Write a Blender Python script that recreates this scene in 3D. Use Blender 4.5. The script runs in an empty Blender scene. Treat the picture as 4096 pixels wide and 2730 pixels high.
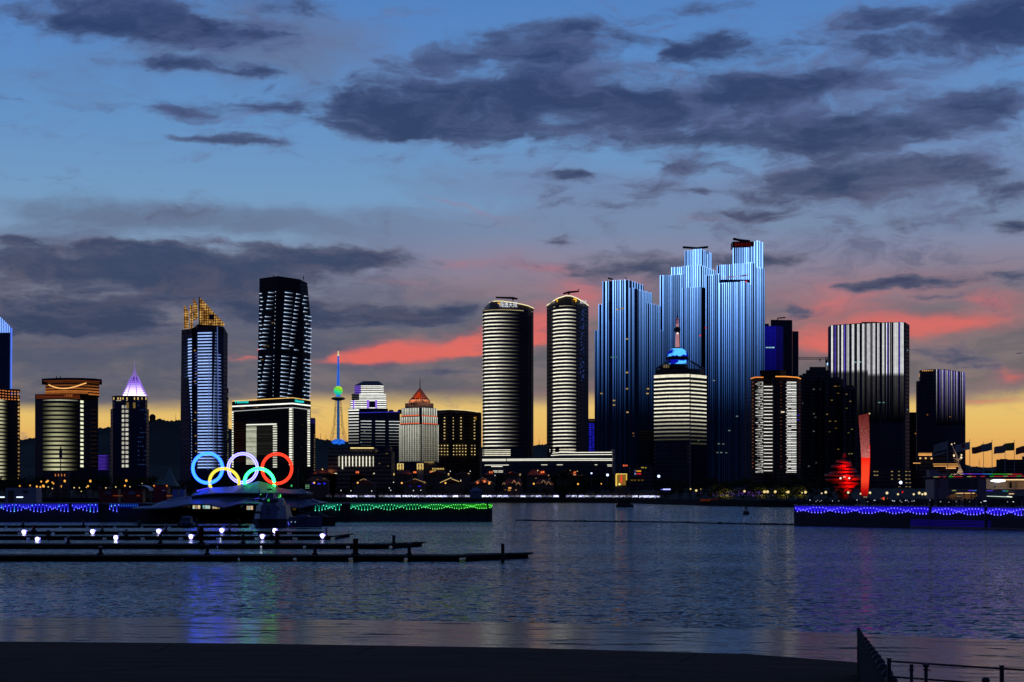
import bpy, bmesh, math, random
from mathutils import Vector, Matrix

random.seed(7)
SC = bpy.context.scene
COL = SC.collection
F = 7000.0        # focal length in photo pixels
CX = 2048.0       # photo column of the view axis
HY = 1972.0       # photo row of the horizon
CAMH = 8.0        # eye height above the water


def lin(r, g, b):
    def f(c):
        c /= 255.0
        return c / 12.92 if c <= 0.04045 else ((c + 0.055) / 1.055) ** 2.4
    return (f(r), f(g), f(b), 1.0)


# ------------------------------------------------------------ camera
cam = bpy.data.cameras.new('camera')
cam.sensor_width = 36.0
cam.lens = F / 4096.0 * 36.0
cam.shift_y = (HY - 1365.0) / 4096.0
cam.clip_start = 0.5
cam.clip_end = 40000
camo = bpy.data.objects.new('camera', cam)
COL.objects.link(camo)
camo.location = (0, 0, CAMH)
camo.rotation_euler = (math.radians(90), 0, 0)
SC.camera = camo

SC.view_settings.view_transform = 'Standard'
SC.view_settings.look = 'None'
SC.view_settings.exposure = 0.0
SC.view_settings.gamma = 1.0
SC.view_settings.use_curve_mapping = False
cy = SC.cycles
cy.use_denoising = True
cy.max_bounces = 6
cy.diffuse_bounces = 2
cy.glossy_bounces = 4
cy.transmission_bounces = 2
cy.transparent_max_bounces = 4
cy.sample_clamp_indirect = 6.0
cy.caustics_reflective = False
cy.caustics_refractive = False


# ------------------------------------------------------------ node helper
class NT:
    def __init__(s, tree):
        s.t = tree

    def n(s, typ, **kw):
        nd = s.t.nodes.new(typ)
        for k, v in kw.items():
            setattr(nd, k, v)
        return nd

    def link(s, a, b):
        s.t.links.new(a, b)

    def put(s, sock, v):
        if isinstance(v, bpy.types.NodeSocket):
            s.t.links.new(v, sock)
        elif v is not None:
            sock.default_value = v

    def m(s, op, a, b=None, c=None, clamp=False):
        nd = s.n('ShaderNodeMath', operation=op, use_clamp=clamp)
        for i, v in enumerate((a, b, c)):
            s.put(nd.inputs[i], v)
        return nd.outputs[0]

    def v(s, op, a, b=None):
        nd = s.n('ShaderNodeVectorMath', operation=op)
        s.put(nd.inputs[0], a)
        s.put(nd.inputs[1], b)
        return nd.outputs[0]

    def xyz(s, a, b, c):
        nd = s.n('ShaderNodeCombineXYZ')
        for i, v in enumerate((a, b, c)):
            s.put(nd.inputs[i], v)
        return nd.outputs[0]

    def sep(s, v):
        nd = s.n('ShaderNodeSeparateXYZ')
        s.link(v, nd.inputs[0])
        return nd.outputs

    def mix(s, f, a, b, mode='MIX'):
        nd = s.n('ShaderNodeMix', data_type='RGBA', blend_type=mode)
        s.put(nd.inputs[0], f)
        s.put(nd.inputs[6], a)
        s.put(nd.inputs[7], b)
        return nd.outputs[2]

    def step(s, x, lo, hi):
        nd = s.n('ShaderNodeMapRange', interpolation_type='SMOOTHSTEP')
        s.put(nd.inputs[0], x)
        nd.inputs[1].default_value = lo
        nd.inputs[2].default_value = hi
        return nd.outputs[0]

    def noise(s, vec, scale, detail=4, rough=0.55, dist=0.0, color=False):
        nd = s.n('ShaderNodeTexNoise')
        s.put(nd.inputs['Vector'], vec)
        nd.inputs['Scale'].default_value = scale
        nd.inputs['Detail'].default_value = detail
        nd.inputs['Roughness'].default_value = rough
        nd.inputs['Distortion'].default_value = dist
        return nd.outputs['Color' if color else 'Fac']

    def ramp(s, fac, stops, interp='LINEAR'):
        nd = s.n('ShaderNodeValToRGB')
        s.put(nd.inputs[0], fac)
        cr = nd.color_ramp
        cr.interpolation = interp
        while len(cr.elements) < len(stops):
            cr.elements.new(0.5)
        for e, (p, c) in zip(cr.elements, stops):
            e.position = p
            e.color = c
        return nd.outputs[0]


# ------------------------------------------------------------ dusk sky
world = bpy.data.worlds.new('World')
SC.world = world
world.use_nodes = True
world.cycles.sampling_method = 'MANUAL'
world.cycles.sample_map_resolution = 1024
wt = world.node_tree
wt.nodes.clear()
N = NT(wt)
tc = N.n('ShaderNodeTexCoord').outputs['Generated']
dx, dy, dz = N.sep(tc)
AZ = N.m('MULTIPLY', N.m('ARCTAN2', dx, dy), 7.0)
EL = N.m('MULTIPLY', N.m('ARCSINE', dz), 7.0)          # thousands of photo pixels above the horizon
ELp = N.m('MAXIMUM', EL, 0.0)
P = N.xyz(AZ, EL, 0.0)
# cloud layer seen in perspective: noise lives on a plane high above
zz = N.m('ADD', N.m('MAXIMUM', dz, 0.0), 0.07)
Q = N.xyz(N.m('DIVIDE', dx, zz), N.m('MULTIPLY', N.m('DIVIDE', dy, zz), 1.0), 0.0)
w1 = N.v('SUBTRACT', N.noise(N.v('MULTIPLY', P, (1.5, 3.2, 1.0)), 1.6, 4, 0.6, color=True), (0.5, 0.5, 0.5))
Pw = N.v('ADD', P, N.v('MULTIPLY', w1, (0.42, 0.15, 0.0)))
nq = N.noise(Q, 1.9, 9, 0.62, 0.35)
nf = N.noise(N.v('MULTIPLY', Pw, (1.0, 2.8, 1.0)), 4.2, 8, 0.62, 0.3)
NB = N.m('ADD', N.m('MULTIPLY', nq, 0.45), N.m('MULTIPLY', nf, 0.55))   # ~0.5 mean


def azel(x, y):
    a = math.atan((x - CX) / F)
    e = math.atan((HY - y) / F * math.cos(a))
    return a * 7.0, e * 7.0


def blobs(lst):
    """sum of soft ellipses, given as photo x, y, half width, half height, weight[, tilt]"""
    acc = None
    for b in lst:
        x, y, rx, ry, w = b[:5]
        rot = b[5] if len(b) > 5 else 0.0
        a, e = azel(x, y)
        mp = N.n('ShaderNodeMapping', vector_type='TEXTURE')
        N.link(Pw, mp.inputs[0])
        mp.inputs['Location'].default_value = (a, e, 0)
        mp.inputs['Rotation'].default_value = (0, 0, math.radians(rot))
        mp.inputs['Scale'].default_value = (rx / 1000.0, ry / 1000.0, 1)
        g = N.n('ShaderNodeTexGradient', gradient_type='SPHERICAL')
        N.link(mp.outputs[0], g.inputs[0])
        acc = N.m('MULTIPLY_ADD', g.outputs[1], w, acc if acc is not None else 0.0)
    return acc


S = 4096 / 2353.0


def B(x, y, rx, ry, w=1.0, rot=0.0):           # the same, from the 2353 px wide view
    return (x * S, y * S, rx * S, ry * S, w, rot)


# clear air: colour by elevation, west side
clear_w = N.ramp(N.m('DIVIDE', ELp, 11.0), [
    (0.0, lin(212, 142, 76)), (0.012, lin(224, 162, 88)), (0.026, lin(230, 190, 106)), (0.036, lin(226, 192, 118)),
    (0.050, lin(180, 164, 150)), (0.068, lin(140, 146, 166)), (0.088, lin(126, 152, 184)), (0.105, lin(114, 154, 194)),
    (0.128, lin(100, 146, 196)), (0.160, lin(86, 134, 195)), (0.205, lin(70, 118, 184)), (0.40, lin(34, 64, 122)), (1.0, lin(20, 38, 80))])
clear_e = N.ramp(N.m('DIVIDE', ELp, 11.0), [
    (0.0, lin(52, 60, 100)), (0.1, lin(70, 76, 118)), (0.3, lin(50, 68, 118)), (1.0, lin(20, 38, 80))])
west = N.step(dy, -0.5, 0.85)
sky = N.mix(west, clear_e, clear_w)

# pale blue-grey veils and lilac haze band
veil = blobs([B(250, 500, 520, 70, .9), B(760, 515, 420, 60, .8), B(120, 560, 300, 50, .6),
              B(1600, 520, 900, 200, 1.1), B(2100, 560, 700, 220, 1.2), B(1250, 620, 500, 160, .9),
              B(900, 640, 400, 130, .6), B(1500, 430, 400, 60, .3), B(2250, 330, 500, 200, .7), B(1850, 250, 500, 160, .5),
              B(1050, 250, 480, 220, .55), B(600, 120, 600, 160, .5), B(350, 330, 420, 70, .35), B(900, 420, 500, 40, .3), B(150, 200, 300, 90, .35), B(600, 80, 400, 110, .5), B(2150, 90, 420, 130, .6)])
veil_c2 = N.mix(N.step(AZ, -1.3, 0.1), lin(96, 112, 142), N.ramp(N.m('DIVIDE', EL, 2.0), [(0.30, lin(150, 122, 134)), (0.42, lin(148, 128, 148)), (0.52, lin(116, 134, 166)), (0.72, lin(108, 134, 182)), (1.0, lin(98, 122, 176))]))
vf = N.step(N.m('ADD', veil, N.m('MULTIPLY', N.m('SUBTRACT', NB, 0.5), 1.5)), 0.12, 0.85)
sky = N.mix(N.m('MULTIPLY', vf, 0.85), sky, veil_c2)

# grey stratus deck low over the horizon with a sharp lower edge
edge = N.m('ADD', EL, N.m('MULTIPLY', N.m('SUBTRACT', N.noise(N.v('MULTIPLY', P, (1.0, 3.0, 1.0)), 1.3, 5, 0.5), 0.5), 0.14))
edge = N.m('ADD', edge, N.m('MULTIPLY', N.m('MINIMUM', AZ, 0.0), -0.028))
deck = N.m('MULTIPLY', N.step(edge, 0.335, 0.42), N.m('SUBTRACT', 1.0, N.step(edge, 0.62, 0.98)))
deck_c = N.mix(N.step(N.noise(N.v('MULTIPLY', Pw, (1, 4, 1)), 2.0, 6, 0.6), 0.38, 0.68), N.mix(N.step(AZ, -1.0, 0.6), lin(68, 80, 106), lin(92, 92, 102)), N.mix(N.step(AZ, -1.0, 0.6), lin(108, 104, 114), lin(126, 112, 116)))
deck = N.m('MULTIPLY', deck, west)
sky = N.mix(N.m('MULTIPLY', deck, 0.95), sky, deck_c)

# coral and pink afterglow on cloud undersides
coral = blobs([B(1010, 795, 340, 44, 1.6, 5), B(1160, 770, 170, 44, 1.0, 10), B(880, 815, 150, 26, .8), B(1245, 750, 110, 60, .7), B(800, 825, 160, 16, .7), B(1330, 690, 110, 60, .6),
               B(560, 815, 70, 12, .9), B(1060, 610, 130, 18, .45), B(1180, 590, 260, 60, .42), B(1270, 612, 110, 16, .5), B(1340, 650, 160, 60, .55),
               B(2200, 745, 280, 36, .95), B(2000, 770, 260, 46, .7), B(1880, 800, 220, 70, .7), B(2330, 700, 160, 40, .5), B(2260, 690, 150, 26, .5),
               B(1900, 690, 260, 60, .62), B(2310, 860, 110, 30, .95), B(2260, 908, 220, 14, .85), B(1700, 840, 120, 50, .6), B(1050, 470, 130, 10, .55, -18),
               B(1120, 505, 200, 18, .35, -10), B(1480, 640, 130, 40, .5), B(900, 645, 90, 12, .55), B(1520, 880, 260, 24, .4), B(1650, 500, 160, 12, .35), B(2150, 640, 400, 60, .4),
               B(1950, 720, 520, 120, .5), B(1500, 760, 400, 90, .4), B(1150, 700, 400, 120, .3), B(1080, 905, 180, 12, .5), B(1290, 900, 200, 40, .5), B(760, 912, 260, 12, .45), B(250, 790, 450, 14, .3)])
cf = N.step(N.m('ADD', coral, N.m('MULTIPLY', N.m('SUBTRACT', NB, 0.5), 1.0)), 0.0, 1.42)
coral_c = N.mix(N.step(EL, 0.5, 1.0), lin(236, 106, 94), lin(186, 112, 124))
coral_c = N.mix(N.step(cf, 0.15, 0.85), lin(164, 108, 118), coral_c)
sky = N.mix(N.m('MULTIPLY', cf, 0.84), sky, coral_c)

# half-lit broken cloud between the dark banks, full of small holes
nm = N.noise(N.v('ADD', N.v('MULTIPLY', Pw, (1.0, 2.3, 1.0)), (3.1, 7.7, 0.0)), 3.3, 9, 0.66, 0.5)
mid = blobs([B(1850, 240, 760, 250, 1.0), B(1250, 190, 430, 190, .75), B(2200, 470, 430, 160, .75), B(560, 80, 380, 120, .8), B(560, 290, 380, 120, .42), B(150, 30, 300, 80, .5),
             B(350, 640, 620, 190, .8), B(850, 660, 420, 120, .6), B(1750, 560, 560, 120, .45), B(2100, 650, 400, 110, .4), B(1550, 620, 380, 60, .5)])
mid = N.m('ADD', mid, N.m('MULTIPLY', N.m('MAXIMUM', N.step(N.m('ABSOLUTE', AZ), 2.3, 3.2), N.step(EL, 2.2, 3.2)), 0.4))
mf = N.step(N.m('ADD', N.m('MULTIPLY', mid, 0.62), N.m('MULTIPLY', N.m('SUBTRACT', nm, 0.5), 2.6)), 0.16, 0.80)
mid_c = N.mix(N.step(EL, 0.7, 1.5), lin(96, 98, 122), N.mix(N.step(nf, 0.35, 0.65), lin(88, 106, 152), lin(104, 118, 160)))
mid_c = N.mix(N.m('SUBTRACT', 1.0, west), mid_c, lin(46, 56, 94))
sky = N.mix(N.m('MULTIPLY', mf, 0.80), sky, mid_c)

# dark broken stratocumulus
dark = blobs([B(250, 30, 260, 70, 1.5), B(330, 60, 200, 60, .8), B(520, 90, 230, 60, .85), B(700, 20, 200, 40, .5), B(10, 20, 90, 60, .6), B(620, 60, 330, 90, .35), B(420, 260, 330, 110, .3), B(560, 330, 260, 50, .3), B(1500, 420, 300, 60, .3), B(1950, 520, 420, 60, .3), B(1300, 480, 260, 20, .25),
              B(425, 147, 190, 24, .95), B(585, 167, 80, 22, .9), B(410, 250, 150, 36, .9), B(540, 317, 90, 22, .8), B(450, 322, 110, 16, .8), B(640, 337, 110, 16, .7), B(620, 240, 90, 40, .6), B(40, 235, 70, 18, .6), B(590, 200, 50, 14, .6), B(500, 282, 80, 14, .5),
              B(1080, 130, 330, 80, 1.15, 6), B(1330, 75, 260, 80, .95), B(880, 255, 260, 80, 1.35), B(1180, 250, 330, 90, 1.2), B(1290, 180, 200, 80, .9), B(1010, 310, 280, 40, .9), B(1420, 240, 160, 50, .6),
              B(1640, 225, 330, 70, 1.05), B(1830, 195, 260, 50, .95), B(1900, 300, 260, 80, 1.1), B(2180, 250, 240, 80, 1.15), B(2330, 230, 120, 60, .7), B(1480, 290, 200, 60, .6), B(1620, 110, 140, 40, .6), B(1570, 125, 60, 20, .7), B(1650, 320, 150, 40, .75), B(1600, 20, 160, 40, .6),
              B(1900, 250, 620, 190, .28), B(1250, 200, 520, 170, .2), B(1700, 130, 160, 60, .4), B(1400, 330, 300, 60, .45), B(2100, 340, 340, 70, .5), B(1800, 450, 500, 60, .35), B(2200, 70, 420, 110, 1.05, 8), B(2330, 60, 160, 80, .8), B(1990, 40, 160, 40, .5),
              B(1960, 418, 330, 70, 1.35), B(1590, 380, 150, 34, 1.0), B(1320, 410, 100, 20, .9), B(1745, 490, 120, 22, .85), B(1620, 440, 120, 14, .55), B(2320, 440, 140, 50, .9), B(2335, 525, 90, 36, 1.1), B(2190, 395, 200, 40, .6),
              B(150, 605, 360, 60, 1.5), B(480, 610, 330, 70, 1.3), B(760, 590, 280, 44, 1.25), B(220, 690, 450, 70, 1.25), B(90, 740, 360, 60, 1.0), B(580, 680, 300, 80, 1.0), B(860, 727, 380, 46, 1.5), B(1030, 715, 170, 26, .8), B(420, 770, 340, 30, .7), B(30, 548, 120, 20, .6),
              B(1500, 610, 330, 44, 1.25), B(1790, 595, 120, 30, .8), B(1790, 705, 150, 30, 1.1), B(2080, 652, 190, 26, 1.1, 4), B(2010, 665, 120, 24, .7), B(2170, 683, 110, 14, .8), B(2330, 632, 100, 34, 1.0), B(1280, 548, 130, 12, .7),
              B(2200, 830, 300, 60, .5), B(1000, 860, 420, 34, .5), B(200, 860, 500, 50, .35)])
out = N.m('SUBTRACT', 1.0, N.m('MULTIPLY', N.step(N.m('ABSOLUTE', AZ), 2.3, 3.2), 1.0))
up = N.step(EL, 2.2, 3.2)
rest = N.m('MAXIMUM', N.m('SUBTRACT', 1.0, out), up)          # beyond the photo: the same broken cloud goes on
dark = N.m('ADD', dark, N.m('MULTIPLY', rest, 0.42))
dv = N.m('ADD', N.m('MULTIPLY', dark, 1.12), N.m('MULTIPLY', N.m('SUBTRACT', NB, 0.5), 3.9))
df = N.step(dv, 0.20, 0.98)
core = N.step(N.m('ADD', dv, N.m('MULTIPLY', N.m('SUBTRACT', nq, 0.5), 1.4)), 0.35, 1.5)
fringe_c = N.mix(N.step(EL, 0.9, 1.7), lin(92, 96, 120), lin(76, 96, 140))
core_c = N.mix(N.step(EL, 0.5, 1.9), lin(46, 62, 94), lin(38, 56, 98))
dark_c = N.mix(core, fringe_c, core_c)
dark_c = N.mix(N.m('MULTIPLY', N.step(nm, 0.42, 0.72), 0.55), dark_c, N.mix(N.step(EL, 0.8, 1.6), lin(100, 96, 114), lin(84, 100, 144)))
dark_c = N.mix(N.m('SUBTRACT', 1.0, west), dark_c, lin(40, 48, 82))
sky = N.mix(N.m('MULTIPLY', df, 0.94), sky, dark_c)

# the Sky Texture, sun just under the horizon straight ahead, adds its faint twilight
nis = N.n('ShaderNodeTexSky', sky_type='NISHITA', sun_disc=False)
nis.sun_elevation = math.radians(-1.5)
nis.sun_rotation = math.radians(8)
skyf = N.mix(1.0, sky, N.mix(1.0, nis.outputs[0], (0.01, 0.01, 0.01, 1), 'MULTIPLY'), 'ADD')
bg = N.n('ShaderNodeBackground')
N.link(skyf, bg.inputs[0])
bg.inputs[1].default_value = 1.0
wo = N.n('ShaderNodeOutputWorld')
N.link(bg.outputs[0], wo.inputs[0])


# ------------------------------------------------------------ placing and building
def X(px, D):
    return (px - CX) * D / F


def Z(py, D):
    return CAMH - (py - HY) * D / F


def PT(px, py, D):
    return Vector((X(px, D), D, Z(py, D)))


class MB:
    """collects simple shapes into one mesh"""
    def __init__(s):
        s.v, s.f, s.a, s.sm = [], [], [], []

    def add(s, verts, faces, fade=None, smooth=False):
        o = len(s.v)
        s.v += [tuple(p) for p in verts]
        s.f += [tuple(i + o for i in f) for f in faces]
        s.a += list(fade) if fade else [1.0] * len(verts)
        s.sm += [smooth] * len(faces)
        return s

    def box(s, x0, x1, y0, y1, z0, z1):
        return s.add([(x0, y0, z0), (x1, y0, z0), (x1, y1, z0), (x0, y1, z0), (x0, y0, z1), (x1, y0, z1), (x1, y1, z1), (x0, y1, z1)],
                     [(0, 3, 2, 1), (4, 5, 6, 7), (0, 1, 5, 4), (1, 2, 6, 5), (2, 3, 7, 6), (3, 0, 4, 7)])

    def prism(s, bot, z0, top, z1=None):
        """bot: xy points; top: xy points (or same) at z1; z may be a list per corner"""
        n = len(bot)
        if z1 is None:
            z1, top = top, bot
        zb = z0 if isinstance(z0, (list, tuple)) else [z0] * n
        zt = z1 if isinstance(z1, (list, tuple)) else [z1] * n
        vs = [(p[0], p[1], z) for p, z in zip(bot, zb)] + [(p[0], p[1], z) for p, z in zip(top, zt)]
        fs = [tuple(range(n - 1, -1, -1)), tuple(range(n, 2 * n))]
        fs += [(i, (i + 1) % n, (i + 1) % n + n, i + n) for i in range(n)]
        return s.add(vs, fs)

    def tube(s, path, r, seg=6, cap=True):
        path = [Vector(p) for p in path]
        rs = r if isinstance(r, (list, tuple)) else [r] * len(path)
        vs, fs = [], []
        for i, p in enumerate(path):
            d = (path[min(i + 1, len(path) - 1)] - path[max(i - 1, 0)]).normalized()
            up = Vector((0, 0, 1)) if abs(d.z) < 0.9 else Vector((1, 0, 0))
            u = d.cross(up).normalized()
            w = u.cross(d)
            for k in range(seg):
                a = 2 * math.pi * k / seg
                vs.append(p + (u * math.cos(a) + w * math.sin(a)) * rs[i])
        for i in range(len(path) - 1):
            for k in range(seg):
                k2 = (k + 1) % seg
                fs.append((i * seg + k, i * seg + k2, (i + 1) * seg + k2, (i + 1) * seg + k))
        if cap:
            fs.append(tuple(range(seg - 1, -1, -1)))
            fs.append(tuple((len(path) - 1) * seg + k for k in range(seg)))
        return s.add(vs, fs, smooth=seg > 5)

    def lathe(s, cx, cy, prof, seg=16, smooth=True):
        vs, fs = [], []
        for r, z in prof:
            for k in range(seg):
                a = 2 * math.pi * k / seg
                vs.append((cx + r * math.cos(a), cy + r * math.sin(a), z))
        for i in range(len(prof) - 1):
            for k in range(seg):
                k2 = (k + 1) % seg
                fs.append((i * seg + k, i * seg + k2, (i + 1) * seg + k2, (i + 1) * seg + k))
        fs.append(tuple(range(seg - 1, -1, -1)))
        fs.append(tuple((len(prof) - 1) * seg + k for k in range(seg)))
        return s.add(vs, fs, smooth=smooth)

    def ball(s, c, r, seg=12, rings=8, sz=1.0):
        prof = [(max(r * math.sin(math.pi * i / rings), 0.001 * r), c[2] - r * sz * math.cos(math.pi * i / rings)) for i in range(rings + 1)]
        return s.lathe(c[0], c[1], prof, seg)

    def torus(s, c, R, r, seg=48, sub=10, tilt=0.0, a0=0.0, a1=2 * math.pi, flat=1.0):
        """ring standing upright, facing along y; tilt turns its foot towards the viewer"""
        full = abs(a1 - a0 - 2 * math.pi) < 1e-6
        n = seg if full else seg + 1
        vs, fs = [], []
        ct, st = math.cos(tilt), math.sin(tilt)
        for i in range(n):
            a = a0 + (a1 - a0) * i / seg
            for k in range(sub):
                b = 2 * math.pi * k / sub
                rr = R + r * math.cos(b)
                x, y, z = rr * math.cos(a), r * flat * math.sin(b), rr * math.sin(a)
                y, z = y * ct + z * st, z * ct - y * st
                vs.append((c[0] + x, c[1] + y, c[2] + z))
        for i in range(seg if full else seg):
            j = (i + 1) % n
            for k in range(sub):
                k2 = (k + 1) % sub
                fs.append((i * sub + k, i * sub + k2, j * sub + k2, j * sub + k))
        return s.add(vs, fs, smooth=True)

    def mesh(s, name, mat, fade=False, loc=(0, 0, 0)):
        me = bpy.data.meshes.new(name)
        lx, ly, lz = loc
        me.from_pydata([(a - lx, b - ly, c - lz) for a, b, c in s.v], [], s.f)
        if any(s.sm):
            me.polygons.foreach_set('use_smooth', s.sm)
        if fade:
            at = me.attributes.new('fade', 'FLOAT', 'POINT')
            at.data.foreach_set('value', s.a)
        bm = bmesh.new()
        bm.from_mesh(me)
        bmesh.ops.recalc_face_normals(bm, faces=bm.faces)
        bm.to_mesh(me)
        bm.free()
        if mat:
            me.materials.append(mat)
        me.update()
        return me


def link(name, data, parent=None, loc=(0, 0, 0), rz=0.0, scale=None):
    o = bpy.data.objects.new(name, data)
    COL.objects.link(o)
    o.location = loc
    if rz:
        o.rotation_euler = (0, 0, rz)
    if scale:
        o.scale = scale
    if parent:
        o.parent = parent
    return o


def tag(o, label=None, cat=None, group=None, kind=None):
    if label:
        o['label'] = label
    if cat:
        o['category'] = cat
    if group:
        o['group'] = group
    if kind:
        o['kind'] = kind
    return o


class Thing:
    """an Empty at the foot of a thing; parts are given in world coordinates"""
    def __init__(s, name, label, cat, loc, group=None):
        s.o = tag(link(name, None, None, loc), label, cat, group)
        s.o.empty_display_size = 1.0
        s.loc = Vector(loc)

    def part(s, name, mb, mat, parent=None, color=None, label=None, kind=None):
        fade = mat.get('fade') is not None
        me = mb.mesh(name, mat, fade, s.loc)
        o = link(name, me, parent or s.o)
        if color:
            o.color = color
        return tag(o, label, None, None, kind)

    def put(s, name, me, loc, parent=None, color=None, rz=0.0, scale=None):
        """a shared mesh as a part; loc in world coordinates"""
        o = link(name, me, parent or s.o, Vector(loc) - s.loc, rz, scale)
        if color:
            o.color = color
        return o


def copy_tree(o, parent=None):
    c = o.copy()
    COL.objects.link(c)
    if parent:
        c.parent = parent
    for ch in o.children:
        copy_tree(ch, c)
    return c


def structure(name, mb, mat):
    return tag(link(name, mb.mesh(name, mat)), kind='structure')


ORD = ('first second third fourth fifth sixth seventh eighth ninth tenth eleventh twelfth thirteenth fourteenth fifteenth '
       'sixteenth seventeenth eighteenth nineteenth').split()
for t_, u_ in (('twenty', 'twentieth'), ('thirty', 'thirtieth'), ('forty', 'fortieth'), ('fifty', 'fiftieth')):
    ORD += [u_] + [t_ + '-' + k_ for k_ in ORD[:9]]


# ------------------------------------------------------------ materials
def mat_new(name):
    m = bpy.data.materials.new(name)
    m.use_nodes = True
    m.node_tree.nodes.clear()
    return m, NT(m.node_tree)


def finish(m, n, shader, disp=None):
    o = n.n('ShaderNodeOutputMaterial')
    n.link(shader, o.inputs[0])
    return m


def principled(n, base, rough=0.6, metal=0.0, spec=0.5, normal=None, emit=None, es=0.0):
    p = n.n('ShaderNodeBsdfPrincipled')
    n.put(p.inputs['Base Color'], base)
    n.put(p.inputs['Roughness'], rough)
    n.put(p.inputs['Metallic'], metal)
    n.put(p.inputs['Specular IOR Level'], spec)
    if normal is not None:
        n.link(normal, p.inputs['Normal'])
    if emit is not None:
        n.put(p.inputs['Emission Color'], emit)
        n.put(p.inputs['Emission Strength'], es)
    return p.outputs[0]


def plain(name, c, rough=0.7, metal=0.0, var=0.25, scale=0.4, spec=0.3):
    """paint, stone, metal: a base colour with weathering"""
    m, n = mat_new(name)
    co = n.n('ShaderNodeTexCoord').outputs['Object']
    f = n.noise(co, scale, 6, 0.65)
    k = n.m('MULTIPLY_ADD', n.m('SUBTRACT', f, 0.5), var * 2, 1.0)
    col = n.mix(1.0, c, n.xyz(k, k, k), 'MULTIPLY')
    return finish(m, n, principled(n, col, rough, metal, spec))


def facade(name, wall, glass, fh=3.6, ww=1.8, frac=0.55, rough=0.18, vert=False):
    """far facade: rows of glass between spandrels, mullions and pane-to-pane tint"""
    m, n = mat_new(name)
    g = n.n('ShaderNodeNewGeometry')
    x, y, z = n.sep(g.outputs['Position'])
    nx, ny, nz = n.sep(g.outputs['Normal'])
    u = n.m('ADD', x, n.m('MULTIPLY', y, 0.8))
    fu = n.m('FRACT', n.m('DIVIDE', u, ww))
    fv = n.m('FRACT', n.m('DIVIDE', z, fh))
    row = n.m('LESS_THAN', fv, frac)
    mul = n.m('GREATER_THAN', fu, 0.14)
    win = n.m('MULTIPLY', row, mul)
    wn = n.n('ShaderNodeTexWhiteNoise', noise_dimensions='2D')
    n.link(n.xyz(n.m('FLOOR', n.m('DIVIDE', u, ww)), n.m('FLOOR', n.m('DIVIDE', z, fh)), 0.0), wn.inputs['Vector'])
    t = n.m('MULTIPLY_ADD', wn.outputs['Value'], 0.8, 0.6)
    gl = n.mix(1.0, glass, n.xyz(t, t, t), 'MULTIPLY')
    st = n.m('MULTIPLY_ADD', n.noise(n.xyz(n.m('MULTIPLY', u, 0.6), 0.0, n.m('MULTIPLY', z, 0.05)), 1.0, 4), 0.6, 0.7)
    wl = n.mix(1.0, wall, n.xyz(st, st, st), 'MULTIPLY')
    col = n.mix(win, wl, gl)
    rg = n.m('MULTIPLY_ADD', win, rough - 0.45, 0.75)
    return finish(m, n, principled(n, col, rg, 0.0, 0.12))


def led_mat(name, sampling='NONE', vary=0.5, scale=0.25, k=1.0, tint=False):
    """light fittings: colour of each fitting is its object colour, dimmed along its length by 'fade'"""
    m, n = mat_new(name)
    oi = n.n('ShaderNodeObjectInfo')
    at = n.n('ShaderNodeAttribute', attribute_name='fade')
    ps = n.n('ShaderNodeNewGeometry').outputs['Position']
    s = n.m('MULTIPLY', n.m('POWER', at.outputs['Fac'], 2.0), k)          # dims evenly to the eye
    if vary:
        f = n.noise(ps, scale, 3, 0.7)
        s = n.m('MULTIPLY', s, n.m('MULTIPLY_ADD', n.m('SUBTRACT', f, 0.5), vary * 3.2, 1.0, clamp=False))
        s = n.m('MAXIMUM', s, 0.0)
    e = n.n('ShaderNodeEmission')
    cl_ = oi.outputs['Color']
    if tint:        # the programme runs from white at the top to deep blue below
        cl_ = n.mix(1.0, cl_, n.mix(at.outputs['Fac'], (.30, .58, 1, 1), (1.1, 1.05, 1, 1)), 'MULTIPLY')
    n.link(cl_, e.inputs[0])
    n.link(s, e.inputs[1])
    m['fade'] = 1
    m.cycles.emission_sampling = sampling
    return finish(m, n, e.outputs[0])


LED = led_mat('led_light', vary=0.28)
LED_SOFT = led_mat('led_light_even', vary=0.15)
NEON = led_mat('neon_tube', 'AUTO', vary=0.12, scale=0.6)
LAMP = led_mat('lamp_glass', 'AUTO', vary=0.0)


def lc(r, g, b, s=1.0):
    c = lin(r, g, b)
    return (c[0] * s, c[1] * s, c[2] * s, 1.0)


WHITE_W = lc(255, 246, 214)
GLASS_D = facade('dark_glass_facade', (0.04, 0.046, 0.07, 1), (0.016, 0.022, 0.045, 1), 3.8, 1.9, 0.62, 0.12)
GLASS_B = facade('blue_glass_facade', (0.04, 0.055, 0.11, 1), (0.020, 0.035, 0.085, 1), 4.0, 1.5, 0.7, 0.10)
STONE_F = facade('stone_facade', (0.16, 0.12, 0.095, 1), (0.014, 0.016, 0.024, 1), 3.5, 2.6, 0.5, 0.2)
BROWN_F = facade('brown_facade', (0.10, 0.065, 0.05, 1), (0.014, 0.014, 0.02, 1), 3.2, 3.0, 0.45, 0.25)
GREY_F = facade('grey_facade', (0.06, 0.06, 0.07, 1), (0.012, 0.014, 0.022, 1), 3.2, 3.4, 0.45, 0.25)
ROOF_M = plain('roof_metal', (0.05, 0.05, 0.06, 1), 0.5)
STEEL = plain('grey_steel', (0.12, 0.12, 0.13, 1), 0.45, 0.6)
DARK_M = plain('dark_paint', (0.02, 0.02, 0.025, 1), 0.5)
STONE = plain('pale_stone', (0.30, 0.26, 0.22, 1), 0.8)
CONC = plain('concrete', (0.14, 0.14, 0.15, 1), 0.85, scale=0.8)
WHITE_P = plain('white_paint', (0.55, 0.56, 0.6, 1), 0.4, var=0.12)
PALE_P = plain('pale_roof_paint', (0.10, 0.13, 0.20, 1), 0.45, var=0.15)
RED_P = plain('red_paint', (0.16, 0.014, 0.012, 1), 0.5)
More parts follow.
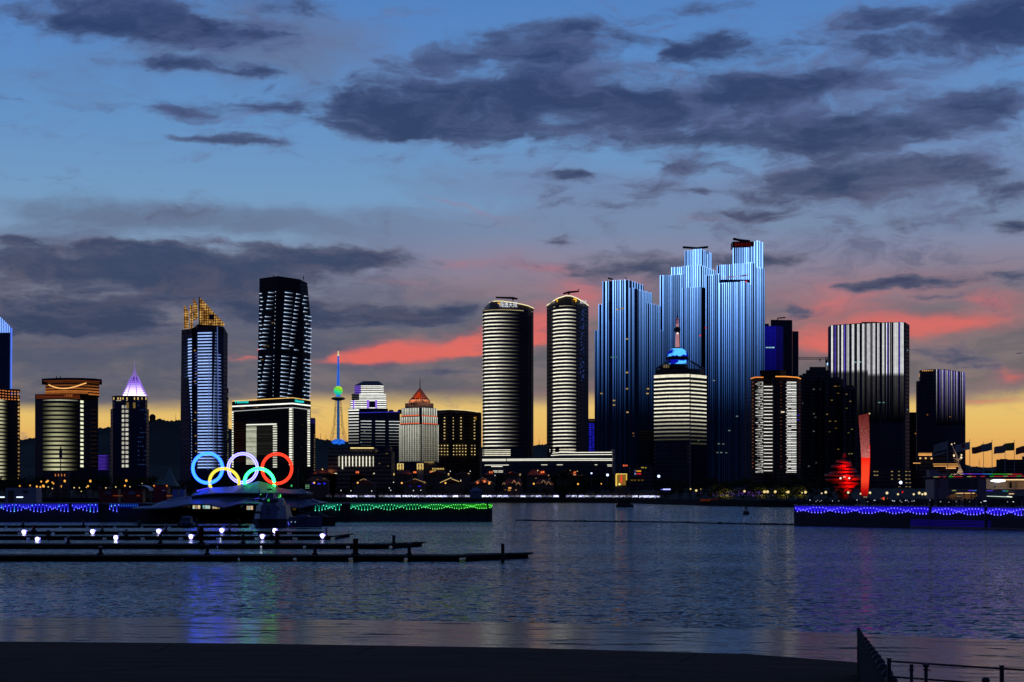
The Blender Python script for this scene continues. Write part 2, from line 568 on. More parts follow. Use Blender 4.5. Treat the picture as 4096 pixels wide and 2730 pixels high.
TILE = plain('red_roof_tile', (0.22, 0.06, 0.035, 1), 0.8, var=0.4, scale=1.2)
PLASTER = plain('house_plaster', (0.10, 0.075, 0.055, 1), 0.85)
WOOD = plain('weathered_wood', (0.06, 0.045, 0.04, 1), 0.8, var=0.4, scale=1.5)


# ------------------------------------------------------------ building helpers
def rows(y0, y1, pitch):
    out, y = [], y0
    while y <= y1:
        out.append(y)
        y += pitch
    return out


def poly(pts, D):
    """photo column and extra depth -> ground points"""
    return [(X(px, D + d), D + d) for px, d in pts]


def path_fade(pts, n=1):
    """split each segment of a path into n, returning points and 0..1 along it"""
    out = []
    L = [0.0]
    for a, b in zip(pts, pts[1:]):
        L.append(L[-1] + math.hypot(b[0] - a[0], b[1] - a[1]))
    for i, (a, b) in enumerate(zip(pts, pts[1:])):
        for k in range(n):
            t = k / n
            out.append(((a[0] + (b[0] - a[0]) * t, a[1] + (b[1] - a[1]) * t), (L[i] + (L[i + 1] - L[i]) * t) / L[-1]))
    out.append((pts[-1], 1.0))
    return out


def strip_mesh(T, name, pts, h, fade=None, mat=None, n=4, out=0.55, dep=0.65):
    """a light strip that follows a facade, its middle height at z = 0; shared by all floors"""
    mb = MB()
    pf = path_fade(pts, n)
    vs, fs, fa = [], [], []
    for (x, y), t in pf:
        x, y = x - T.loc.x, y - T.loc.y
        y0 = y - out
        vs += [(x, y0, -h / 2), (x, y0, h / 2), (x, y0 + dep, h / 2), (x, y0 + dep, -h / 2)]
        fa += [fade(t) if fade else 1.0] * 4
    for i in range(len(pf) - 1):
        a, b = i * 4, i * 4 + 4
        fs += [(a, b, b + 1, a + 1), (a + 1, b + 1, b + 2, a + 2), (a + 2, b + 2, b + 3, a + 3), (a + 3, b + 3, b, a)]
    fs += [(0, 1, 2, 3), tuple((len(pf) - 1) * 4 + k for k in (3, 2, 1, 0))]
    mb.add(vs, fs, fa)
    return mb.mesh(name, mat or LED, True)


def strips(T, pts, ys, D, hpx, color, fade=None, name='light_strip', mat=None, n=4, jit=0.15, parent=None, out=0.55, row_fade=None):
    me = strip_mesh(T, name, pts, hpx * D / F, fade, mat, n, out)
    for i, y in enumerate(ys):
        k = 1.0 + random.uniform(-jit, jit)
        if row_fade:
            k *= row_fade(y) ** 2
        T.put(name, me, (T.loc.x, T.loc.y, Z(y, D)), parent, tuple(c * k for c in color[:3]) + (1.0,))


def fin_mesh(name, w, d, z0, z1, fade, mat=None, n=12):
    """upright light line standing at x = y = 0"""
    vs, fs, fa = [], [], []
    for i in range(n + 1):
        z = z0 + (z1 - z0) * i / n
        vs += [(-w / 2, -d, z), (w / 2, -d, z), (w / 2, 0.1, z), (-w / 2, 0.1, z)]
        fa += [fade(i / n)] * 4
    for i in range(n):
        a, b = i * 4, i * 4 + 4
        fs += [(a, a + 1, b + 1, b), (a + 1, a + 2, b + 2, b + 1), (a + 2, a + 3, b + 3, b + 2), (a + 3, a, b, b + 3)]
    fs += [(0, 1, 2, 3), (n * 4, n * 4 + 1, n * 4 + 2, n * 4 + 3)]
    mb = MB().add(vs, fs, fa)
    return mb.mesh(name, mat or LED, True)


def windows(T, spots, D, wpx, hpx, color, name='window', out=0.3, jit=0.4, parent=None, mat=None):
    """small lit windows at photo spots (px, py[, depth])"""
    s = D / F
    me = MB().box(-wpx * s / 2, wpx * s / 2, -out, 0.2, -hpx * s / 2, hpx * s / 2).mesh(name, mat or LED_SOFT, True)
    for sp in spots:
        d = sp[2] if len(sp) > 2 else D
        k = 1.0 + random.uniform(-jit, jit)
        T.put(name, me, (X(sp[0], d), d, Z(sp[1], d)), parent, tuple(c * k for c in color[:3]) + (1.0,))


GROUND = 3.8


def building(name, label, cat, px, D, group=None, base=None):
    return Thing(name, label, cat, (X(px, D), D, GROUND if base is None else base), group)


def face_pt(a, b, t):
    return (a[0] + (b[0] - a[0]) * t, a[1] + (b[1] - a[1]) * t)


def col_at(pts, px):
    """point of a facade polyline that stands at photo column px"""
    for a, b in zip(pts, pts[1:]):
        pa, pb = CX + a[0] * F / a[1], CX + b[0] * F / b[1]
        if min(pa, pb) - 1e-6 <= px <= max(pa, pb) + 1e-6 and abs(pa - pb) > 1e-9:
            # solve on the straight wall
            k = (px - CX) / F
            den = (b[0] - a[0]) - k * (b[1] - a[1])
            t = (k * a[1] - a[0]) / den
            return face_pt(a, b, t)
    p = pts[0] if px < CX + pts[0][0] * F / pts[0][1] else pts[-1]
    return p


def along(base, a, b):
    """the stretch of a facade line between two photo columns, corners included"""
    mid = [p for p in base if a + 1 < CX + p[0] * F / p[1] < b - 1]
    return [col_at(base, a)] + mid + [col_at(base, b)]


def text_part(T, name, body, px, py, D, hpx, color, parent=None, rz=0.0, mat=None, wide=1.0, depth=0.15):
    cu = bpy.data.curves.new(name, 'FONT')
    cu.body = body
    cu.align_x = 'CENTER'
    cu.align_y = 'CENTER'
    cu.extrude = depth
    cu.size = hpx * D / F * 1.35
    o = bpy.data.objects.new(name, cu)
    COL.objects.link(o)
    dg = bpy.context.evaluated_depsgraph_get()
    me = bpy.data.meshes.new_from_object(o.evaluated_get(dg))
    bpy.data.objects.remove(o)
    at = me.attributes.new('fade', 'FLOAT', 'POINT')
    at.data.foreach_set('value', [1.0] * len(me.vertices))
    me.materials.clear()
    me.materials.append(mat or LED_SOFT)
    r = link(name, me, parent or T.o, Vector((X(px, D), D, Z(py, D))) - T.loc)
    r.rotation_euler = (math.radians(90), 0, rz)
    r.scale = (wide, 1, 1)
    r.color = color
    return r


def spot(name, parent, loc, col, watts, aim=(0, .6, 1), r=.3, size=140):
    """a floodlight: shines one way, as the fittings on facades and lawns do"""
    l = bpy.data.lights.new(name, 'SPOT')
    l.color = col[:3]
    l.energy = watts
    l.shadow_soft_size = r
    l.spot_size = math.radians(size)
    l.spot_blend = .6
    o = link(name, l, parent, loc)
    o.rotation_euler = Vector(aim).to_track_quat('-Z', 'Y').to_euler()
    return o


def flood(T, name, loc, col, watts, r=.8, aim=(0, .6, 1)):
    return spot(name, T.o, Vector(loc) - T.loc, col, watts, aim, r)


# ============================================================ THE SETTING
# ---- water
m, n = mat_new('sea_water')
co = n.n('ShaderNodeNewGeometry').outputs['Position']
w_a = n.noise(n.v('MULTIPLY', co, (0.14, 0.22, 1.0)), 1.0, 5, 0.66, 0.3, color=True)      # wind waves, metres long
w_b = n.noise(n.v('MULTIPLY', co, (2.0, 2.6, 1.0)), 1.0, 3, 0.6, 0.2, color=True)         # ripples
sw = n.noise(n.v('MULTIPLY', co, (0.006, 0.022, 1.0)), 1.0, 4, 0.6)                       # gusts
amp = n.m('MULTIPLY_ADD', n.step(sw, 0.30, 0.70), 0.7, 0.65)
half = (0.5, 0.5, 0.5)
w_c = n.noise(n.v('MULTIPLY', co, (0.62, 0.95, 1.0)), 1.0, 4, 0.65, 0.3, color=True)
sl = n.v('ADD', n.v('MULTIPLY', n.v('SUBTRACT', w_a, half), (0.16, 0.22, 0.0)), n.v('MULTIPLY', n.v('SUBTRACT', w_b, half), (1.1, 1.8, 0.0)))
sl = n.v('ADD', sl, n.v('MULTIPLY', n.v('SUBTRACT', w_c, half), (0.8, 1.7, 0.0)))
sl = n.v('MULTIPLY', sl, n.xyz(amp, amp, 0.0))
# at a grazing view one sees the wave faces turned towards the eye, not those turned away
inc = n.n('ShaderNodeNewGeometry').outputs['Incoming']
sl = n.v('ADD', sl, n.v('MULTIPLY', inc, (0.085, 0.085, 0.0)))
nrm = n.v('NORMALIZE', n.v('ADD', sl, (0.0, 0.0, 1.0)))
p = n.n('ShaderNodeBsdfPrincipled')
p.inputs['Base Color'].default_value = (0.004, 0.010, 0.022, 1)
p.inputs['Roughness'].default_value = 0.08
p.inputs['IOR'].default_value = 1.33
n.link(nrm, p.inputs['Normal'])
WATER = finish(m, n, p.outputs[0])
mb = MB().add([(-6000, -400, 0), (6000, -400, 0), (6000, 1500, 0), (-6000, 1500, 0)], [(0, 1, 2, 3)])
structure('water', mb, WATER)
structure('seabed', MB().add([(-6000, -400, -6), (6000, -400, -6), (6000, 1500, -6), (-6000, 1500, -6)], [(0, 1, 2, 3)]), CONC)

# ---- far shore: low sea wall, promenade flat, rising town ground to the horizon
LANDM = plain('dark_ground', (0.016, 0.017, 0.016, 1), 0.95, scale=0.05, var=0.4)
shore = [(-1400, 1404), (2300, 1404), (2520, 1330), (2680, 1180), (2870, 1050), (3050, 985), (3250, 955), (5600, 900)]
sp = [(X(px, D), D) for px, D in shore]
rows_ = [(0, -1.0), (0, 2.9), (6, 2.9), (6, 3.8), (75, 3.8), (190, 10.0), (900, 16.0), (12000, 16.0)]
vs, fs = [], []
for dD, z in rows_:
    for i, (x, y) in enumerate(sp):
        k = 1.0 + dD / 1400.0
        yy = y + dD if dD < 300 else 1400 + dD
        kk = 1.0 if dD < 300 else 1.0 + dD / 1500.0
        vs.append((x * kk, yy, z))
nn = len(sp)
for r in range(len(rows_) - 1):
    for i in range(nn - 1):
        fs.append((r * nn + i, r * nn + i + 1, (r + 1) * nn + i + 1, (r + 1) * nn + i))
structure('shore_ground', MB().add(vs, fs), LANDM)


def shore_d(px):
    for (a, da), (b, db) in zip(shore, shore[1:]):
        if a <= px <= b:
            return da + (db - da) * (px - a) / (b - a)
    return 1404


# ---- wooded hills behind the town
def hills(name, prof, D, front, back, seed, rough):
    rnd = random.Random(seed)
    pts = []
    for (xa, ya), (xb, yb) in zip(prof, prof[1:]):
        k = max(2, int(abs(xb - xa) / 5))
        for i in range(k):
            t = i / k
            pts.append((xa + (xb - xa) * t, ya + (yb - ya) * t - rnd.random() ** 2 * rough))
    pts.append(prof[-1])
    sm_ = {p_[0]: sum(b_[1] for b_ in pts[max(0, i - 9):i + 10]) / len(pts[max(0, i - 9):i + 10]) for i, p_ in enumerate(pts)}
    vs, fs = [], []
    R = [(0.0, front), (0.35, front + (D - front) * .45), (0.75, front + (D - front) * .8), (1.0, D), (0.6, D + (back - D) * .5), (0.0, back)]
    for k, d in R:
        for px, py in pts:
            vs.append((X(px, D), d, 8 + (Z(py if k == 1 else sm_[px], D) - 8) * k))
    q = len(pts)
    for r in range(len(R) - 1):
        for i in range(q - 1):
            fs.append((r * q + i, r * q + i + 1, (r + 1) * q + i + 1, (r + 1) * q + i))
    structure(name, MB().add(vs, fs), HILLM)


HILLM = plain('wooded_slope', (0.018, 0.024, 0.016, 1), 1.0, scale=0.03, var=0.5)
hills('hills', [(-400, 1800), (0, 1778), (75, 1764), (140, 1755), (300, 1732), (395, 1716), (440, 1712), (520, 1690), (560, 1686), (625, 1684),
                (640, 1680), (680, 1688), (720, 1683), (850, 1700), (1000, 1735), (1245, 1752), (1290, 1760), (1330, 1766), (1380, 1770), (1400, 1768),
                (1420, 1762), (1500, 1768), (1600, 1775), (1900, 1790), (2130, 1785), (2160, 1780), (2195, 1783), (2400, 1800), (3000, 1850), (3200, 1870)],
      3600, 2700, 5200, 3, 7)
hills('hills', [(2900, 1880), (3500, 1872), (3860, 1862), (3890, 1869), (3985, 1872), (4100, 1866), (4700, 1862)], 2700, 2300, 3300, 5, 7)

# ---- slipway in front: wet lower strip, dry dark upper slab, each a sheet with cracks
m, n = mat_new('wet_concrete')
co = n.n('ShaderNodeNewGeometry').outputs['Position']
gr = n.noise(n.v('MULTIPLY', co, (0.07, 1.3, 1.0)), 1.0, 6, 0.72)
pt = n.noise(n.v('MULTIPLY', co, (0.16, 0.55, 1.0)), 1.2, 7, 0.68, 0.6)
pud = n.step(pt, 0.55, 0.62)                                  # drained, rougher patches
bp = n.n('ShaderNodeBump')
bp.inputs['Strength'].default_value = 0.8
bp.inputs['Distance'].default_value = 0.03
n.link(gr, bp.inputs['Height'])
rg = n.m('MULTIPLY_ADD', n.step(gr, 0.35, 0.7), 0.22, n.m('MULTIPLY_ADD', pud, 0.4, 0.06))
wp = n.n('ShaderNodeBsdfPrincipled')
n.link(n.mix(pud, (0.022, 0.022, 0.026, 1), (0.010, 0.010, 0.012, 1)), wp.inputs['Base Color'])
n.link(rg, wp.inputs['Roughness'])
wp.inputs['IOR'].default_value = 1.22
n.link(n.m('MULTIPLY_ADD', pud, -0.4, 0.5), wp.inputs['Specular IOR Level'])
n.link(bp.outputs[0], wp.inputs['Normal'])
WET = finish(m, n, wp.outputs[0])

m, n = mat_new('dry_concrete')
co = n.n('ShaderNodeNewGeometry').outputs['Position']
gr = n.noise(n.v('MULTIPLY', co, (0.15, 1.6, 1.0)), 1.0, 7, 0.7)
jn = n.m('ABSOLUTE', n.m('SUBTRACT', n.noise(n.v('MULTIPLY', co, (0.05, 0.16, 1.0)), 1.0, 3, 0.5, 0.6), 0.5))
gr = n.m('MULTIPLY', gr, n.m('MULTIPLY_ADD', n.step(jn, 0.0, 0.012), 0.6, 0.4))       # cracks
col = n.mix(n.step(gr, 0.25, 0.75), (0.016, 0.007, 0.004, 1), (0.075, 0.033, 0.017, 1))
DRY = finish(m, n, principled(n, col, 0.9, 0.0, 0.1))


def ramp_D(table, px):
    for (a, da), (b, db) in zip(table, table[1:]):
        if a <= px <= b:
            t = (px - a) / (b - a)
            return da + (db - da) * t
    return table[0][1] if px < table[0][0] else table[-1][1]


WL = [(-600, 113.5), (0, 112.4), (1000, 111.3), (2048, 108.1), (3000, 102.2), (4096, 94.4), (4700, 90)]
DK = [(-600, 89), (0, 88.4), (1000, 87.2), (2048, 85.2), (3000, 82.3), (3440, 78.0)]


def ramp_z(px, D):
    return (ramp_D(WL, px) - D) * 0.019


vs, fs = [], []
cols = list(range(-600, 4701, 100))
for k in range(7):
    for px in cols:
        wl = ramp_D(WL, px)
        d1 = ramp_D(DK, px) - 0.8 if px <= 3440 else 58.0
        D = wl + 8 + (d1 - wl - 8) * k / 6
        vs.append((X(px, D), D, ramp_z(px, D)))
q = len(cols)
for r in range(6):
    for i in range(q - 1):
        fs.append((r * q + i, r * q + i + 1, (r + 1) * q + i + 1, (r + 1) * q + i))
structure('wet_slipway', MB().add(vs, fs), WET)
# dry upper slabs, 3 cm thick edge, cut by open joints
dry = [c for c in cols if c <= 3400] + [3438]
cuts = [(-600, 700), (700, 1500), (1500, 2800), (2800, 3438)]
for ci, (ca, cb) in enumerate(cuts):
    vs, fs = [], []
    cc = [ca] + [c for c in dry if ca < c < cb] + [cb]
    for k in range(6):
        for i, px in enumerate(cc):
            d0 = ramp_D(DK, px)
            D = d0 + (56.0 - d0) * k / 5
            x = X(px, D)
            if i in (0, len(cc) - 1) and px not in (-600, 3438):
                x += -4.5 * k / 5 + (0.05 if i == 0 else 0)
            vs.append((x, D, ramp_z(px, D) + 0.03))
    q = len(cc)
    for r in range(5):
        for i in range(q - 1):
            fs.append((r * q + i, r * q + i + 1, (r + 1) * q + i + 1, (r + 1) * q + i))
    fs2 = []
    base = len(vs)
    for i in range(q):
        x, y, z = vs[i]
        vs.append((x, y + 0.02, z - 0.06))
    for i in range(q - 1):
        fs.append((i, i + 1, base + i + 1, base + i))
    structure('slipway_slab', MB().add(vs, fs), DRY)


# ============================================================ TOWERS, LEFT TO RIGHT
def fade_r(a=0.0, b=1.0, lo=0.0, p=1.0):
    """full until a, dying away to lo at b"""
    return lambda t: 1.0 if t <= a else (lo if t >= b else lo + (1 - lo) * (1 - (t - a) / (b - a)) ** p)


def bump_f(c, w):
    return lambda t: math.exp(-((t - c) / w) ** 2)


# ---- blue-edged tower with a sloping crown, cut by the left edge of the photo
D = 1900
T = building('office_tower', 'dark glass tower with sloping crown of blue light lines at the far left edge', 'tower', -60, D)
fp = poly([(-190, 10), (44, 0), (48, 40), (-190, 60)], D)
T.part('tower_body', MB().prism(fp, GROUND, Z(1331, D)), GLASS_B)
sl = [Z(1080, D), Z(1310, D), Z(1310, D), Z(1080, D)]
T.part('crown', MB().prism(fp, [Z(1329, D)] * 4, fp, [z - 0.6 for z in sl]), GLASS_B)
c = lc(120, 160, 255, 1.6)
for i, px in enumerate(range(-60, 48, 7)):
    x, y = col_at(fp, px)
    zt = Z(1310 - (44 - px) * 1.0, D)
    me = fin_mesh('light_fin', 1.0, 0.5, Z(1331, D) - T.loc.z, zt - T.loc.z, lambda t: 1.0)
    T.put('light_fin', me, (x, y, T.loc.z), color=c)
for k, (pxa, pxb) in enumerate([(44, 38), (48, 43)]):
    mb = MB().tube([(X(pxa, D), D - 0.6, Z(1312, D)), (X(pxa - 4, D), D - 0.6, GROUND + 10)], 0.5, 4)
    T.part('edge_light', mb, LED_SOFT, color=lc(90, 130, 255, 1.0 if k else .7))


# ---- curved hotel towers with amber crowns (two alike)
def curved_hotel(px0, px1, D, ytop, yled0, yled1, label, full):
    T = building('hotel_tower', label, 'tower', (px0 + px1) / 2, D, 'curved hotel towers with amber crowns')
    w = px1 - px0
    cpts = [(px0 + w * t, 26 * (t - .35) ** 2 * 4) for t in (0, .12, .25, .4, .55, .7)] + [(px0 + w * .76, 22), (px1, 34)]
    pts = poly(cpts, D)
    back = [(X(px1, D + 70), D + 70), (X(px0, D + 70), D + 70)]
    fp = pts + back
    T.part('tower_body', MB().prism(fp, GROUND, Z(yled0 - 4, D)), GLASS_D)
    crown = T.part('crown_base', MB().prism(fp, Z(yled0 - 3.5, D), Z(yled0 - 25, D)), BROWN_F)
    return T, pts, fp, crown


D = 1700
T, pts, fp, crown = curved_hotel(140, 393, D, 1511, 1600, 1885, 'wide curved hotel tower with amber crown and swooping lit arc beneath its roof slab', True)
ys = rows(1601, 1886, 17.3)
yl = lc(232, 230, 178, 0.55)
front = pts[:6]
cp = [p for p in front]
strips(T, along(pts, 172, 312), ys[1:], D, 9.5, yl, bump_f(0.42, 0.36), mat=LED_SOFT, n=5, jit=0.15, row_fade=lambda y: 0.65 + 0.6 * (y - 1600) / 285)
strips(T, along(pts, 172, 312), [1601], D, 4, lc(220, 225, 190, .7), bump_f(0.5, 0.5), n=6)
strips(T, [col_at(pts, 322), col_at(pts, 334)], [y + 3 for y in ys[:-1]], D, 10, lc(245, 246, 210, 0.95), None, n=1, name='lit_window')
for px in (365, 374, 383):
    windows(T, [(px, y, D + 28) for y in rows(1640, 1880, 17.3)], D, 5, 3, lc(150, 100, 60, 0.09))
# crown drum, amber floor lines, arc, roof slab
dr = poly([(182, 12), (215, 4), (260, 0), (310, 2), (355, 8), (397, 22)], D + 6)
drf = dr + [(dr[-1][0] * (D + 66) / dr[-1][1], D + 66), (dr[0][0] * (D + 66) / dr[0][1], D + 66)]
drum = T.part('crown_drum', MB().prism(drf, Z(1576, D), Z(1524, D)), STONE_F)
am = lc(255, 150, 70, 0.55)
for yy, a, b, s in ((1570, 182, 352, .6), (1563, 182, 397, .8), (1552, 182, 397, .5), (1540, 182, 397, .35), (1574, 355, 397, .8), (1527, 190, 397, .12)):
    strips(T, along(dr, a, b), [yy], D, 5.5, tuple(c * s for c in am[:3]), None, 'amber_light', n=2, parent=None)
arc = []
for i in range(17):
    t = i / 16
    px = 196 + 150 * t
    x, y = col_at(dr, px)
    arc.append((x, y - 0.8, Z(1536 + 20 * math.sin(math.pi * min(1, t * 1.02) ** 0.85) - 6 * t, D)))
T.part('arc_light', MB().tube(arc, 0.5, 5), LED_SOFT, color=lc(255, 190, 110, 1.2))
for px in range(205, 335, 9):
    x, y = col_at(dr, px)
    T.part('crown_mullion', MB().box(x - .3, x + .3, y - .4, y + .2, Z(1551, D), Z(1526, D)), STONE)
slab = poly([(167, 10), (215, 0), (270, -4), (330, -1), (380, 8), (408, 20)], D + 3)
T.part('roof_slab', MB().prism(slab + [(slab[-1][0] * (D + 74) / slab[-1][1], D + 74), (slab[0][0] * (D + 74) / slab[0][1], D + 74)], Z(1521, D), Z(1512, D)), BROWN_F)
strips(T, [col_at(slab, 175), col_at(slab, 290), col_at(slab, 400)], [1522.5], D, 2, lc(200, 90, 50, .35), None, 'amber_light', n=2)
for yy in (1579, 1586, 1592):
    strips(T, along(pts, 145, 320), [yy], D, 3, lc(190, 90, 50, .25), None, 'amber_light', n=3)
windows(T, [(px, 1583, D + 2) for px in range(232, 290, 9)], D, 6, 11, lc(220, 120, 60, .3))
for px in (183, 199):
    x = X(px, D)
    T.part('antenna', MB().tube([(x, D + 40, Z(1513, D)), (x, D + 40, Z(1494, D))], [0.8, 0.3], 5), DARK_M)

D = 1750
T, pts, fp, crown = curved_hotel(-150, 80, D, 1553, 1600, 1920, 'curved hotel tower with amber crown cut off by the left edge of the photo', False)
ys = rows(1600, 1920, 15.0)
strips(T, along(pts, -60, 36), ys, D, 8.5, lc(235, 230, 185, 0.62), fade_r(0.5, 1.0), mat=LED_SOFT, n=5, jit=0.2)
windows(T, [(75, y, D + 30) for y in ys], D, 6, 7, lc(240, 190, 110, .5), jit=0.7)
for k, yy in enumerate((1560, 1571, 1582, 1593)):
    strips(T, along(pts, -60, 76), [yy], D, 3.5, lc(255, 150, 80, .7), None, 'amber_light', n=3)
for px in range(6, 78, 12):
    x, y = col_at(pts, px)
    T.part('crown_mullion', MB().box(x - 0.7, x + 0.7, y - .9, y + .1, Z(1596, D), Z(1557, D)), BROWN_F)
T.part('roof_slab', MB().prism([(p[0] * 1.0 + (1.0 if i > 5 else 0), p[1] - 3) for i, p in enumerate(fp)], Z(1556, D), Z(1551, D)), BROWN_F)

# ---- tower with glowing violet pyramid
D = 1900
T = building('office_tower', 'dark tower topped by a glowing violet white pyramid and spire', 'tower', 520, D)
lo = poly([(442, 14), (452, 4), (500, 0), (545, 3), (586, 10), (596, 22)], D)
T.part('tower_body', MB().prism(lo + [(lo[-1][0] * (D + 45) / lo[-1][1], D + 45), (lo[0][0] * (D + 45) / lo[0][1], D + 45)], GROUND, Z(1635, D)), GLASS_B)
up_ = poly([(449, 14), (458, 6), (500, 2), (545, 4), (582, 10), (590, 22)], D)
T.part('upper_body', MB().prism(up_ + [(up_[-1][0] * (D + 43) / up_[-1][1], D + 43), (up_[0][0] * (D + 43) / up_[0][1], D + 43)], Z(1636, D), Z(1585, D)), GLASS_B)
ys = rows(1628, 1872, 18.2)
for a, b in ((487, 498), (501, 515)):
    strips(T, [col_at(lo, a), col_at(lo, b)], ys, D, 11, lc(235, 232, 215, 0.72), bump_f(.5, .62), 'lit_window', n=4, jit=.25)
windows(T, [(px, y + 4, D + 3) for px in (554, 563, 572, 581) for y in rows(1600, 1860, 18.2) if random.random() < .55], D, 4, 3, lc(70, 110, 190, .25))
strips(T, [col_at(up_, 466), col_at(up_, 510)], [1602], D, 3, lc(230, 220, 190, .6), None, 'lit_window', n=3)
windows(T, [(px, 1595, D + 2) for px in (455, 472, 482, 492, 508, 538, 552, 568, 584)], D, 4, 9, lc(255, 215, 130, .7))
windows(T, [(510, 1622, D), (537, 1622, D)], D, 9, 22, lc(220, 180, 100, .28))
T.part('parapet', MB().prism([(a * 1.0, b - 1.2) for a, b in up_] + [(up_[-1][0] * (D + 46) / up_[-1][1], D + 46), (up_[0][0] * (D + 46) / up_[0][1], D + 46)], Z(1588, D), Z(1583, D)), DARK_M)
# pyramid crown of stacked louvres over a lit core
cx, cyy = X(521, D), D + 22
r0, r1 = X(572, D) - cx, X(534, D) - cx
oct_ = [(math.cos(math.pi / 8 + k * math.pi / 4), math.sin(math.pi / 8 + k * math.pi / 4)) for k in range(8)]
mb = MB()
for i in range(8):
    z = Z(1580, D) + (Z(1503, D) - Z(1580, D)) * i / 8
    z2 = Z(1580, D) + (Z(1503, D) - Z(1580, D)) * (i + 1) / 8
m_, n_ = mat_new('lit_pyramid_glass')
gp = n_.n('ShaderNodeNewGeometry').outputs['Position']
zz_ = n_.sep(gp)[2]
tt = n_.m('DIVIDE', n_.m('SUBTRACT', zz_, Z(1580, D)), Z(1503, D) - Z(1580, D))
cl = n_.ramp(tt, [(0.0, lin(250, 232, 255)), (0.3, lin(226, 200, 255)), (0.7, lin(150, 110, 240)), (1.0, lin(90, 60, 170))])
st_ = n_.m('MULTIPLY_ADD', n_.m('SUBTRACT', 1.0, tt), 1.9, 0.5)
e_ = n_.n('ShaderNodeEmission')
n_.link(cl, e_.inputs[0])
n_.link(st_, e_.inputs[1])
PYR = finish(m_, n_, e_.outputs[0])
core = T.part('lit_pyramid', MB().prism([(cx + a * r0 * .93, cyy + b * r0 * .93) for a, b in oct_], Z(1581, D), [(cx + a * r1 * .9, cyy + b * r1 * .9) for a, b in oct_], Z(1503, D)), PYR)
VIO = plain('violet_paint', (0.25, 0.2, 0.4, 1), 0.4)
for i in range(1, 9):
    t = i / 9
    r = r0 + (r1 - r0) * t
    z = Z(1580, D) + (Z(1503, D) - Z(1580, D)) * t
    T.part('louvre', MB().prism([(cx + a * r, cyy + b * r) for a, b in oct_], z - .25, z + .25), VIO, parent=core)
for a, b in oct_:
    T.part('pyramid_rib', MB().tube([(cx + a * r0, cyy + b * r0, Z(1581, D)), (cx + a * r1, cyy + b * r1, Z(1502, D))], 0.45, 5), LED_SOFT, color=lc(170, 130, 255, .8), parent=core)
T.part('pyramid_cap', MB().lathe(cx, cyy, [(r1, Z(1502, D)), (r1 * .75, Z(1494, D)), (r1 * .35, Z(1482, D)), (.5, Z(1470, D))], 10), LED_SOFT, color=lc(150, 120, 215, .7))
T.part('spire', MB().tube([(cx, cyy, Z(1474, D)), (cx, cyy, Z(1434, D))], [0.6, 0.2], 5), LED_SOFT, color=lc(150, 130, 205, .6))

# ---- small block with violet lines between them
D = 2200
T = building('office_block', 'low block striped with dim violet light lines left of the violet pyramid tower', 'building', 412, D)
fp = poly([(384, 4), (436, 0), (438, 40), (384, 44)], D)
T.part('block_body', MB().prism(fp, GROUND, Z(1820, D)), GLASS_B)
strips(T, fp[:2], rows(1823, 1882, 5.6), D, 2.4, lc(96, 62, 215, .55), fade_r(.8, 1.0, .4), n=3, jit=.4)

# ---- pointed gold-crowned tower
D = 1600
T = building('office_tower', 'tall tower with pointed gold lit fins as crown and blue white floor lines', 'tower', 815, D)
A = [(720, 18), (768, 6)]
Bf = [(780, 4), (845, 0), (900, 14)]
lf = poly([(726, 22), (768, 8), (778, 12), (790, 4), (850, 0), (895, 10), (911, 24)], D)
fpb = lf + [(X(905, D + 60), D + 62), (X(735, D + 60), D + 62)]
sk = -8 * D / F            # the shaft leans out slightly to the lower left
low = [(x + (sk if i < 1 else sk * .5), y) for i, (x, y) in enumerate(fpb)]
T.part('tower_body', MB().prism(low, GROUND, fpb, Z(1335, D)), GLASS_B)
T.part('tower_neck', MB().prism(fpb, Z(1335.5, D), [Z(1312, D), Z(1312, D), Z(1305, D), Z(1296, D), Z(1300, D), Z(1304, D), Z(1328, D), Z(1328, D), Z(1312, D)]), GLASS_D)
pitch = 12.25
ysA = rows(1354, 1888, pitch)
bl = lc(160, 192, 255, 1.15)
strips(T, [col_at(lf, 752), col_at(lf, 767)], ysA, D, 4.6, bl, None, n=1)
strips(T, [col_at(lf, 727), col_at(lf, 750)], [y + 3 for y in ysA], D, 2.6, lc(120, 150, 235, .6), lambda t: .25 + .75 * t, n=2, row_fade=lambda y: .25 + 1.1 * (y - 1350) / 540)
ysB = rows(1332, 1880, pitch)
strips(T, [col_at(lf, 791), col_at(lf, 846), col_at(lf, 872)], ysB, D, 4.6, bl, fade_r(0.62, 1.0, .25), n=4)
strips(T, [col_at(lf, 873), col_at(lf, 897)], [y for y in ysB if y > 1415], D, 3.4, lc(140, 170, 255, .8), fade_r(0.2, 1.0, .05), n=3, jit=.4)
strips(T, [col_at(lf, 779), col_at(lf, 790)], [y + 5 for y in ysB if y > 1400], D, 2.0, lc(110, 130, 220, .5), None, n=1)
fins = [((870, 1306), (873, 1700), 3), ((838, 1420), (832, 1880), 2.5), ((858, 1500), (853, 1880), 2)]
for (xa, ya), (xb, yb), w in fins:
    a, b = col_at(lf, xa), col_at(lf, xb)
    T.part('vertical_light', MB().tube([(a[0], a[1] - .7, Z(ya, D)), (b[0], b[1] - .7, Z(yb, D))], w * D / F / 2, 4), LED, color=lc(110, 140, 225, .5))
windows(T, [(random.choice((779, 782, 784, 815, 832, 858)), y, D + 6) for y in rows(1372, 1860, 31)], D, 6, 4, lc(240, 180, 90, .5))
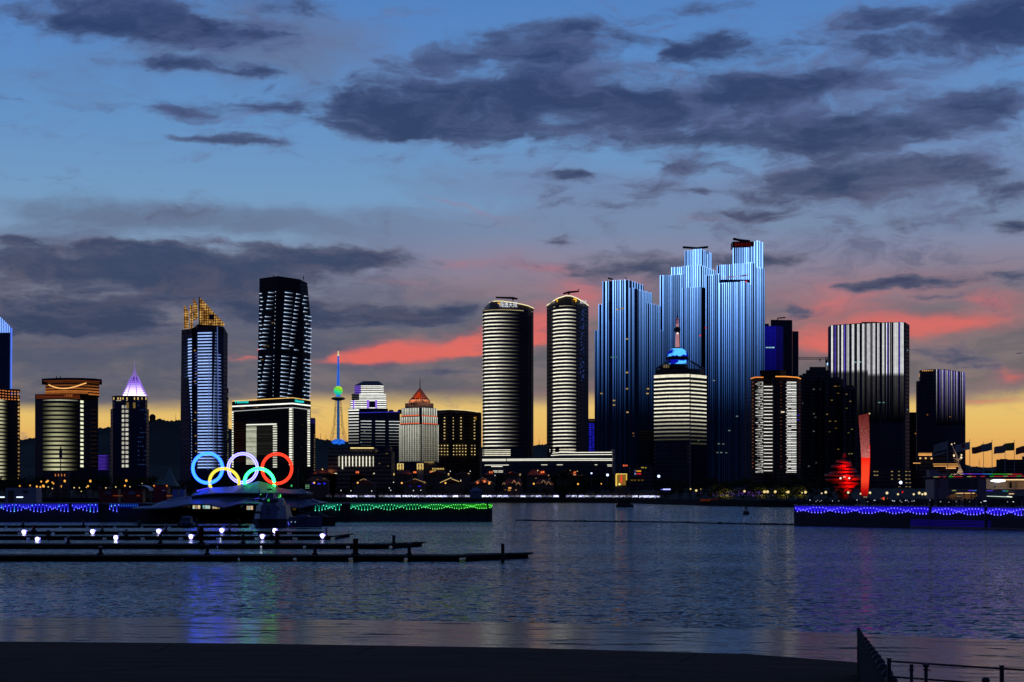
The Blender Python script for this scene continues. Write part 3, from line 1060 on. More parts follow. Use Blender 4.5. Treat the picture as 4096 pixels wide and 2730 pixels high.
# gold fins: fretted lattice plates with real thickness
m_, n_ = mat_new('gold_lit_lattice')
gp = n_.n('ShaderNodeNewGeometry').outputs['Position']
gx, gy, gz = n_.sep(gp)
u_ = n_.m('FRACT', n_.m('DIVIDE', n_.m('ADD', gx, gy), 2.1))
v_ = n_.m('FRACT', n_.m('DIVIDE', gz, 2.3))
ln = n_.m('MAXIMUM', n_.m('GREATER_THAN', u_, .72), n_.m('GREATER_THAN', v_, .72))
nz_ = n_.step(n_.noise(gp, 0.18, 5, .7), .3, .7)
gst = n_.m('MULTIPLY_ADD', n_.m('SUBTRACT', 1.0, ln), n_.m('MULTIPLY_ADD', nz_, .75, .10), .03)
e_ = n_.n('ShaderNodeEmission')
n_.link(n_.mix(nz_, lin(196, 120, 50), lin(255, 200, 110)), e_.inputs[0])
n_.link(gst, e_.inputs[1])
GOLD = finish(m_, n_, e_.outputs[0])


def gold_fin(pts, d0, d1, label=None):
    """upright plate outlined in photo points"""
    vs = [PT(px, py, D + d0) for px, py in pts] + [PT(px, py, D + d1) for px, py in pts]
    k = len(pts)
    fs = [tuple(range(k)), tuple(range(2 * k - 1, k - 1, -1))] + [(i, (i + 1) % k, (i + 1) % k + k, i + k) for i in range(k)]
    return T.part('gold_fin', MB().add(vs, fs), GOLD, label=label)


main = gold_fin([(797, 1189), (821, 1212), (860, 1256), (884, 1280), (898, 1297), (897, 1306), (799, 1298)], 0, 9, 'largest gold fin with dark square opening')
gold_fin([(772, 1193), (783, 1207), (790, 1222), (791, 1275), (773, 1284)], 14, 24)
gold_fin([(759, 1217), (771, 1227), (772, 1322), (760, 1322)], 22, 30)
gold_fin([(736, 1219), (748, 1236), (755, 1249), (754, 1316), (735, 1316)], 14, 26)
T.part('square_opening', MB().box(X(837, D), X(857, D), D - .6, D + .2, Z(1280, D), Z(1258, D)), DARK_M, parent=main)
T.part('edge_beam', MB().tube([PT(797, 1189, D - .3), PT(797, 1300, D - .3)], .5, 4), DARK_M)

# ---- pale slender block right behind it
D = 1720
T = building('apartment_block', 'slender pale block of small windows beside the gold crowned tower', 'building', 906, D)
fp = poly([(896, 0), (914, 4), (914, 30), (896, 30)], D)
T.part('block_body', MB().prism(fp, GROUND, Z(1553, D)), STONE_F)
windows(T, [(px, y, D - .5) for px in (903, 908, 912) for y in rows(1560, 1860, 9) if random.random() < .6], D, 3, 4, lc(190, 180, 150, .35))

# ---- tall softly twisted tower with slanting dashes
D = 1750
T = building('office_tower', 'tall dark tower with gently twisted faces of slanting white light dashes', 'tower', 1136, D)
lvl = [(2000, 1020, 1100, 1236), (1592, 1029, 1100, 1238), (1400, 1032, 1104, 1241), (1267, 1035, 1108, 1243), (1109, 1038, 1112, 1229)]
prev = None
bodyv, bodyf = [], []
for i, (y, xl, xc, xr) in enumerate(lvl):
    q4 = [PT(xl, y, D + 14), PT(xc, y, D), PT(xr - 30, y, D + 8), PT(xr, y, D + 20), PT(xr - 6, y, D + 62), PT(xl + 6, y, D + 60)]
    for p in q4:
        p.z = Z(y, D)
    bodyv += q4
bodyv[-6].z, bodyv[-5].z, bodyv[-4].z, bodyv[-3].z = Z(1108, D), Z(1105, D), Z(1114, D), Z(1123, D)
bodyv[-2].z, bodyv[-1].z = Z(1123, D), Z(1108, D)
for v in bodyv[:6]:
    v.z = GROUND
for r in range(len(lvl) - 1):
    for k in range(6):
        k2 = (k + 1) % 6
        bodyf.append((r * 6 + k, r * 6 + k2, (r + 1) * 6 + k2, (r + 1) * 6 + k))
bodyf += [tuple(range(24, 30)), (5, 4, 3, 2, 1, 0)]
T.part('tower_body', MB().add(bodyv, bodyf), facade('twisted_glass', (0.014, 0.018, 0.028, 1), (0.010, 0.015, 0.026, 1), 4.0, 1.7, .65, .12))


def lerp_l(y):
    for a, b in zip(lvl, lvl[1:]):
        if b[0] <= y <= a[0]:
            t = (a[0] - y) / (a[0] - b[0])
            return [a[k] + (b[k] - a[k]) * t for k in (1, 2, 3)]


def seg_mesh(L, drop, taper):
    s = D / F
    vs, fa = [], []
    for i in range(7):
        t = i / 6
        h = (1.7 * (1 - t * .8) if taper else 1.5) * s
        x, z = L * s * t, -drop * s * t
        vs += [(x, -.5, z - h), (x, -.5, z + h), (x, .3, z + h), (x, .3, z - h)]
        fa += [1.0 - .55 * t if taper else 1.0] * 4
    fs = []
    for i in range(6):
        a, b = i * 4, i * 4 + 4
        fs += [(a, b, b + 1, a + 1), (a + 1, b + 1, b + 2, a + 2), (a + 2, b + 2, b + 3, a + 3), (a + 3, b + 3, b, a)]
    return MB().add(vs, fs, fa).mesh('light_dash', LED_SOFT, True)


sm = {'r': seg_mesh(33, 2.6, True), 's': seg_mesh(19, 1.6, True), 'c': seg_mesh(15, 0.5, False), 'e': seg_mesh(14, 1, False)}
wl = lc(196, 222, 255, 1.25)
for i, y in enumerate(rows(1168, 1592, 16.0)):
    if 1394 < y < 1414:
        continue
    xl, xc, xr = lerp_l(y)
    sh = i * 2.1                      # the dashes step sideways floor by floor
    items = [('e', xl + 1 + (i * 3) % 7, y + 1, .7), ('r', xl + 38 - sh * .95 if i < 16 else xl + 38 - (i - 14) * 2.4, y, .95), ('c', xc - 9, y - 1, .9),
             ('r', xc + 24 + (11 - i) * .5 if i < 14 else xc + 22 - (i - 15) * .2, y + 1, 1),
             ('s', xc + 74 - sh * .8 if i < 14 else xc + 70 - (i - 15) * 2, y + 6, .95), ('s', xr - 18 - ((i * 5) % 11), y + 11, .9)]
    if i > 4:
        items.append(('e', xr - 10, y + 12, .75))
    for k, px, py, s in items:
        if random.random() < .02 or px < xl:
            continue
        dpt = D + (14 * (xc - px) / (xc - xl) if px < xc else (8 * (px - xc) / (xr - 30 - xc) if px < xr - 30 else 8 + 12 * (px - xr + 30) / 30))
        ang = -math.atan2(14, (xc - xl) * D / F) if px < xc - 10 else math.atan2(8, (xr - 30 - xc) * D / F)
        kk = s * random.uniform(.92, 1.08)
        T.put('light_dash', sm[k], (X(px, dpt), dpt, Z(py, D)), None, tuple(c * kk for c in wl[:3]) + (1,), ang)
T.part('roof_mast', MB().tube([PT(1214, 1120, D + 16), PT(1214, 1106, D + 16)], .5, 5), DARK_M)
T.part('roof_mast', MB().tube([PT(1095, 1110, D + 10), PT(1095, 1101, D + 10)], .4, 5), DARK_M)
windows(T, [(1092, 1292, D + 1), (1150, 1294, D + 4), (1060, 1384, D + 8), (1076, 1385, D + 6), (1048, 1440, D + 10)], D, 12, 5, lc(160, 130, 80, .22))
T.part('aviation_light', MB().ball(PT(1032, 1400, D + 10), .7, 6, 4), LED_SOFT, color=lc(255, 50, 40, 1))

# ---- gate shaped office building with white outlines and teal signs
D = 1550
T = building('office_building', 'gate shaped office block outlined in white light with teal lettered roof signs', 'building', 1085, D)
gp_ = poly([(928, 26), (1170, 0), (1243, 22)], D)
T.part('block_body', MB().prism(gp_ + [(X(1238, D + 60), D + 64), (X(934, D + 60), D + 64)], GROUND, [Z(1602, D), Z(1596, D), Z(1600, D), Z(1602, D), Z(1602, D)]), facade('gate_facade', (0.022, 0.022, 0.026, 1), (0.008, 0.009, 0.014, 1), 3.8, 2.4, .55, .15))


def line_on(T, base, pxs, ys_, r, color, name='outline_light', off=.7, mat=None, zD=None):
    pts = []
    for px, py in zip(pxs, ys_):
        x, y = col_at(base, px)
        pts.append((x, y - off, Z(py, zD or D)))
    return T.part(name, MB().tube(pts, r * D / F, 4), mat or LED_SOFT, color=color)


line_on(T, gp_, (929, 1170, 1242), (1599, 1592, 1598), 1.5, lc(255, 205, 110, 1.0))
line_on(T, gp_, (929, 1170, 1242), (1621, 1615, 1619), 2.6, lc(255, 255, 244, 1.3))
line_on(T, gp_, (929, 1170, 1242), (1641, 1631, 1635), 1.3, lc(220, 222, 222, .7))
strips(T, [col_at(gp_, 926), col_at(gp_, 934)], rows(1645, 1866, 9.6), D, 5.6, lc(250, 250, 225, .9), None, 'outline_block', n=1, jit=.3)
strips(T, [col_at(gp_, 1157), col_at(gp_, 1172)], rows(1637, 1864, 9.6), D, 6.2, lc(255, 255, 236, 1.15), None, 'outline_block', n=1, jit=.12)
strips(T, [col_at(gp_, 1230), col_at(gp_, 1240)], rows(1641, 1868, 9.6), D, 6.0, lc(250, 250, 230, .95), None, 'outline_block', n=1, jit=.25)
line_on(T, gp_, (986, 1106), (1697, 1696), 2.4, lc(250, 250, 236, 1.1))
strips(T, [col_at(gp_, 985), col_at(gp_, 1000), col_at(gp_, 1026)], rows(1706, 1858, 5.0), D, 2.6, lc(240, 244, 214, .8), None, n=2, jit=.35)
strips(T, [col_at(gp_, 1027), col_at(gp_, 1090)], rows(1703, 1820, 5.0), D, 1.4, lc(120, 124, 110, .14), None, n=2, jit=.5)
strips(T, [col_at(gp_, 1092), col_at(gp_, 1108)], rows(1705, 1872, 9.6), D, 5.4, lc(240, 240, 220, .75), None, 'outline_block', n=1, jit=.3)
strips(T, [col_at(gp_, 936), col_at(gp_, 980)], rows(1690, 1850, 9.6), D, 4.0, lc(90, 52, 36, .10), None, n=2, jit=.4)
teal = lc(40, 225, 215, 1.2)
sg = T.part('sign_panel', MB().prism([(X(938, D + 25), D + 22.5), (X(996, D + 19), D + 16.3), (X(996, D + 19), D + 17.0), (X(938, D + 25), D + 23.4)], Z(1617, D), Z(1602, D)), DARK_M)
text_part(T, 'sign_lettering', 'Hisense', 967, 1608, D + 18.5, 13, teal, rz=-math.atan2(26, X(1170, D) - X(928, D + 26)), wide=1.15)
text_part(T, 'sign_lettering', 'Hisense', 1198, 1606, D + 7.5, 12, teal, rz=math.atan2(22, X(1243, D + 22) - X(1170, D)), wide=1.1)
windows(T, [(962, 1632, D + 21), (968, 1632, D + 20), (976, 1632, D + 20), (1018, 1630, D + 15), (1028, 1630, D + 14)], D, 7, 5, lc(150, 110, 70, .3))
windows(T, [(px, y, D + 10) for px, y in ((1190, 1690), (1196, 1740), (1204, 1790), (1190, 1830), (1210, 1700))], D, 10, 3, lc(110, 80, 40, .12))

# ---- dark slab just right of it
D = 1800
T = building('office_block', 'narrow dark slab with a violet top just right of the gate shaped block', 'building', 1252, D)
fp = poly([(1240, 0), (1260, 4), (1262, 40), (1240, 40)], D)
T.part('block_body', MB().prism(fp, GROUND, Z(1672, D)), GLASS_B)
windows(T, [(1258, y, D + 3) for y in rows(1740, 1880, 10)], D, 4, 4, lc(190, 170, 110, .3))
for px in (1243, 1248, 1253, 1258):
    x, y = col_at(fp, px)
    T.put('light_fin', fin_mesh('light_fin', .5, .4, Z(1696, D) - T.loc.z, Z(1674, D) - T.loc.z, lambda t: 1.0), (x, y, T.loc.z), color=lc(60, 50, 150, .4))


# ---- television tower on the hill
D = 3560
HB = Z(1772, D)
T = Thing('television_tower', 'slim blue lit television tower with green sphere on the hill', 'tower', (X(1353, D), D, HB))
cx = X(1353, D)
s = D / F
blu = lc(50, 140, 255, .75)
shaft = MB()
T.part('shaft', MB().lathe(cx, D, [(6.2 * s, HB), (5.2 * s, Z(1600, D))], 8), led_mat('blue_lit_shaft', 'NONE', .55, .12), color=lc(50, 120, 205, .42))
for k in range(8):
    a = 2 * math.pi * k / 8 + .2
    p0 = (cx + 36 * s * math.cos(a), D + 36 * s * math.sin(a), HB)
    p1 = (cx + 20 * s * math.cos(a), D + 20 * s * math.sin(a), Z(1700, D))
    p2 = (cx + 12 * s * math.cos(a), D + 12 * s * math.sin(a), Z(1602, D))
    T.part('leg', MB().tube([p0, p1, p2], [.6 * s, .55 * s, .5 * s], 4), STEEL)
br = MB()
lv = [(1772, 36), (1735, 28), (1700, 20), (1665, 16.5), (1630, 13.5)]
for (ya, ra), (yb, rb) in zip(lv, lv[1:]):
    for k in range(8):
        a, b = 2 * math.pi * k / 8 + .2, 2 * math.pi * (k + 1) / 8 + .2
        br.tube([(cx + ra * s * math.cos(a), D + ra * s * math.sin(a), Z(ya, D)), (cx + rb * s * math.cos(b), D + rb * s * math.sin(b), Z(yb, D))], .3 * s, 3)
        br.tube([(cx + rb * s * math.cos(a), D + rb * s * math.sin(a), Z(yb, D)), (cx + rb * s * math.cos(b), D + rb * s * math.sin(b), Z(yb, D))], .3 * s, 3)
T.part('lattice', br, STEEL)
T.part('foot_drum', MB().lathe(cx, D, [(20 * s, HB - 10), (27 * s, Z(1769, D)), (26 * s, Z(1764, D)), (14 * s, Z(1758, D))], 16), led_mat('blue_dots', 'NONE', .9, .35), color=lc(40, 120, 255, .75))
T.part('platform', MB().lathe(cx, D, [(7 * s, Z(1604, D)), (26 * s, Z(1599, D)), (29 * s, Z(1595, D)), (24 * s, Z(1592, D)), (8 * s, Z(1590, D))], 20), STEEL)
T.part('platform_light', MB().lathe(cx, D, [(18 * s, Z(1592.5, D)), (22 * s, Z(1590.5, D)), (12 * s, Z(1588, D))], 16), LED, color=lc(160, 150, 50, .45))
T.part('collar', MB().lathe(cx, D, [(11 * s, Z(1590, D)), (8 * s, Z(1580, D))], 12), LED, color=blu)
m_, n_ = mat_new('green_lit_globe')
gpos = n_.n('ShaderNodeNewGeometry').outputs['Position']
vo = n_.n('ShaderNodeTexVoronoi', feature='DISTANCE_TO_EDGE')
n_.link(gpos, vo.inputs['Vector'])
vo.inputs['Scale'].default_value = .42
ln = n_.step(vo.outputs['Distance'], .02, .12)
gx, gy, gz = n_.sep(gpos)
tz = n_.m('DIVIDE', n_.m('SUBTRACT', gz, Z(1581, D)), 36 * s)
tx = n_.m('MULTIPLY_ADD', n_.m('DIVIDE', n_.m('SUBTRACT', gx, cx), 36 * s), .35, tz)
cr_ = n_.ramp(tx, [(0.0, lin(20, 190, 190)), (0.35, lin(50, 235, 150)), (0.6, lin(110, 240, 60)), (0.9, lin(190, 240, 60))])
e_ = n_.n('ShaderNodeEmission')
n_.link(cr_, e_.inputs[0])
n_.link(n_.m('MULTIPLY_ADD', ln, .7, .35), e_.inputs[1])
T.part('globe', MB().ball((cx, D, Z(1563, D)), 18 * s, 20, 14), finish(m_, n_, e_.outputs[0]))
seg_ = [(1547, 9), (1535, 7), (1500, 6.5), (1498, 5), (1460, 4.5), (1458, 3.6), (1425, 3)]
for k in range(4):
    a = math.pi / 4 + k * math.pi / 2
    T.part('mast_leg', MB().tube([(cx + r * s * math.cos(a), D + r * s * math.sin(a), Z(y, D)) for y, r in seg_], .9 * s, 4), LED, color=lc(45, 120, 255, .8))
T.part('mast_core', MB().tube([(cx, D, Z(1547, D)), (cx, D, Z(1424, D))], [3.8 * s, 1.6 * s], 6), led_mat('blue_mast', 'NONE', 1.0, .10), color=lc(50, 110, 235, .6))
T.part('beacon', MB().lathe(cx, D, [(5 * s, Z(1424, D)), (5 * s, Z(1421, D)), (2.5 * s, Z(1418, D)), (1.6 * s, Z(1404, D))], 8), LED_SOFT, color=lc(250, 235, 170, .8))
T.part('needle', MB().tube([(cx, D, Z(1405, D)), (cx, D, Z(1394, D))], [1.2 * s, .5 * s], 5), DARK_M)

# ---- radome and thin masts on the hills
D = 3590
T = Thing('radome', 'small round dome standing on the hill top left of the gold crowned tower', 'dome', (X(610, D), D, Z(1692, D)))
T.part('dome', MB().ball((X(610, D), D, Z(1670, D)), 13 * D / F, 14, 10), HILLM)
T.part('drum', MB().lathe(X(610, D), D, [(12 * D / F, Z(1695, D)), (12 * D / F, Z(1672, D))], 12), HILLM)
for i, (px, y0, y1, d, lab) in enumerate([(703, 1690, 1655, 3590, 'thin radio mast on the hill close left of the gold crowned tower'), (1282, 1764, 1733, 3590, 'taller thin mast on the hill left of the television tower'),
                                          (1304, 1768, 1738, 3590, 'shorter thin mast on the hill beside the television tower'), (2157, 1785, 1754, 3590, 'thin mast on the low hill between the twin curved towers'),
                                          (3917, 1868, 1836, 2690, 'small lattice mast on the wooded ridge under the flags')]):
    T = Thing('radio_mast', lab, 'mast', (X(px, d), d, Z(y0, d)))
    ss = d / F
    mb = MB()
    for sx in (-1, 1):
        mb.tube([(X(px, d) + sx * (3.5 if i == 4 else .8) * ss, d, Z(y0 + 4, d)), (X(px, d), d, Z(y1 + 4, d))], .45 * ss, 4)
    T.part('frame', mb, STEEL)
    T.part('tip', MB().tube([(X(px, d), d, Z(y1 + 5, d)), (X(px, d), d, Z(y1, d))], .35 * ss, 4), STEEL)

# ---- stepped white-banded building
D = 2000
T = building('stepped_tower', 'stepped tower with bright white floor bands and violet lit corners', 'tower', 1470, D)


def tier(x0, x1, y0, y1, dd, mat, dep=50):
    a = poly([(x0, dd + 6), (x0 + (x1 - x0) * .22, dd), (x0 + (x1 - x0) * .86, dd), (x1, dd + 5)], D)
    T.part('tier', MB().prism(a + [(a[-1][0] * (D + dd + dep) / a[-1][1], D + dd + dep), (a[0][0] * (D + dd + dep) / a[0][1], D + dd + dep)], Z(y1, D), Z(y0, D)), mat)
    return a


t4 = tier(1393, 1552, 1635, 1990, 0, GLASS_D, 60)
t3 = tier(1400, 1547, 1600, 1634.8, 3, GLASS_D, 54)
t2 = tier(1407, 1544, 1574, 1599.8, 6, GLASS_D, 48)
t1 = tier(1418, 1535, 1540, 1573.8, 9, GLASS_D, 42)
wb = lc(255, 255, 246, 1.15)


def whole(a):
    return [a[0], a[1], a[2], a[3]]


strips(T, whole(t1)[1:], rows(1543, 1573, 7.4), D, 3.4, wb, None, n=1)
strips(T, whole(t1)[:2], rows(1543, 1573, 7.4), D, 3.4, lc(140, 100, 240, .8), None, n=1, name='violet_light')
strips(T, whole(t2)[1:], rows(1577, 1599, 7.2), D, 3.6, wb, None, n=1)
strips(T, whole(t2)[:2], rows(1579, 1599, 7.2), D, 1.6, lc(120, 120, 120, .4), None, n=1)
strips(T, [col_at(t3, p) for p in (1401, 1432, 1470)], [1603, 1610, 1618, 1626, 1632], D, 3.4, wb, None, n=1)
strips(T, [col_at(t3, p) for p in (1470, 1508)], [1603, 1632], D, 3.4, wb, None, n=1)
strips(T, [col_at(t3, p) for p in (1508, 1526, 1546)], [1603, 1610, 1618, 1626, 1632], D, 3.4, wb, None, n=1)
strips(T, [col_at(t4, p) for p in (1394, 1428, 1436)], rows(1641, 1780, 12.0), D, 4.6, wb, lambda t: .9, n=2, row_fade=lambda y: max(.25, 1.15 - (y - 1640) / 170))
for px in (1416, 1472, 1505):
    x, y = col_at(t3, px)
    T.put('violet_light', fin_mesh('violet_light', 9 * D / F * (1 if px != 1505 else .8), .8, Z(1634, D) - T.loc.z, Z(1601, D) - T.loc.z, lambda t: 1.0, LED_SOFT), (x, y, T.loc.z), color=lc(165, 120, 250, .85))
rf = poly([(1418, 12), (1440, 8), (1520, 8), (1536, 12)], D)
T.part('roof', MB().prism(rf + [(rf[-1][0] * (D + 50) / rf[-1][1], D + 50), (rf[0][0] * (D + 50) / rf[0][1], D + 50)], Z(1539.5, D), [(X(1452, D + 22), D + 22), (X(1458, D + 20), D + 20), (X(1510, D + 20), D + 20), (X(1516, D + 22), D + 22), (X(1514, D + 40), D + 40), (X(1454, D + 40), D + 40)], Z(1521, D)), ROOF_M)

# ---- dark block with dashed floor lights in front of it
D = 1850
T = building('office_block', 'long dark block with three columns of white floor dashes', 'building', 1518, D)
fb = poly([(1435, 0), (1600, 14)], D)
T.part('block_body', MB().prism(fb + [(X(1600, D + 60), D + 60), (X(1437, D + 50), D + 50)], GROUND, [Z(1651, D), Z(1646, D), Z(1646, D), Z(1651, D)]), GLASS_B)
line_on(T, fb, (1436, 1598), (1652, 1646), 1.0, lc(60, 60, 220, .8), 'roof_light')
for a, b in ((1443, 1486), (1502, 1540), (1556, 1600)):
    strips(T, [col_at(fb, a), col_at(fb, b)], rows(1685, 1782, 12.1), D, 2.0, lc(236, 240, 232, .95), None, n=2, row_fade=lambda y: max(.15, 1.1 - (y - 1684) / 110))
for px, w, h in ((1558, 12, 10), (1596, 14, 11), (1500, 20, 4), (1545, 18, 3)):
    T.part('roof_plant', MB().lathe(X(px, D), D + 25, [(w * D / F, Z(1652, D)), (w * D / F, Z(1648 - h * .5, D)), (w * .6 * D / F, Z(1646 - h, D))], 10), DARK_M)
windows(T, [(1458, 1728, D), (1444, 1770, D), (1575, 1722, D + 10)], D, 4, 4, lc(150, 190, 190, .4))

# ---- orange pyramid tower with white fins
D = 1650
T = building('office_tower', 'white finned tower with floodlit orange pyramid roof and mast', 'tower', 1676, D)
m3 = poly([(1597, 16), (1684, 0), (1692, 0), (1754, 20)], D)
m2 = poly([(1601, 18), (1683, 2), (1692, 2), (1750, 21)], D)
m1 = poly([(1606, 20), (1682, 4), (1692, 4), (1748, 22)], D)


def solid(a, y1, y0, mat, name='tier', dep=58):
    return T.part(name, MB().prism(a + [(a[-1][0] * (D + dep) / a[-1][1], D + dep), (a[0][0] * (D + dep) / a[0][1], D + dep)], Z(y1, D), Z(y0, D)), mat)


solid(m3, 1990, 1697, GLASS_D, 'tower_body', 62)
solid(m2, 1696.8, 1665, GLASS_D)
solid(m1, 1664.8, 1630, GLASS_D)
fw = lc(244, 244, 226, .92)


def finset(base, pxs, yt, yb, w, fade, col=fw, cap=None):
    ms = fin_mesh('light_fin', w * D / F, .55, Z(yb, D) - T.loc.z, Z(yt, D) - T.loc.z, fade, LED, 10)
    for px in pxs:
        x, y = col_at(base, px)
        k = random.uniform(.85, 1.12)
        T.put('light_fin', ms, (x, y, T.loc.z), color=tuple(c * k for c in col[:3]) + (1,))
    if cap:
        mc = MB().box(-w * .75 * D / F, w * .75 * D / F, -.9, .1, -2.2 * D / F, 2.2 * D / F).mesh('orange_cap_light', LED_SOFT, True)
        for px in pxs:
            x, y = col_at(base, px)
            T.put('orange_cap_light', mc, (x, y, Z(yb, D)), color=lc(255, 110, 70, .9))


lf_ = lambda a, b, k: [a + (b - a) * i / (k - 1) for i in range(k)]
finset(m1, lf_(1609, 1674, 11), 1631, 1661, 3.4, lambda t: .75 + .25 * t, cap=True)
finset(m1, lf_(1690, 1746, 9), 1631, 1663, 3.2, lambda t: .75 + .25 * t, cap=True)
finset(m2, lf_(1604, 1675, 11), 1667, 1693, 3.4, lambda t: .75 + .25 * t, cap=True)
finset(m2, lf_(1691, 1748, 9), 1666, 1694, 3.2, lambda t: .75 + .25 * t, cap=True)
finset(m3, lf_(1601, 1675, 12), 1699, 1846, 2.5, lambda t: .55 + .45 * t)
finset(m3, lf_(1693, 1751, 10), 1699, 1846, 2.1, lambda t: .42 + .38 * t)
finset(m3, (1597.5, 1680, 1689, 1753.5), 1698, 1850, 1.2, lambda t: .5 + .5 * t)
strips(T, [m3[0], m3[1]], rows(1712, 1842, 7.9), D, 1.3, lc(200, 190, 150, .30), None, n=1, out=.3, jit=.3)
strips(T, [m3[2], m3[3]], rows(1712, 1842, 7.9), D, 1.6, lc(200, 185, 130, .34), None, n=1, out=.3, jit=.3)
STONE_O = plain('warm_stone', (0.42, 0.30, 0.22, 1), 0.85)
s1 = poly([(1620, 24), (1684, 10), (1734, 26)], D)
s2 = poly([(1635, 28), (1684, 16), (1721, 28)], D)
solid(s1, 1629, 1609, STONE_O, 'setback', 54)
solid(s2, 1608.5, 1594, STONE_O, 'setback', 50)
pb = poly([(1639, 32), (1685, 19), (1717, 31)], D)
pbk = [(X(1714, D + 48), D + 48), (X(1642, D + 48), D + 48)]
ap = (X(1680, D + 34), D + 34)
T.part('pyramid_roof', MB().prism(pb + pbk, Z(1593.5, D), [ap] * 5, [Z(1542, D)] * 5), plain('copper_roof', (0.50, 0.17, 0.08, 1), .6, var=.15))
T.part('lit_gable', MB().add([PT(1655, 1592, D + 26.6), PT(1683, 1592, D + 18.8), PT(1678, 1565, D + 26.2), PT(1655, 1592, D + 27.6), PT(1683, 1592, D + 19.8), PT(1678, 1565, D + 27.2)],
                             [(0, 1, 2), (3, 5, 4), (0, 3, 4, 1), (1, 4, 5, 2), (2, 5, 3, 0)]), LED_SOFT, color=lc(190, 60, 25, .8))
T.part('mast', MB().tube([(ap[0], ap[1], Z(1545, D)), (ap[0], ap[1], Z(1500, D))], [.5, .2], 5), DARK_M)
windows(T, [(px, 1617, D + 14) for px in (1646, 1655, 1664, 1672)], D, 5, 8, lc(50, 30, 20, .2))




for px, dd in ((1637, 22), (1690, 8), (1719, 20), (1660, 14)):
    x = X(px, D + dd)
    flood(T, 'floodlight', (x, D + dd - 4, Z(1606, D)), (1, .40, .16), 4500)
for px, dd in ((1626, 10), (1652, 3), (1678, 0), (1700, 4), (1728, 12)):
    flood(T, 'floodlight', (X(px, D + dd), D + dd - 2, Z(1624, D)), (1, .5, .25), 1300)
# lit porticoes at its foot
DP = 1560
for i, (x0, x1, y0, y1, lab) in enumerate([(1589, 1614, 1853, 1873, 'left of two small lit porticoes before the orange pyramid tower'), (1668, 1693, 1853, 1873, 'right of two small lit porticoes before the orange pyramid tower')]):
    P_ = building('portico', lab, 'building', (x0 + x1) / 2, DP)
    P_.part('roof_beam', MB().box(X(x0 - 1, DP), X(x1 + 1, DP), DP - 1, DP + 8, Z(y0 + 2, DP), Z(y0 - 1, DP)), STONE)
    P_.part('wall', MB().box(X(x0, DP), X(x1, DP), DP + 1, DP + 7, GROUND, Z(y0 + 2, DP)), STONE)
    for k in range(3):
        px = x0 + 1.5 + k * (x1 - x0 - 3) / 2
        P_.part('pillar', MB().box(X(px - 1.6, DP), X(px + 1.6, DP), DP - .6, DP + .8, Z(y1 + 6, DP), Z(y0 + 2.2, DP)), LED_SOFT, color=lc(255, 225, 140, .9))
    P_.part('lintel_light', MB().box(X(x0, DP), X(x1, DP), DP - .9, DP - .2, Z(y0 + 4.5, DP), Z(y0 + 2.5, DP)), LED_SOFT, color=lc(255, 220, 130, .9))
    P_.part('base_light', MB().box(X(x0, DP), X(x1, DP), DP - .9, DP - .2, Z(y1 + 1, DP), Z(y1 - 2, DP)), LED_SOFT, color=lc(235, 190, 100, .8))
P_ = building('gatehouse', 'low pale lit gatehouse wall at the foot of the orange pyramid tower', 'building', 1718, DP)
P_.part('wall', MB().box(X(1695, DP), X(1740, DP), DP + 4, DP + 14, GROUND, Z(1850, DP)), PLASTER)
P_.part('cornice_light', MB().box(X(1695, DP), X(1735, DP), DP + 3.2, DP + 3.8, Z(1849.5, DP), Z(1848, DP)), LED_SOFT, color=lc(255, 220, 140, .6))
flood(P_, 'floodlight', (X(1722, DP), DP + 1, Z(1856, DP)), (1, .8, .45), 500)

# ---- brown hotel with dotted window lamps
D = 1750
T = building('hotel_block', 'brown slab hotel with columns of small warm lamps and a lit roof edge', 'hotel', 1835, D)
hf = poly([(1746, 6), (1800, 0), (1865, 4), (1918, 18), (1926, 30)], D)
T.part('block_body', MB().prism(hf + [(X(1924, D + 70), D + 70), (X(1748, D + 60), D + 60)], GROUND, [Z(1640, D), Z(1639, D), Z(1642, D), Z(1646, D), Z(1648, D), Z(1648, D), Z(1640, D)]), BROWN_F)
line_on(T, hf, (1749, 1800, 1865, 1917), (1640, 1638.5, 1641.5, 1646), 1.3, lc(255, 235, 170, .95), 'roof_light')
for px in (1778, 1812, 1844, 1873, 1898):
    T_y = rows(1672, 1762, 12.05)
    windows(T, [(px, y, D + 8 if px > 1870 else D + 1) for y in T_y], D, 5.5, 3.2, lc(255, 228, 150, .8), 'wall_lamp', jit=.25)
for yy in rows(1783, 1822, 12.2):
    windows(T, [(px, yy, D + 9 if px > 1870 else D + 1) for px in rows(1754, 1902, 12.1)], D, 4.4, 3.4, lc(255, 226, 150, .75), 'wall_lamp', jit=.45)
for px in (1766, 1829):
    T.part('parapet_opening', MB().box(X(px - 10, D), X(px + 10, D), D - .9, D + 1.5, Z(1655, D), Z(1649, D)), STONE)
windows(T, [(1903, 1674, D + 12)], D, 7, 12, lc(200, 140, 20, .35))
for px, w in ((1750, 5), (1828, 7)):
    T.part('roof_plant', MB().box(X(px - w, D), X(px + w, D), D + 20, D + 34, Z(1641, D), Z(1635, D)), DARK_M)

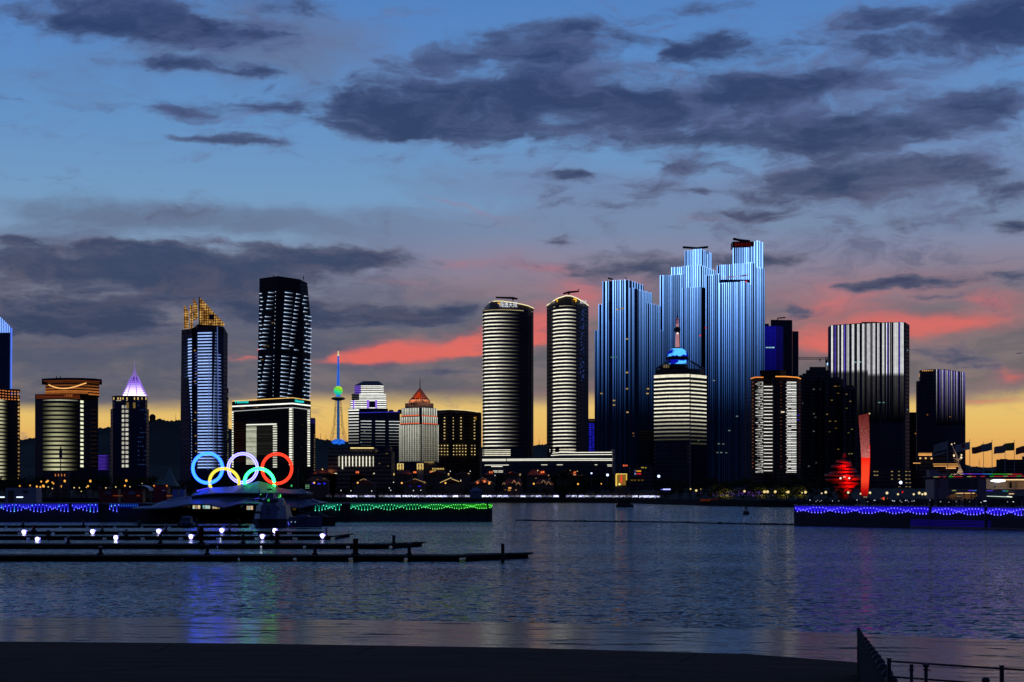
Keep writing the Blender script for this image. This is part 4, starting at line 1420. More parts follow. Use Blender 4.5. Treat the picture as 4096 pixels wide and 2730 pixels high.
# ---- low classical building with eleven upright light bars
D = 1500
T = building('civic_building', 'low stone building with eleven upright white light bars and a lit cornice', 'building', 1440, D)
T.part('wall', MB().box(X(1312, D), X(1500, D), D, D + 40, GROUND, Z(1794, D)), STONE_F)
T.part('right_wing', MB().box(X(1500.2, D), X(1568, D), D - 6, D + 36, GROUND, Z(1806, D)), STONE_F)
T.part('wing_attic', MB().box(X(1540, D), X(1560, D), D - 2, D + 30, Z(1806, D), Z(1786, D)), STONE_F)
T.part('cornice_light', MB().box(X(1402, D), X(1495, D), D - 1, D - .2, Z(1795, D), Z(1791, D)), LED_SOFT, color=lc(255, 232, 150, 1.1))
T.part('cornice', MB().box(X(1310, D), X(1500, D), D - 1.4, D - .1, Z(1822, D), Z(1818, D)), STONE)
for k in range(11):
    px = 1356.5 + 13.65 * k
    w = 1.7 if k in (0, 10) else 3.4
    T.part('light_bar', MB().box(X(px - w / 2, D), X(px + w / 2, D), D - 1, D - .1, Z(1866 if k != 1 else 1877, D), Z(1826, D)), LED_SOFT, color=lc(255, 255, 232, 1.05))
for k in range(9):
    a = 1322 + k * 20
    T.part('arch', MB().torus((X(a, D), D - .3, Z(1812, D)), 7 * D / F, .35, 12, 4, 0, 0, math.pi), STONE)
windows(T, [(1547, 1815, D - 6), (1505, 1806, D - 6), (1518, 1855, D - 6), (1552, 1865, D - 6)], D, 6, 3, lc(190, 160, 100, .3))
windows(T, [(1547, 1838, D - 6)], D, 12, 20, lc(30, 30, 36, .2), 'dark_window')

# ---- the two curved white-banded towers with roof lettering
D = 1680
T = building('curved_tower', 'left of the twin white banded towers with Chinese sign on its sloped dark crown', 'tower', 2030, D, 'twin white banded towers')
ca = poly([(1930, 16), (1936, 9), (1960, 3), (2000, 0), (2045, 2), (2090, 8), (2112, 12), (2134, 22)], D)
bk = [(X(2131, D + 58), D + 58), (X(1938, D + 58), D + 58)]
lo_ = ca
T.part('tower_body', MB().prism(lo_ + bk, GROUND, ca + bk, Z(1237, D)), GLASS_D)
cr1 = poly([(1946, 18), (1956, 10), (1975, 5), (2005, 3), (2045, 4), (2090, 9), (2112, 13), (2134, 22)], D)
T.part('crown', MB().prism(cr1 + bk, Z(1236.6, D), poly([(1958, 18), (1962, 12), (1980, 7), (2008, 4), (2048, 5), (2092, 9), (2114, 13), (2136, 22)], D) + bk,
                           [Z(y, D) for y in (1204, 1203, 1203, 1205, 1209, 1215, 1219, 1225, 1224, 1206)]), plain('bronze_cladding', (0.13, 0.10, 0.07, 1), .45))
line_on(T, poly([(1958, 18), (1962, 12), (1980, 7), (2008, 4), (2048, 5), (2092, 9), (2114, 13), (2136, 22)], D), (1958, 1980, 2008, 2048, 2092, 2114, 2135), (1203.5, 1202.5, 1204, 1208.5, 1215, 1219, 1225), 1.6, lc(255, 240, 180, 1.1), 'roof_light', 1.0)
T.part('drum', MB().prism(cr1[6:] + bk[:1] + [(X(2100, D + 50), D + 50)], Z(1236.4, D) - 40, Z(1236.4, D)), GLASS_D)
wy = lc(255, 250, 228, 1.1)
band = [col_at(ca, p) for p in (1931, 1938, 1960, 2000, 2040, 2066, 2088)]
strips(T, band, rows(1254, 1788, 14.72), D, 4.4, wy, fade_r(.42, 1.0, .02, 1.4), n=3, jit=.12)
strips(T, [col_at(ca, p) for p in (1931, 1938, 1960, 2000, 2045, 2090, 2130)], [1240], D, 2.2, lc(230, 214, 160, .6), None, n=2)
strips(T, [col_at(ca, p) for p in (1931, 1938, 1960, 2000, 2042)], [1800, 1808, 1815, 1822], D, 2.6, lc(255, 248, 220, 1.0), None, n=2)
windows(T, [(px, 1255, D + 2) for px in (1982, 2004, 2020, 2030)], D, 5, 4, lc(255, 250, 230, .6), jit=.8)
windows(T, [(2034, 1428, D + 3), (2030, 1500, D + 3), (2099, 1617, D + 10), (2098, 1631, D + 10), (2098, 1706, D + 10), (2099, 1762, D + 10), (2099, 1779, D + 10), (2012, 1631, D + 1)], D, 8, 5, lc(235, 215, 140, .4))
windows(T, [(2033, 1606, D + 3)], D, 8, 4, lc(60, 50, 240, .9))
for px in (2100, 2112, 2122):
    x, y = col_at(ca, px)
    T.part('pilaster', MB().box(x - .7, x + .7, y - .8, y + .3, GROUND, Z(1256, D)), BROWN_F)
text_part(T, 'sign_lettering', '海逸天成', 2034, 1221, D - .6, 17, lc(235, 240, 250, 1.0), wide=.78)
T.part('sign_logo', MB().box(X(1990, D), X(2001, D), D + .4, D + 1.6, Z(1226, D), Z(1211, D)), LED_SOFT, color=lc(30, 50, 120, .5))
T.part('sign_logo_mark', MB().torus((X(1995, D), D + .2, Z(1217, D)), .9, .5, 12, 6, 0, -1.2, 2.6), LED_SOFT, color=lc(250, 190, 40, 1.1))


def roof_crane(T, px, py, x0, x1, ytip, D):
    """window cleaning gantry on a roof"""
    g = T.part('roof_gantry', MB().box(X(px - 7, D), X(px + 7, D), D + 20, D + 24, Z(py, D), Z(py - 6, D)), DARK_M)
    T.part('gantry_arm', MB().tube([PT(x0, ytip[0], D + 22), PT(px, (ytip[0] + ytip[1]) / 2 - 1, D + 22), PT(x1, ytip[1], D + 22)], [.8, 1.1, .8], 4), DARK_M, parent=g)
    T.part('gantry_mast', MB().tube([PT(px, py - 5, D + 22), PT(px, py - 12, D + 22)], .9, 4), DARK_M, parent=g)


roof_crane(T, 2052, 1207, 1984, 2071, (1191, 1197), D)
T.part('gantry_end', MB().tube([PT(1985, 1194, D + 22), PT(1984, 1187, D + 22)], .4, 4), DARK_M)

D = 1720
T = building('curved_tower', 'right of the twin white banded towers with a rounded corner and peaked lit crown', 'tower', 2270, D, 'twin white banded towers')
cb = poly([(2187, 30), (2206, 16), (2230, 5), (2262, 0), (2284, 1), (2308, 8), (2332, 20), (2354, 36)], D)
bk = [(X(2351, D + 66), D + 66), (X(2190, D + 66), D + 66)]
T.part('tower_body', MB().prism(cb + bk, GROUND, Z(1218, D)), GLASS_D)
T.part('crown', MB().prism(cb + bk, Z(1217.5, D), [Z(y, D) for y in (1211, 1203, 1193, 1185, 1185, 1191, 1199, 1208, 1208, 1211)]), plain('bronze_cladding', (0.14, 0.10, 0.07, 1), .45))
line_on(T, cb, (2187, 2206, 2230, 2262, 2284, 2308, 2332, 2354), (1210.5, 1202.5, 1192.5, 1184.5, 1184.5, 1190.5, 1198.5, 1207.5), 1.9, lc(255, 244, 196, 1.2), 'roof_light', 1.0)
band = [col_at(cb, p) for p in (2190, 2206, 2216, 2230, 2262, 2284, 2300, 2322)]
fd = lambda t: .10 if t < .22 else (.35 if t < .28 else (1.0 if t < .60 else max(.02, 1 - (t - .60) / .38)))
strips(T, band, rows(1239, 1795, 14.72), D, 4.5, wy, fd, n=4, jit=.12)
strips(T, [col_at(cb, p) for p in (2190, 2216, 2240, 2262, 2284, 2305)], [1224], D, 2.0, lc(235, 225, 180, .7), bump_f(.5, .4), n=4)
strips(T, [col_at(cb, p) for p in (2198, 2216, 2240, 2262, 2284, 2304)], [1798, 1806, 1813, 1820], D, 2.6, lc(255, 248, 220, 1.0), fade_r(.9, 1, .6), n=2)
windows(T, [(random.uniform(2312, 2336), y, D + 14) for y in rows(1236, 1530, 3.2) for q in (0, 1) if random.random() < .62], D, 3.2, 2.2, lc(70, 110, 220, .4), jit=.8)
text_part(T, 'sign_lettering', '海逸天成', 2327, 1209, D + 15.5, 12, lc(225, 225, 230, .8), rz=.55, wide=.72)
T.part('sign_logo', MB().torus((X(2300, D), D + 3.4, Z(1201, D)), 1.3, .6, 12, 6, 0, -1.2, 2.6), LED_SOFT, color=lc(250, 190, 40, 1.1))
T.part('sign_logo', MB().torus((X(2226, D), D + 4.5, Z(1202, D)), 1.0, .5, 12, 6, 0, -1.2, 2.6), LED_SOFT, color=lc(250, 190, 40, 1.0))
text_part(T, 'sign_lettering', '海逸天成', 2209, 1210, D + 12.2, 10, lc(190, 180, 170, .35), rz=-.7, wide=.6)
roof_crane(T, 2275, 1184, 2252, 2316, (1176, 1166), D)
T.part('gantry_end', MB().tube([PT(2312, 1166, D + 22), PT(2313, 1159, D + 22), PT(2317, 1158, D + 22)], .4, 4), DARK_M)

# ---- podium hall linking the twins
D = 1600
T = building('podium_hall', 'long low podium hall with two white light lines under the twin towers', 'building', 2190, D)
pf_ = poly([(1928, 10), (2190, 4), (2330, 0), (2450, 6)], D)
T.part('hall_body', MB().prism(pf_ + [(X(2448, D + 60), D + 60), (X(1930, D + 60), D + 60)], GROUND, Z(1829, D)), GLASS_D)
uf = poly([(2198, 24), (2240, 14), (2300, 10), (2450, 10)], D)
T.part('upper_hall', MB().prism(uf + [(X(2448, D + 58), D + 58), (X(2200, D + 58), D + 58)], Z(1828.8, D), Z(1806, D)), GLASS_D)
T.part('end_wall', MB().box(X(2450.5, D), X(2459, D), D - 4, D + 40, GROUND, Z(1797, D)), STONE)
wl2 = lc(255, 252, 232, 1.15)
line_on(T, pf_, (2027, 2190, 2330, 2449), (1837.5, 1836.5, 1836, 1836), 1.5, wl2, 'light_line')
line_on(T, pf_, (2027, 2190, 2330, 2449), (1842.5, 1842, 1842, 1842), 1.2, wl2, 'light_line')
line_on(T, pf_, (1929, 2024), (1838, 1837.5), 1.5, wl2, 'light_line')
line_on(T, pf_, (1929, 2024), (1843, 1843), 1.2, wl2, 'light_line')
line_on(T, uf, (2210, 2240, 2300, 2450), (1812, 1809, 1810, 1809), 1.4, wl2, 'light_line')
line_on(T, uf, (2204, 2240, 2300, 2450), (1821, 1819, 1819, 1818), 1.3, wl2, 'light_line')
line_on(T, pf_, (1939, 2035), (1861, 1860.5), 1.1, wl2, 'light_line')
line_on(T, pf_, (1965, 2010), (1866, 1866), 1.3, wl2, 'light_line')
for a, b, y in ((1972, 1990, 1884), (1993, 2012, 1884), (1977, 1990, 1889), (1993, 2012, 1889), (2165, 2189, 1860), (2227, 2250, 1860), (2379, 2389, 1860), (2429, 2447, 1860), (2430, 2447, 1865)):
    line_on(T, pf_, (a, b), (y, y), 1.2, lc(255, 250, 225, .85), 'light_line')

# ---- slim blue-lit slab behind
D = 2300
T = building('office_block', 'slim block striped with blue lights between banded and blue finned towers', 'building', 2367, D)
fp = poly([(2352, 0), (2382, 0)], D)
T.part('block_body', MB().prism(fp + [(X(2382, D + 40), D + 40), (X(2352, D + 40), D + 40)], GROUND, Z(1676, D)), GLASS_B)
for a, b in ((2356, 2366), (2369, 2377)):
    strips(T, [col_at(fp, a), col_at(fp, b)], rows(1697, 1806, 7.2), D, 3.6, lc(42, 40, 225, .62), None, n=2, jit=.4)
windows(T, [(2367, 1684, D)], D, 22, 5, lc(110, 90, 60, .25))


# ============================================================ BLUE FINNED TOWERS
FINC = lc(122, 176, 255, 2.3)


def fin_fade(ztop, zbot, zg):
    return lambda z: 0


def finned_block(T, xl, xc, xr, D, ytop_l, ytop_c, ytop_r, pitch, color_k=1.0, dl=22, dr=26, fade_y=(1150, 1760), wl=0.42, back=60, right_k=.55, skip=(), yb=1985, name='finned_block', ends=True):
    """glass block with upright light fins on both seen faces; the light dies away downwards"""
    pts = poly([(xl, dl), (xc, 0), (xr, dr)], D)
    bk = [(X(xr, D + dr + back), D + dr + back), (X(xl, D + dl + back), D + dl + back)]
    zt = [Z(ytop_l, D), Z(ytop_c, D), Z(ytop_r, D), Z(ytop_r, D), Z(ytop_l, D)]
    blk = T.part(name, MB().prism(pts + bk, GROUND, pts + bk, [z - .8 for z in zt]), GLASS_B)
    y0, y1 = fade_y

    def fd(t, yt):
        y = yb + (yt - yb) * t
        k = (y1 - y) / (y1 - y0)
        k = max(0.0, min(1.0, k))
        return 0.07 + 0.93 * k ** 1.1

    faces = []
    if xc - xl > 4:
        faces.append((xl, xc, ytop_l, ytop_c, 1.0))
    if xr - xc > 4:
        faces.append((xc, xr, ytop_c, ytop_r, right_k))
    for a, b, ya, yc, fk in faces:
        k = max(2, round((b - a) / pitch))
        for i in range(k):
            px = a + (b - a) * (i + (0.12 if i == 0 else .5 if ends else .5)) / k
            if any(s0 <= px <= s1 for s0, s1 in skip):
                continue
            x, y = col_at(pts, px)
            yt = ya + (yc - ya) * (px - a) / (b - a)
            key = ('fin', round(yt / 3), D, yb, round(pitch, 1), y0, y1)
            me = FIN_CACHE.get(key)
            if me is None:
                me = fin_mesh('light_fin', wl * pitch * D / F, .7, Z(yb, D) - GROUND, Z(round(yt / 3) * 3, D) - GROUND, lambda t: fd(t, yt), FINM, 18)
                FIN_CACHE[key] = me
            kk = color_k * fk * random.choice((1.35, 1.1, .95, .6, 1.2, .45)) if fk > .8 else color_k * fk * random.uniform(.7, 1.2)
            T.put('light_fin', me, (x, y, GROUND), blk, tuple(c * kk for c in FINC[:3]) + (1,))
    return pts, blk


FIN_CACHE = {}
FINM = led_mat('fin_light', vary=0.15, tint=True)
# left tower
D = 1960
T = building('finned_tower', 'leftmost blue white finned skyscraper with stepped shoulders and two dark slots', 'skyscraper', 2510, D, 'blue finned skyscrapers')
fy = (1150, 1680)
finned_block(T, 2379, 2400, 2401, D + 14, 1319, 1318, 1318, 7.5, .8, 4, 2, fy)
finned_block(T, 2394, 2412, 2413, D + 9, 1216, 1216, 1216, 7.5, .85, 4, 2, fy)
pts, blk = finned_block(T, 2410, 2514, 2575, D, 1122, 1118, 1130, 9.4, 1.0, 10, 26, fy, skip=((2436, 2446), (2502, 2512)))
T.part('dark_slot', MB().box(X(2436, D), X(2446, D), D + 1, D + 8.4, Z(1281, D), Z(1203, D)), DARK_M, parent=blk)
T.part('dark_slot', MB().box(X(2503, D), X(2513, D), D - 1.6, D + 2, Z(1277, D), Z(1200, D)), DARK_M, parent=blk)
finned_block(T, 2518, 2534, 2550, D - 14, 1153, 1152, 1153, 8, .8, 2, 3, fy, skip=((2536, 2550),), back=20)
finned_block(T, 2545, 2548, 2609, D + 8, 1160, 1158, 1164, 6.4, 1.0, 1, 20, fy, right_k=.62)
finned_block(T, 2584, 2588, 2643, D + 2, 1212, 1210, 1216, 7.2, 1.0, 1, 20, fy, right_k=.66)
finned_block(T, 2640, 2642, 2653, D + 6, 1322, 1320, 1322, 5, .8, 1, 4, fy, right_k=.7)
T.part('roof_gantry', MB().box(X(2432, D), X(2470, D), D + 20, D + 26, Z(1121, D), Z(1117, D)), DARK_M)
T.part('gantry_arm', MB().tube([PT(2432, 1113, D + 22), PT(2452, 1119, D + 22)], .9, 4), DARK_M)
T.part('roof_mast', MB().tube([PT(2504, 1118, D + 10), PT(2504, 1110, D + 10)], .5, 4), DARK_M)
windows(T, [(2508, 1357, D - 1), (2508, 1491, D - 1), (2508, 1556, D - 1), (2456, 1603, D + 4), (2456, 1621, D + 4), (2510, 1650, D - 1), (2592, 1556, D), (2590, 1575, D), (2406, 1575, D + 8), (2468, 1239, D + 3), (2484, 1236, D + 2), (2492, 1234, D + 1)], D, 9, 5, lc(230, 190, 110, .45))
windows(T, [(2450, 1430, D + 3), (2462, 1429, D + 3)], D, 14, 4, lc(110, 190, 190, .3))

# middle tower
D = 2000
T = building('finned_tower', 'middle blue white finned skyscraper with a narrow top block and dark recess', 'skyscraper', 2750, D, 'blue finned skyscrapers')
fy = (1110, 1660)
finned_block(T, 2640, 2735, 2737, D + 4, 1098, 1096, 1096, 7.6, .95, 10, 3, fy)
finned_block(T, 2686, 2800, 2864, D + 10, 1066, 1059, 1074, 7.2, 1.15, 12, 24, fy, right_k=.8)
pts, blk = finned_block(T, 2739, 2805, 2847, D + 22, 999, 996, 1006, 6.8, 1.2, 10, 18, fy, right_k=.7)
finned_block(T, 2729, 2802, 2824, D - 14, 1149, 1146, 1147, 7.0, .85, 8, 6, fy, skip=((2803, 2824),), back=20)
text_part(T, 'roof_sign', 'ⅡⅡ', 2828, 1011, D + 30, 14, lc(20, 26, 60, .3), rz=.5)
T.part('roof_gantry', MB().box(X(2775, D), X(2812, D), D + 40, D + 46, Z(1000, D), Z(994, D)), DARK_M)
T.part('gantry_arm', MB().tube([PT(2731, 990, D + 42), PT(2790, 994, D + 42), PT(2832, 989, D + 42)], 1.3, 4), DARK_M)
T.part('aviation_light', MB().ball(PT(2801, 1343, D - 16), .9, 6, 4), LED_SOFT, color=lc(255, 40, 40, 1))

# right tower
D = 1920
T = building('finned_tower', 'tallest blue white finned skyscraper at right with a red lit roof hall', 'skyscraper', 2940, D, 'blue finned skyscrapers')
fy = (1110, 1670)
finned_block(T, 3018, 3030, 3053, D + 30, 966, 963, 966, 6.5, 1.15, 3, 10, fy, right_k=.95)
pts, blk = finned_block(T, 2932, 3017, 3018, D + 34, 991, 988, 988, 7.2, 1.0, 5, 2, fy, back=30)
T.part('roof_hall', MB().box(X(2932, D + 40), X(3016, D + 40), D + 42, D + 60, Z(990, D + 40), Z(966, D + 40)), plain('dark_red_panel', (0.12, 0.02, 0.015, 1), .6))
windows(T, [(px, 979, D + 41) for px in range(2944, 3008, 11)], D, 8, 12, lc(110, 20, 14, .35))
T.part('roof_gantry', MB().box(X(2955, D), X(2985, D), D + 46, D + 52, Z(966, D), Z(960, D)), DARK_M)
T.part('gantry_arm', MB().tube([PT(2932, 956, D + 50), PT(2960, 962, D + 50), PT(3000, 966, D + 50)], 1.4, 4), DARK_M)
finned_block(T, 3016, 3018, 3060, D + 20, 1068, 1066, 1070, 6.5, 1.05, 1, 12, fy, right_k=.9)
finned_block(T, 2868, 3014, 3018, D + 14, 1058, 1050, 1052, 7.6, 1.05, 10, 2, fy)
finned_block(T, 2823, 2878, 2880, D + 6, 1099, 1096, 1096, 7.4, 1.0, 6, 2, fy)
pts, blk = finned_block(T, 2877, 2977, 3006, D - 8, 1129, 1126, 1134, 8.2, 1.1, 10, 16, fy, right_k=.75)
T.part('terrace_slab', MB().box(X(2884, D), X(3000, D), D + 3, D + 12, Z(1128, D), Z(1118, D)), GLASS_B)
windows(T, [(px, 1112 - (px - 2890) * .1, D + 13.2) for px in range(2890, 2990, 9)], D, 5, 6, lc(190, 150, 200, .5))
windows(T, [(2948, 1666, D - 6), (2982, 1681, D - 2), (2856, 1523, D + 4), (2875, 1776, D - 4), (2893, 1777, D - 4), (2870, 1811, D - 4), (2885, 1811, D - 4), (2905, 1812, D - 4), (2972, 1792, D - 2), (2917, 1723, D - 5)], D, 8, 4, lc(170, 200, 200, .3))
T.part('edge_strip', MB().box(X(2999, D), X(3003, D), D + 14, D + 16.5, Z(1880, D), Z(1760, D)), LED, color=lc(10, 60, 60, .25))
T.part('roof_light', MB().ball(PT(2985, 1127, D - 9), 1.0, 6, 4), LED_SOFT, color=lc(255, 60, 60, .9))
T.part('aviation_light', MB().ball(PT(2823, 1312, D + 10), .8, 6, 4), LED_SOFT, color=lc(255, 40, 40, .8))

# ---- white-banded block with a blue globe and mast on its roof
D = 1600
T = building('banded_tower', 'white banded office block carrying a blue globe and pink mast on its roof', 'tower', 2720, D)
gb = poly([(2616, 18), (2672, 6), (2758, 0), (2762, 0), (2800, 10), (2826, 20)], D)
gbk = [(X(2823, D + 60), D + 60), (X(2620, D + 60), D + 60)]
T.part('tower_body', MB().prism(gb + gbk, GROUND, Z(1496, D)), GLASS_D)
hat = poly([(2622, 18), (2672, 8), (2760, 3), (2800, 12), (2818, 20)], D)
T.part('roof_parapet', MB().prism(hat + [(X(2816, D + 56), D + 56), (X(2625, D + 56), D + 56)], Z(1495.6, D), Z(1474, D)), DARK_M)
hw = lc(255, 250, 222, 1.0)
left_b = [gb[0], col_at(gb, 2674), col_at(gb, 2677), gb[2]]
gf = lambda y: max(.2, min(1.0, 1.12 - (y - 1640) / 125)) if y > 1640 else 1.0
strips(T, left_b, [1500, 1506] + rows(1523, 1770, 15.65), D, 5.6, hw, None, n=2, jit=.08, row_fade=gf)
strips(T, [gb[3], gb[4], gb[5]], [1501, 1507] + rows(1524, 1780, 15.65), D, 5.4, hw, None, n=2, jit=.08, row_fade=lambda y: gf(y) * .95)
strips(T, [gb[0], gb[2]], rows(1785, 1850, 15.65), D, 3, lc(70, 64, 56, .16), None, n=2)
x_, y_ = gb[2]
T.part('corner_pier', MB().box(X(2758.2, D), X(2761.8, D), D - 1.0, D + .4, GROUND, Z(1497, D)), STONE)
windows(T, [(2792, 1763, D + 8)], D, 12, 5, lc(120, 160, 100, .3))
cx, cyy = X(2722, D), D + 30
s = D / F
T.part('globe_base', MB().lathe(cx, cyy, [(42 * s, Z(1476, D)), (41 * s, Z(1452, D)), (38 * s, Z(1449, D))], 24), DARK_M)
windows(T, [(px, 1466, D + 20.5) for px in (2657, 2666, 2674)], D, 6, 12, lc(150, 130, 90, .5))
T.part('mast_room', MB().box(X(2650, D), X(2682, D), D + 22, D + 40, Z(1474.2, D), Z(1460, D)), DARK_M)
for x0, y0, x1, y1 in ((2624, 1476, 2682, 1443), (2816, 1478, 2762, 1444)):
    for dd in (22, 38):
        st_o = T.part('strut', MB().tube([PT(x0, y0, D + dd), PT(x1, y1, D + dd)], .9, 5), STEEL)
    for k in range(5):
        t = (k + .5) / 5
        T.part('strut_post', MB().tube([PT(x0 + (x1 - x0) * t, y0 + (y1 - y0) * t, D + 22), PT(x0 + (x1 - x0) * t, 1476, D + 22)], .35, 4), STEEL)
m_, n_ = mat_new('globe_screen')
gpos = n_.n('ShaderNodeNewGeometry').outputs['Position']
qq = n_.n('ShaderNodeVectorMath', operation='SNAP')
n_.link(gpos, qq.inputs[0])
qq.inputs[1].default_value = (1.1, 1.1, .75)
ns = n_.noise(n_.v('MULTIPLY', qq.outputs[0], (.075, .075, .16)), 1.0, 5, .62)
gx, gy, gz = n_.sep(gpos)
tz = n_.m('DIVIDE', n_.m('SUBTRACT', gz, Z(1452, D)), 69 * s)
landm = n_.step(n_.m('ADD', ns, n_.m('MULTIPLY', n_.m('ABSOLUTE', n_.m('SUBTRACT', tz, .5)), .14)), .575, .60)
cc_ = n_.mix(landm, lin(22, 30, 220), lin(80, 185, 255))
kk_ = n_.m('MULTIPLY_ADD', landm, .75, .55)
e_ = n_.n('ShaderNodeEmission')
n_.link(cc_, e_.inputs[0])
n_.link(kk_, e_.inputs[1])
GLOBE = finish(m_, n_, e_.outputs[0])
R = 44 * s
zc = Z(1420, D)
prof = []
for i in range(13):
    a = -0.92 + (1.92) * i / 12
    z = zc + R * .80 * a
    prof.append((R * math.sqrt(max(0.02, 1 - (a * .88) ** 2)), z))
T.part('globe', MB().lathe(cx, cyy, prof, 32), GLOBE)
T.part('globe_belt', MB().lathe(cx, cyy, [(R * .9, Z(1432, D)), (R * 1.06, Z(1431, D)), (R * 1.06, Z(1419, D)), (R * .9, Z(1418, D))], 32), DARK_M)
T.part('globe_cap', MB().lathe(cx, cyy, [(R * .5, Z(1388, D)), (R * .3, Z(1381, D)), (8 * s, Z(1379, D))], 16), DARK_M)
pk = lc(222, 158, 166, .55)
for y0, y1, r0, r1, cc2 in ((1379, 1322, 9, 7, pk), (1296, 1284, 6, 6, pk), (1283, 1262, 5, 4.5, lc(185, 110, 130, .45))):
    T.part('mast_section', MB().lathe(cx, cyy, [(r0 * s, Z(y0, D)), (r1 * s, Z(y1, D))], 10), LED, color=cc2)
T.part('mast_pod', MB().lathe(cx, cyy, [(6 * s, Z(1322, D)), (8 * s, Z(1318, D)), (13 * s, Z(1312, D)), (13 * s, Z(1303, D)), (6 * s, Z(1296, D))], 14), DARK_M)
T.part('pod_light', MB().ball((cx, cyy - 8 * s, Z(1323, D)), 4.5 * s, 10, 6), LED_SOFT, color=lc(255, 225, 220, 1.1))
T.part('mast_ring', MB().lathe(cx, cyy, [(8 * s, Z(1268, D)), (8 * s, Z(1266, D))], 10), DARK_M)
T.part('needle', MB().tube([(cx, cyy, Z(1262, D)), (cx, cyy, Z(1250, D)), (cx, cyy, Z(1234, D))], [3.4 * s, 1.6 * s, .8 * s], 6), DARK_M)

# ---- low dark block with faint floors left of it
D = 1640
T = building('office_block', 'dim low block with faint floor lines left of the globe topped tower', 'building', 2595, D)
fp = poly([(2555, 0), (2630, 4)], D)
T.part('block_body', MB().prism(fp + [(X(2630, D + 40), D + 40), (X(2555, D + 40), D + 40)], GROUND, Z(1722, D)), GREY_F)
for y in (1727, 1736, 1746, 1757):
    strips(T, [col_at(fp, 2557), col_at(fp, 2622)], [y], D, 1.6, lc(70, 60, 46, .12), None, n=2, out=.3)
windows(T, [(2535, 1745, D), (2533, 1734, D)], D, 6, 3, lc(220, 150, 80, .35))

# ---- blue-washed block and dark neighbour behind
D = 2400
T = building('office_tower', 'deep blue washed tower behind the tallest finned skyscraper', 'tower', 3100, D)
fp = poly([(3040, 4), (3104, 0), (3134, 10)], D)
T.part('tower_body', MB().prism(fp + [(X(3132, D + 50), D + 50), (X(3040, D + 50), D + 50)], GROUND, Z(1304, D)), GLASS_B)
for px in range(3062, 3104, 5):
    x, y = col_at(fp, px)
    T.put('light_fin', fin_mesh('light_fin', 2.6 * D / F, .6, Z(1530, D) - GROUND, Z(1305, D) - GROUND, lambda t: .55 + .45 * t), (x, y, GROUND), color=lc(28, 26, 190, .55))
for px in range(3106, 3134, 4):
    x, y = col_at(fp, px)
    T.put('light_fin', fin_mesh('light_fin', 3.4 * D / F, .6, Z(1530, D) - GROUND, Z(1305, D) - GROUND, lambda t: .6 + .4 * t), (x, y, GROUND), color=lc(20, 18, 110, .55))
windows(T, [(px, 1391, D) for px in (3068, 3078, 3086, 3093)], D, 9, 4, lc(170, 230, 240, .7))
T.part('roof_room', MB().box(X(3044, D), X(3078, D), D + 6, D + 40, Z(1304, D), Z(1294, D)), DARK_M)
D = 2450
T = building('office_tower', 'unlit dark tower with a small roof crane behind the deep blue tower', 'tower', 3135, D)
T.part('tower_body', MB().prism(poly([(3083, 0), (3169, 4), (3169, 50), (3083, 50)], D), GROUND, Z(1280, D)), GLASS_D)
T.part('tower_wing', MB().prism(poly([(3169.3, 6), (3194, 8), (3194, 50), (3169.3, 50)], D), GROUND, Z(1324, D)), GLASS_D)
T.part('roof_crane', MB().tube([PT(3110, 1280, D + 10), PT(3110, 1274, D + 10), PT(3142, 1271, D + 10)], .9, 4), DARK_M)

# ---- apartment slab with white balcony lines
D = 1500
T = building('apartment_tower', 'brown twin slab apartment tower with bright white balcony lines and amber roof edge', 'tower', 3100, D)
ab = poly([(3003, 14), (3020, 4), (3053, 2), (3054, 6), (3092, 6), (3102, 0), (3142, -2), (3188, 2), (3204, 12)], D)
abk = [(X(3202, D + 50), D + 50), (X(3005, D + 50), D + 50)]
T.part('tower_body', MB().prism(ab + abk, GROUND, [Z(y, D) for y in (1512, 1510, 1510, 1516, 1516, 1508, 1509, 1511, 1514, 1514, 1512)]), BROWN_F)
T.part('penthouse', MB().prism(poly([(3046, 22), (3120, 18), (3138, 24), (3138, 46), (3046, 46)], D), Z(1512, D), poly([(3040, 20), (3122, 14), (3142, 22), (3142, 50), (3040, 50)], D), Z(1476, D)), DARK_M)
line_on(T, ab, (3003, 3020, 3053), (1511, 1509, 1510), 2.0, lc(255, 150, 60, 1.0), 'roof_light', 1.0)
line_on(T, ab, (3101, 3142, 3188, 3202), (1507, 1508, 1510, 1513), 2.0, lc(255, 160, 70, 1.1), 'roof_light', 1.0)
bw = lc(250, 250, 244, .95)
p14 = 14.1
strips(T, [col_at(ab, 3028), col_at(ab, 3052)], rows(1529, 1894, p14), D, 2.0, bw, lambda t: .45 + .55 * t, n=3, jit=.25, name='balcony_light')
for r_ in rows(1536, 1890, p14):
    for a, b in ((3022, 3033), (3034, 3040), (3042, 3046), (3047, 3052)):
        if random.random() < .8:
            strips(T, [col_at(ab, a), col_at(ab, b)], [r_], D, 1.8, bw, None, n=1, jit=.6, name='balcony_light')
strips(T, [col_at(ab, 3055), col_at(ab, 3091)], rows(1545, 1892, p14), D, 2.6, lc(255, 255, 248, 1.1), None, n=2, jit=.15, name='balcony_light')
strips(T, [col_at(ab, 3148), col_at(ab, 3185)], rows(1530, 1894, p14), D, 3.2, lc(255, 255, 248, 1.1), None, n=2, jit=.12, name='balcony_light')
for r_ in rows(1537, 1890, p14):
    for a, b in ((3144, 3152), (3153, 3164), (3166, 3185)):
        if random.random() < .9:
            strips(T, [col_at(ab, a), col_at(ab, b)], [r_], D, 2.2, lc(240, 240, 236, .9), None, n=1, jit=.3, name='balcony_light')
for px in (3011, 3124, 3198):
    windows(T, [(px, y, D + (8 if px != 3124 else -2)) for y in rows(1530, 1880, p14)], D, 5, 2.6, lc(200, 110, 60, .35 if px == 3011 else .16), 'wall_lamp', jit=.6)
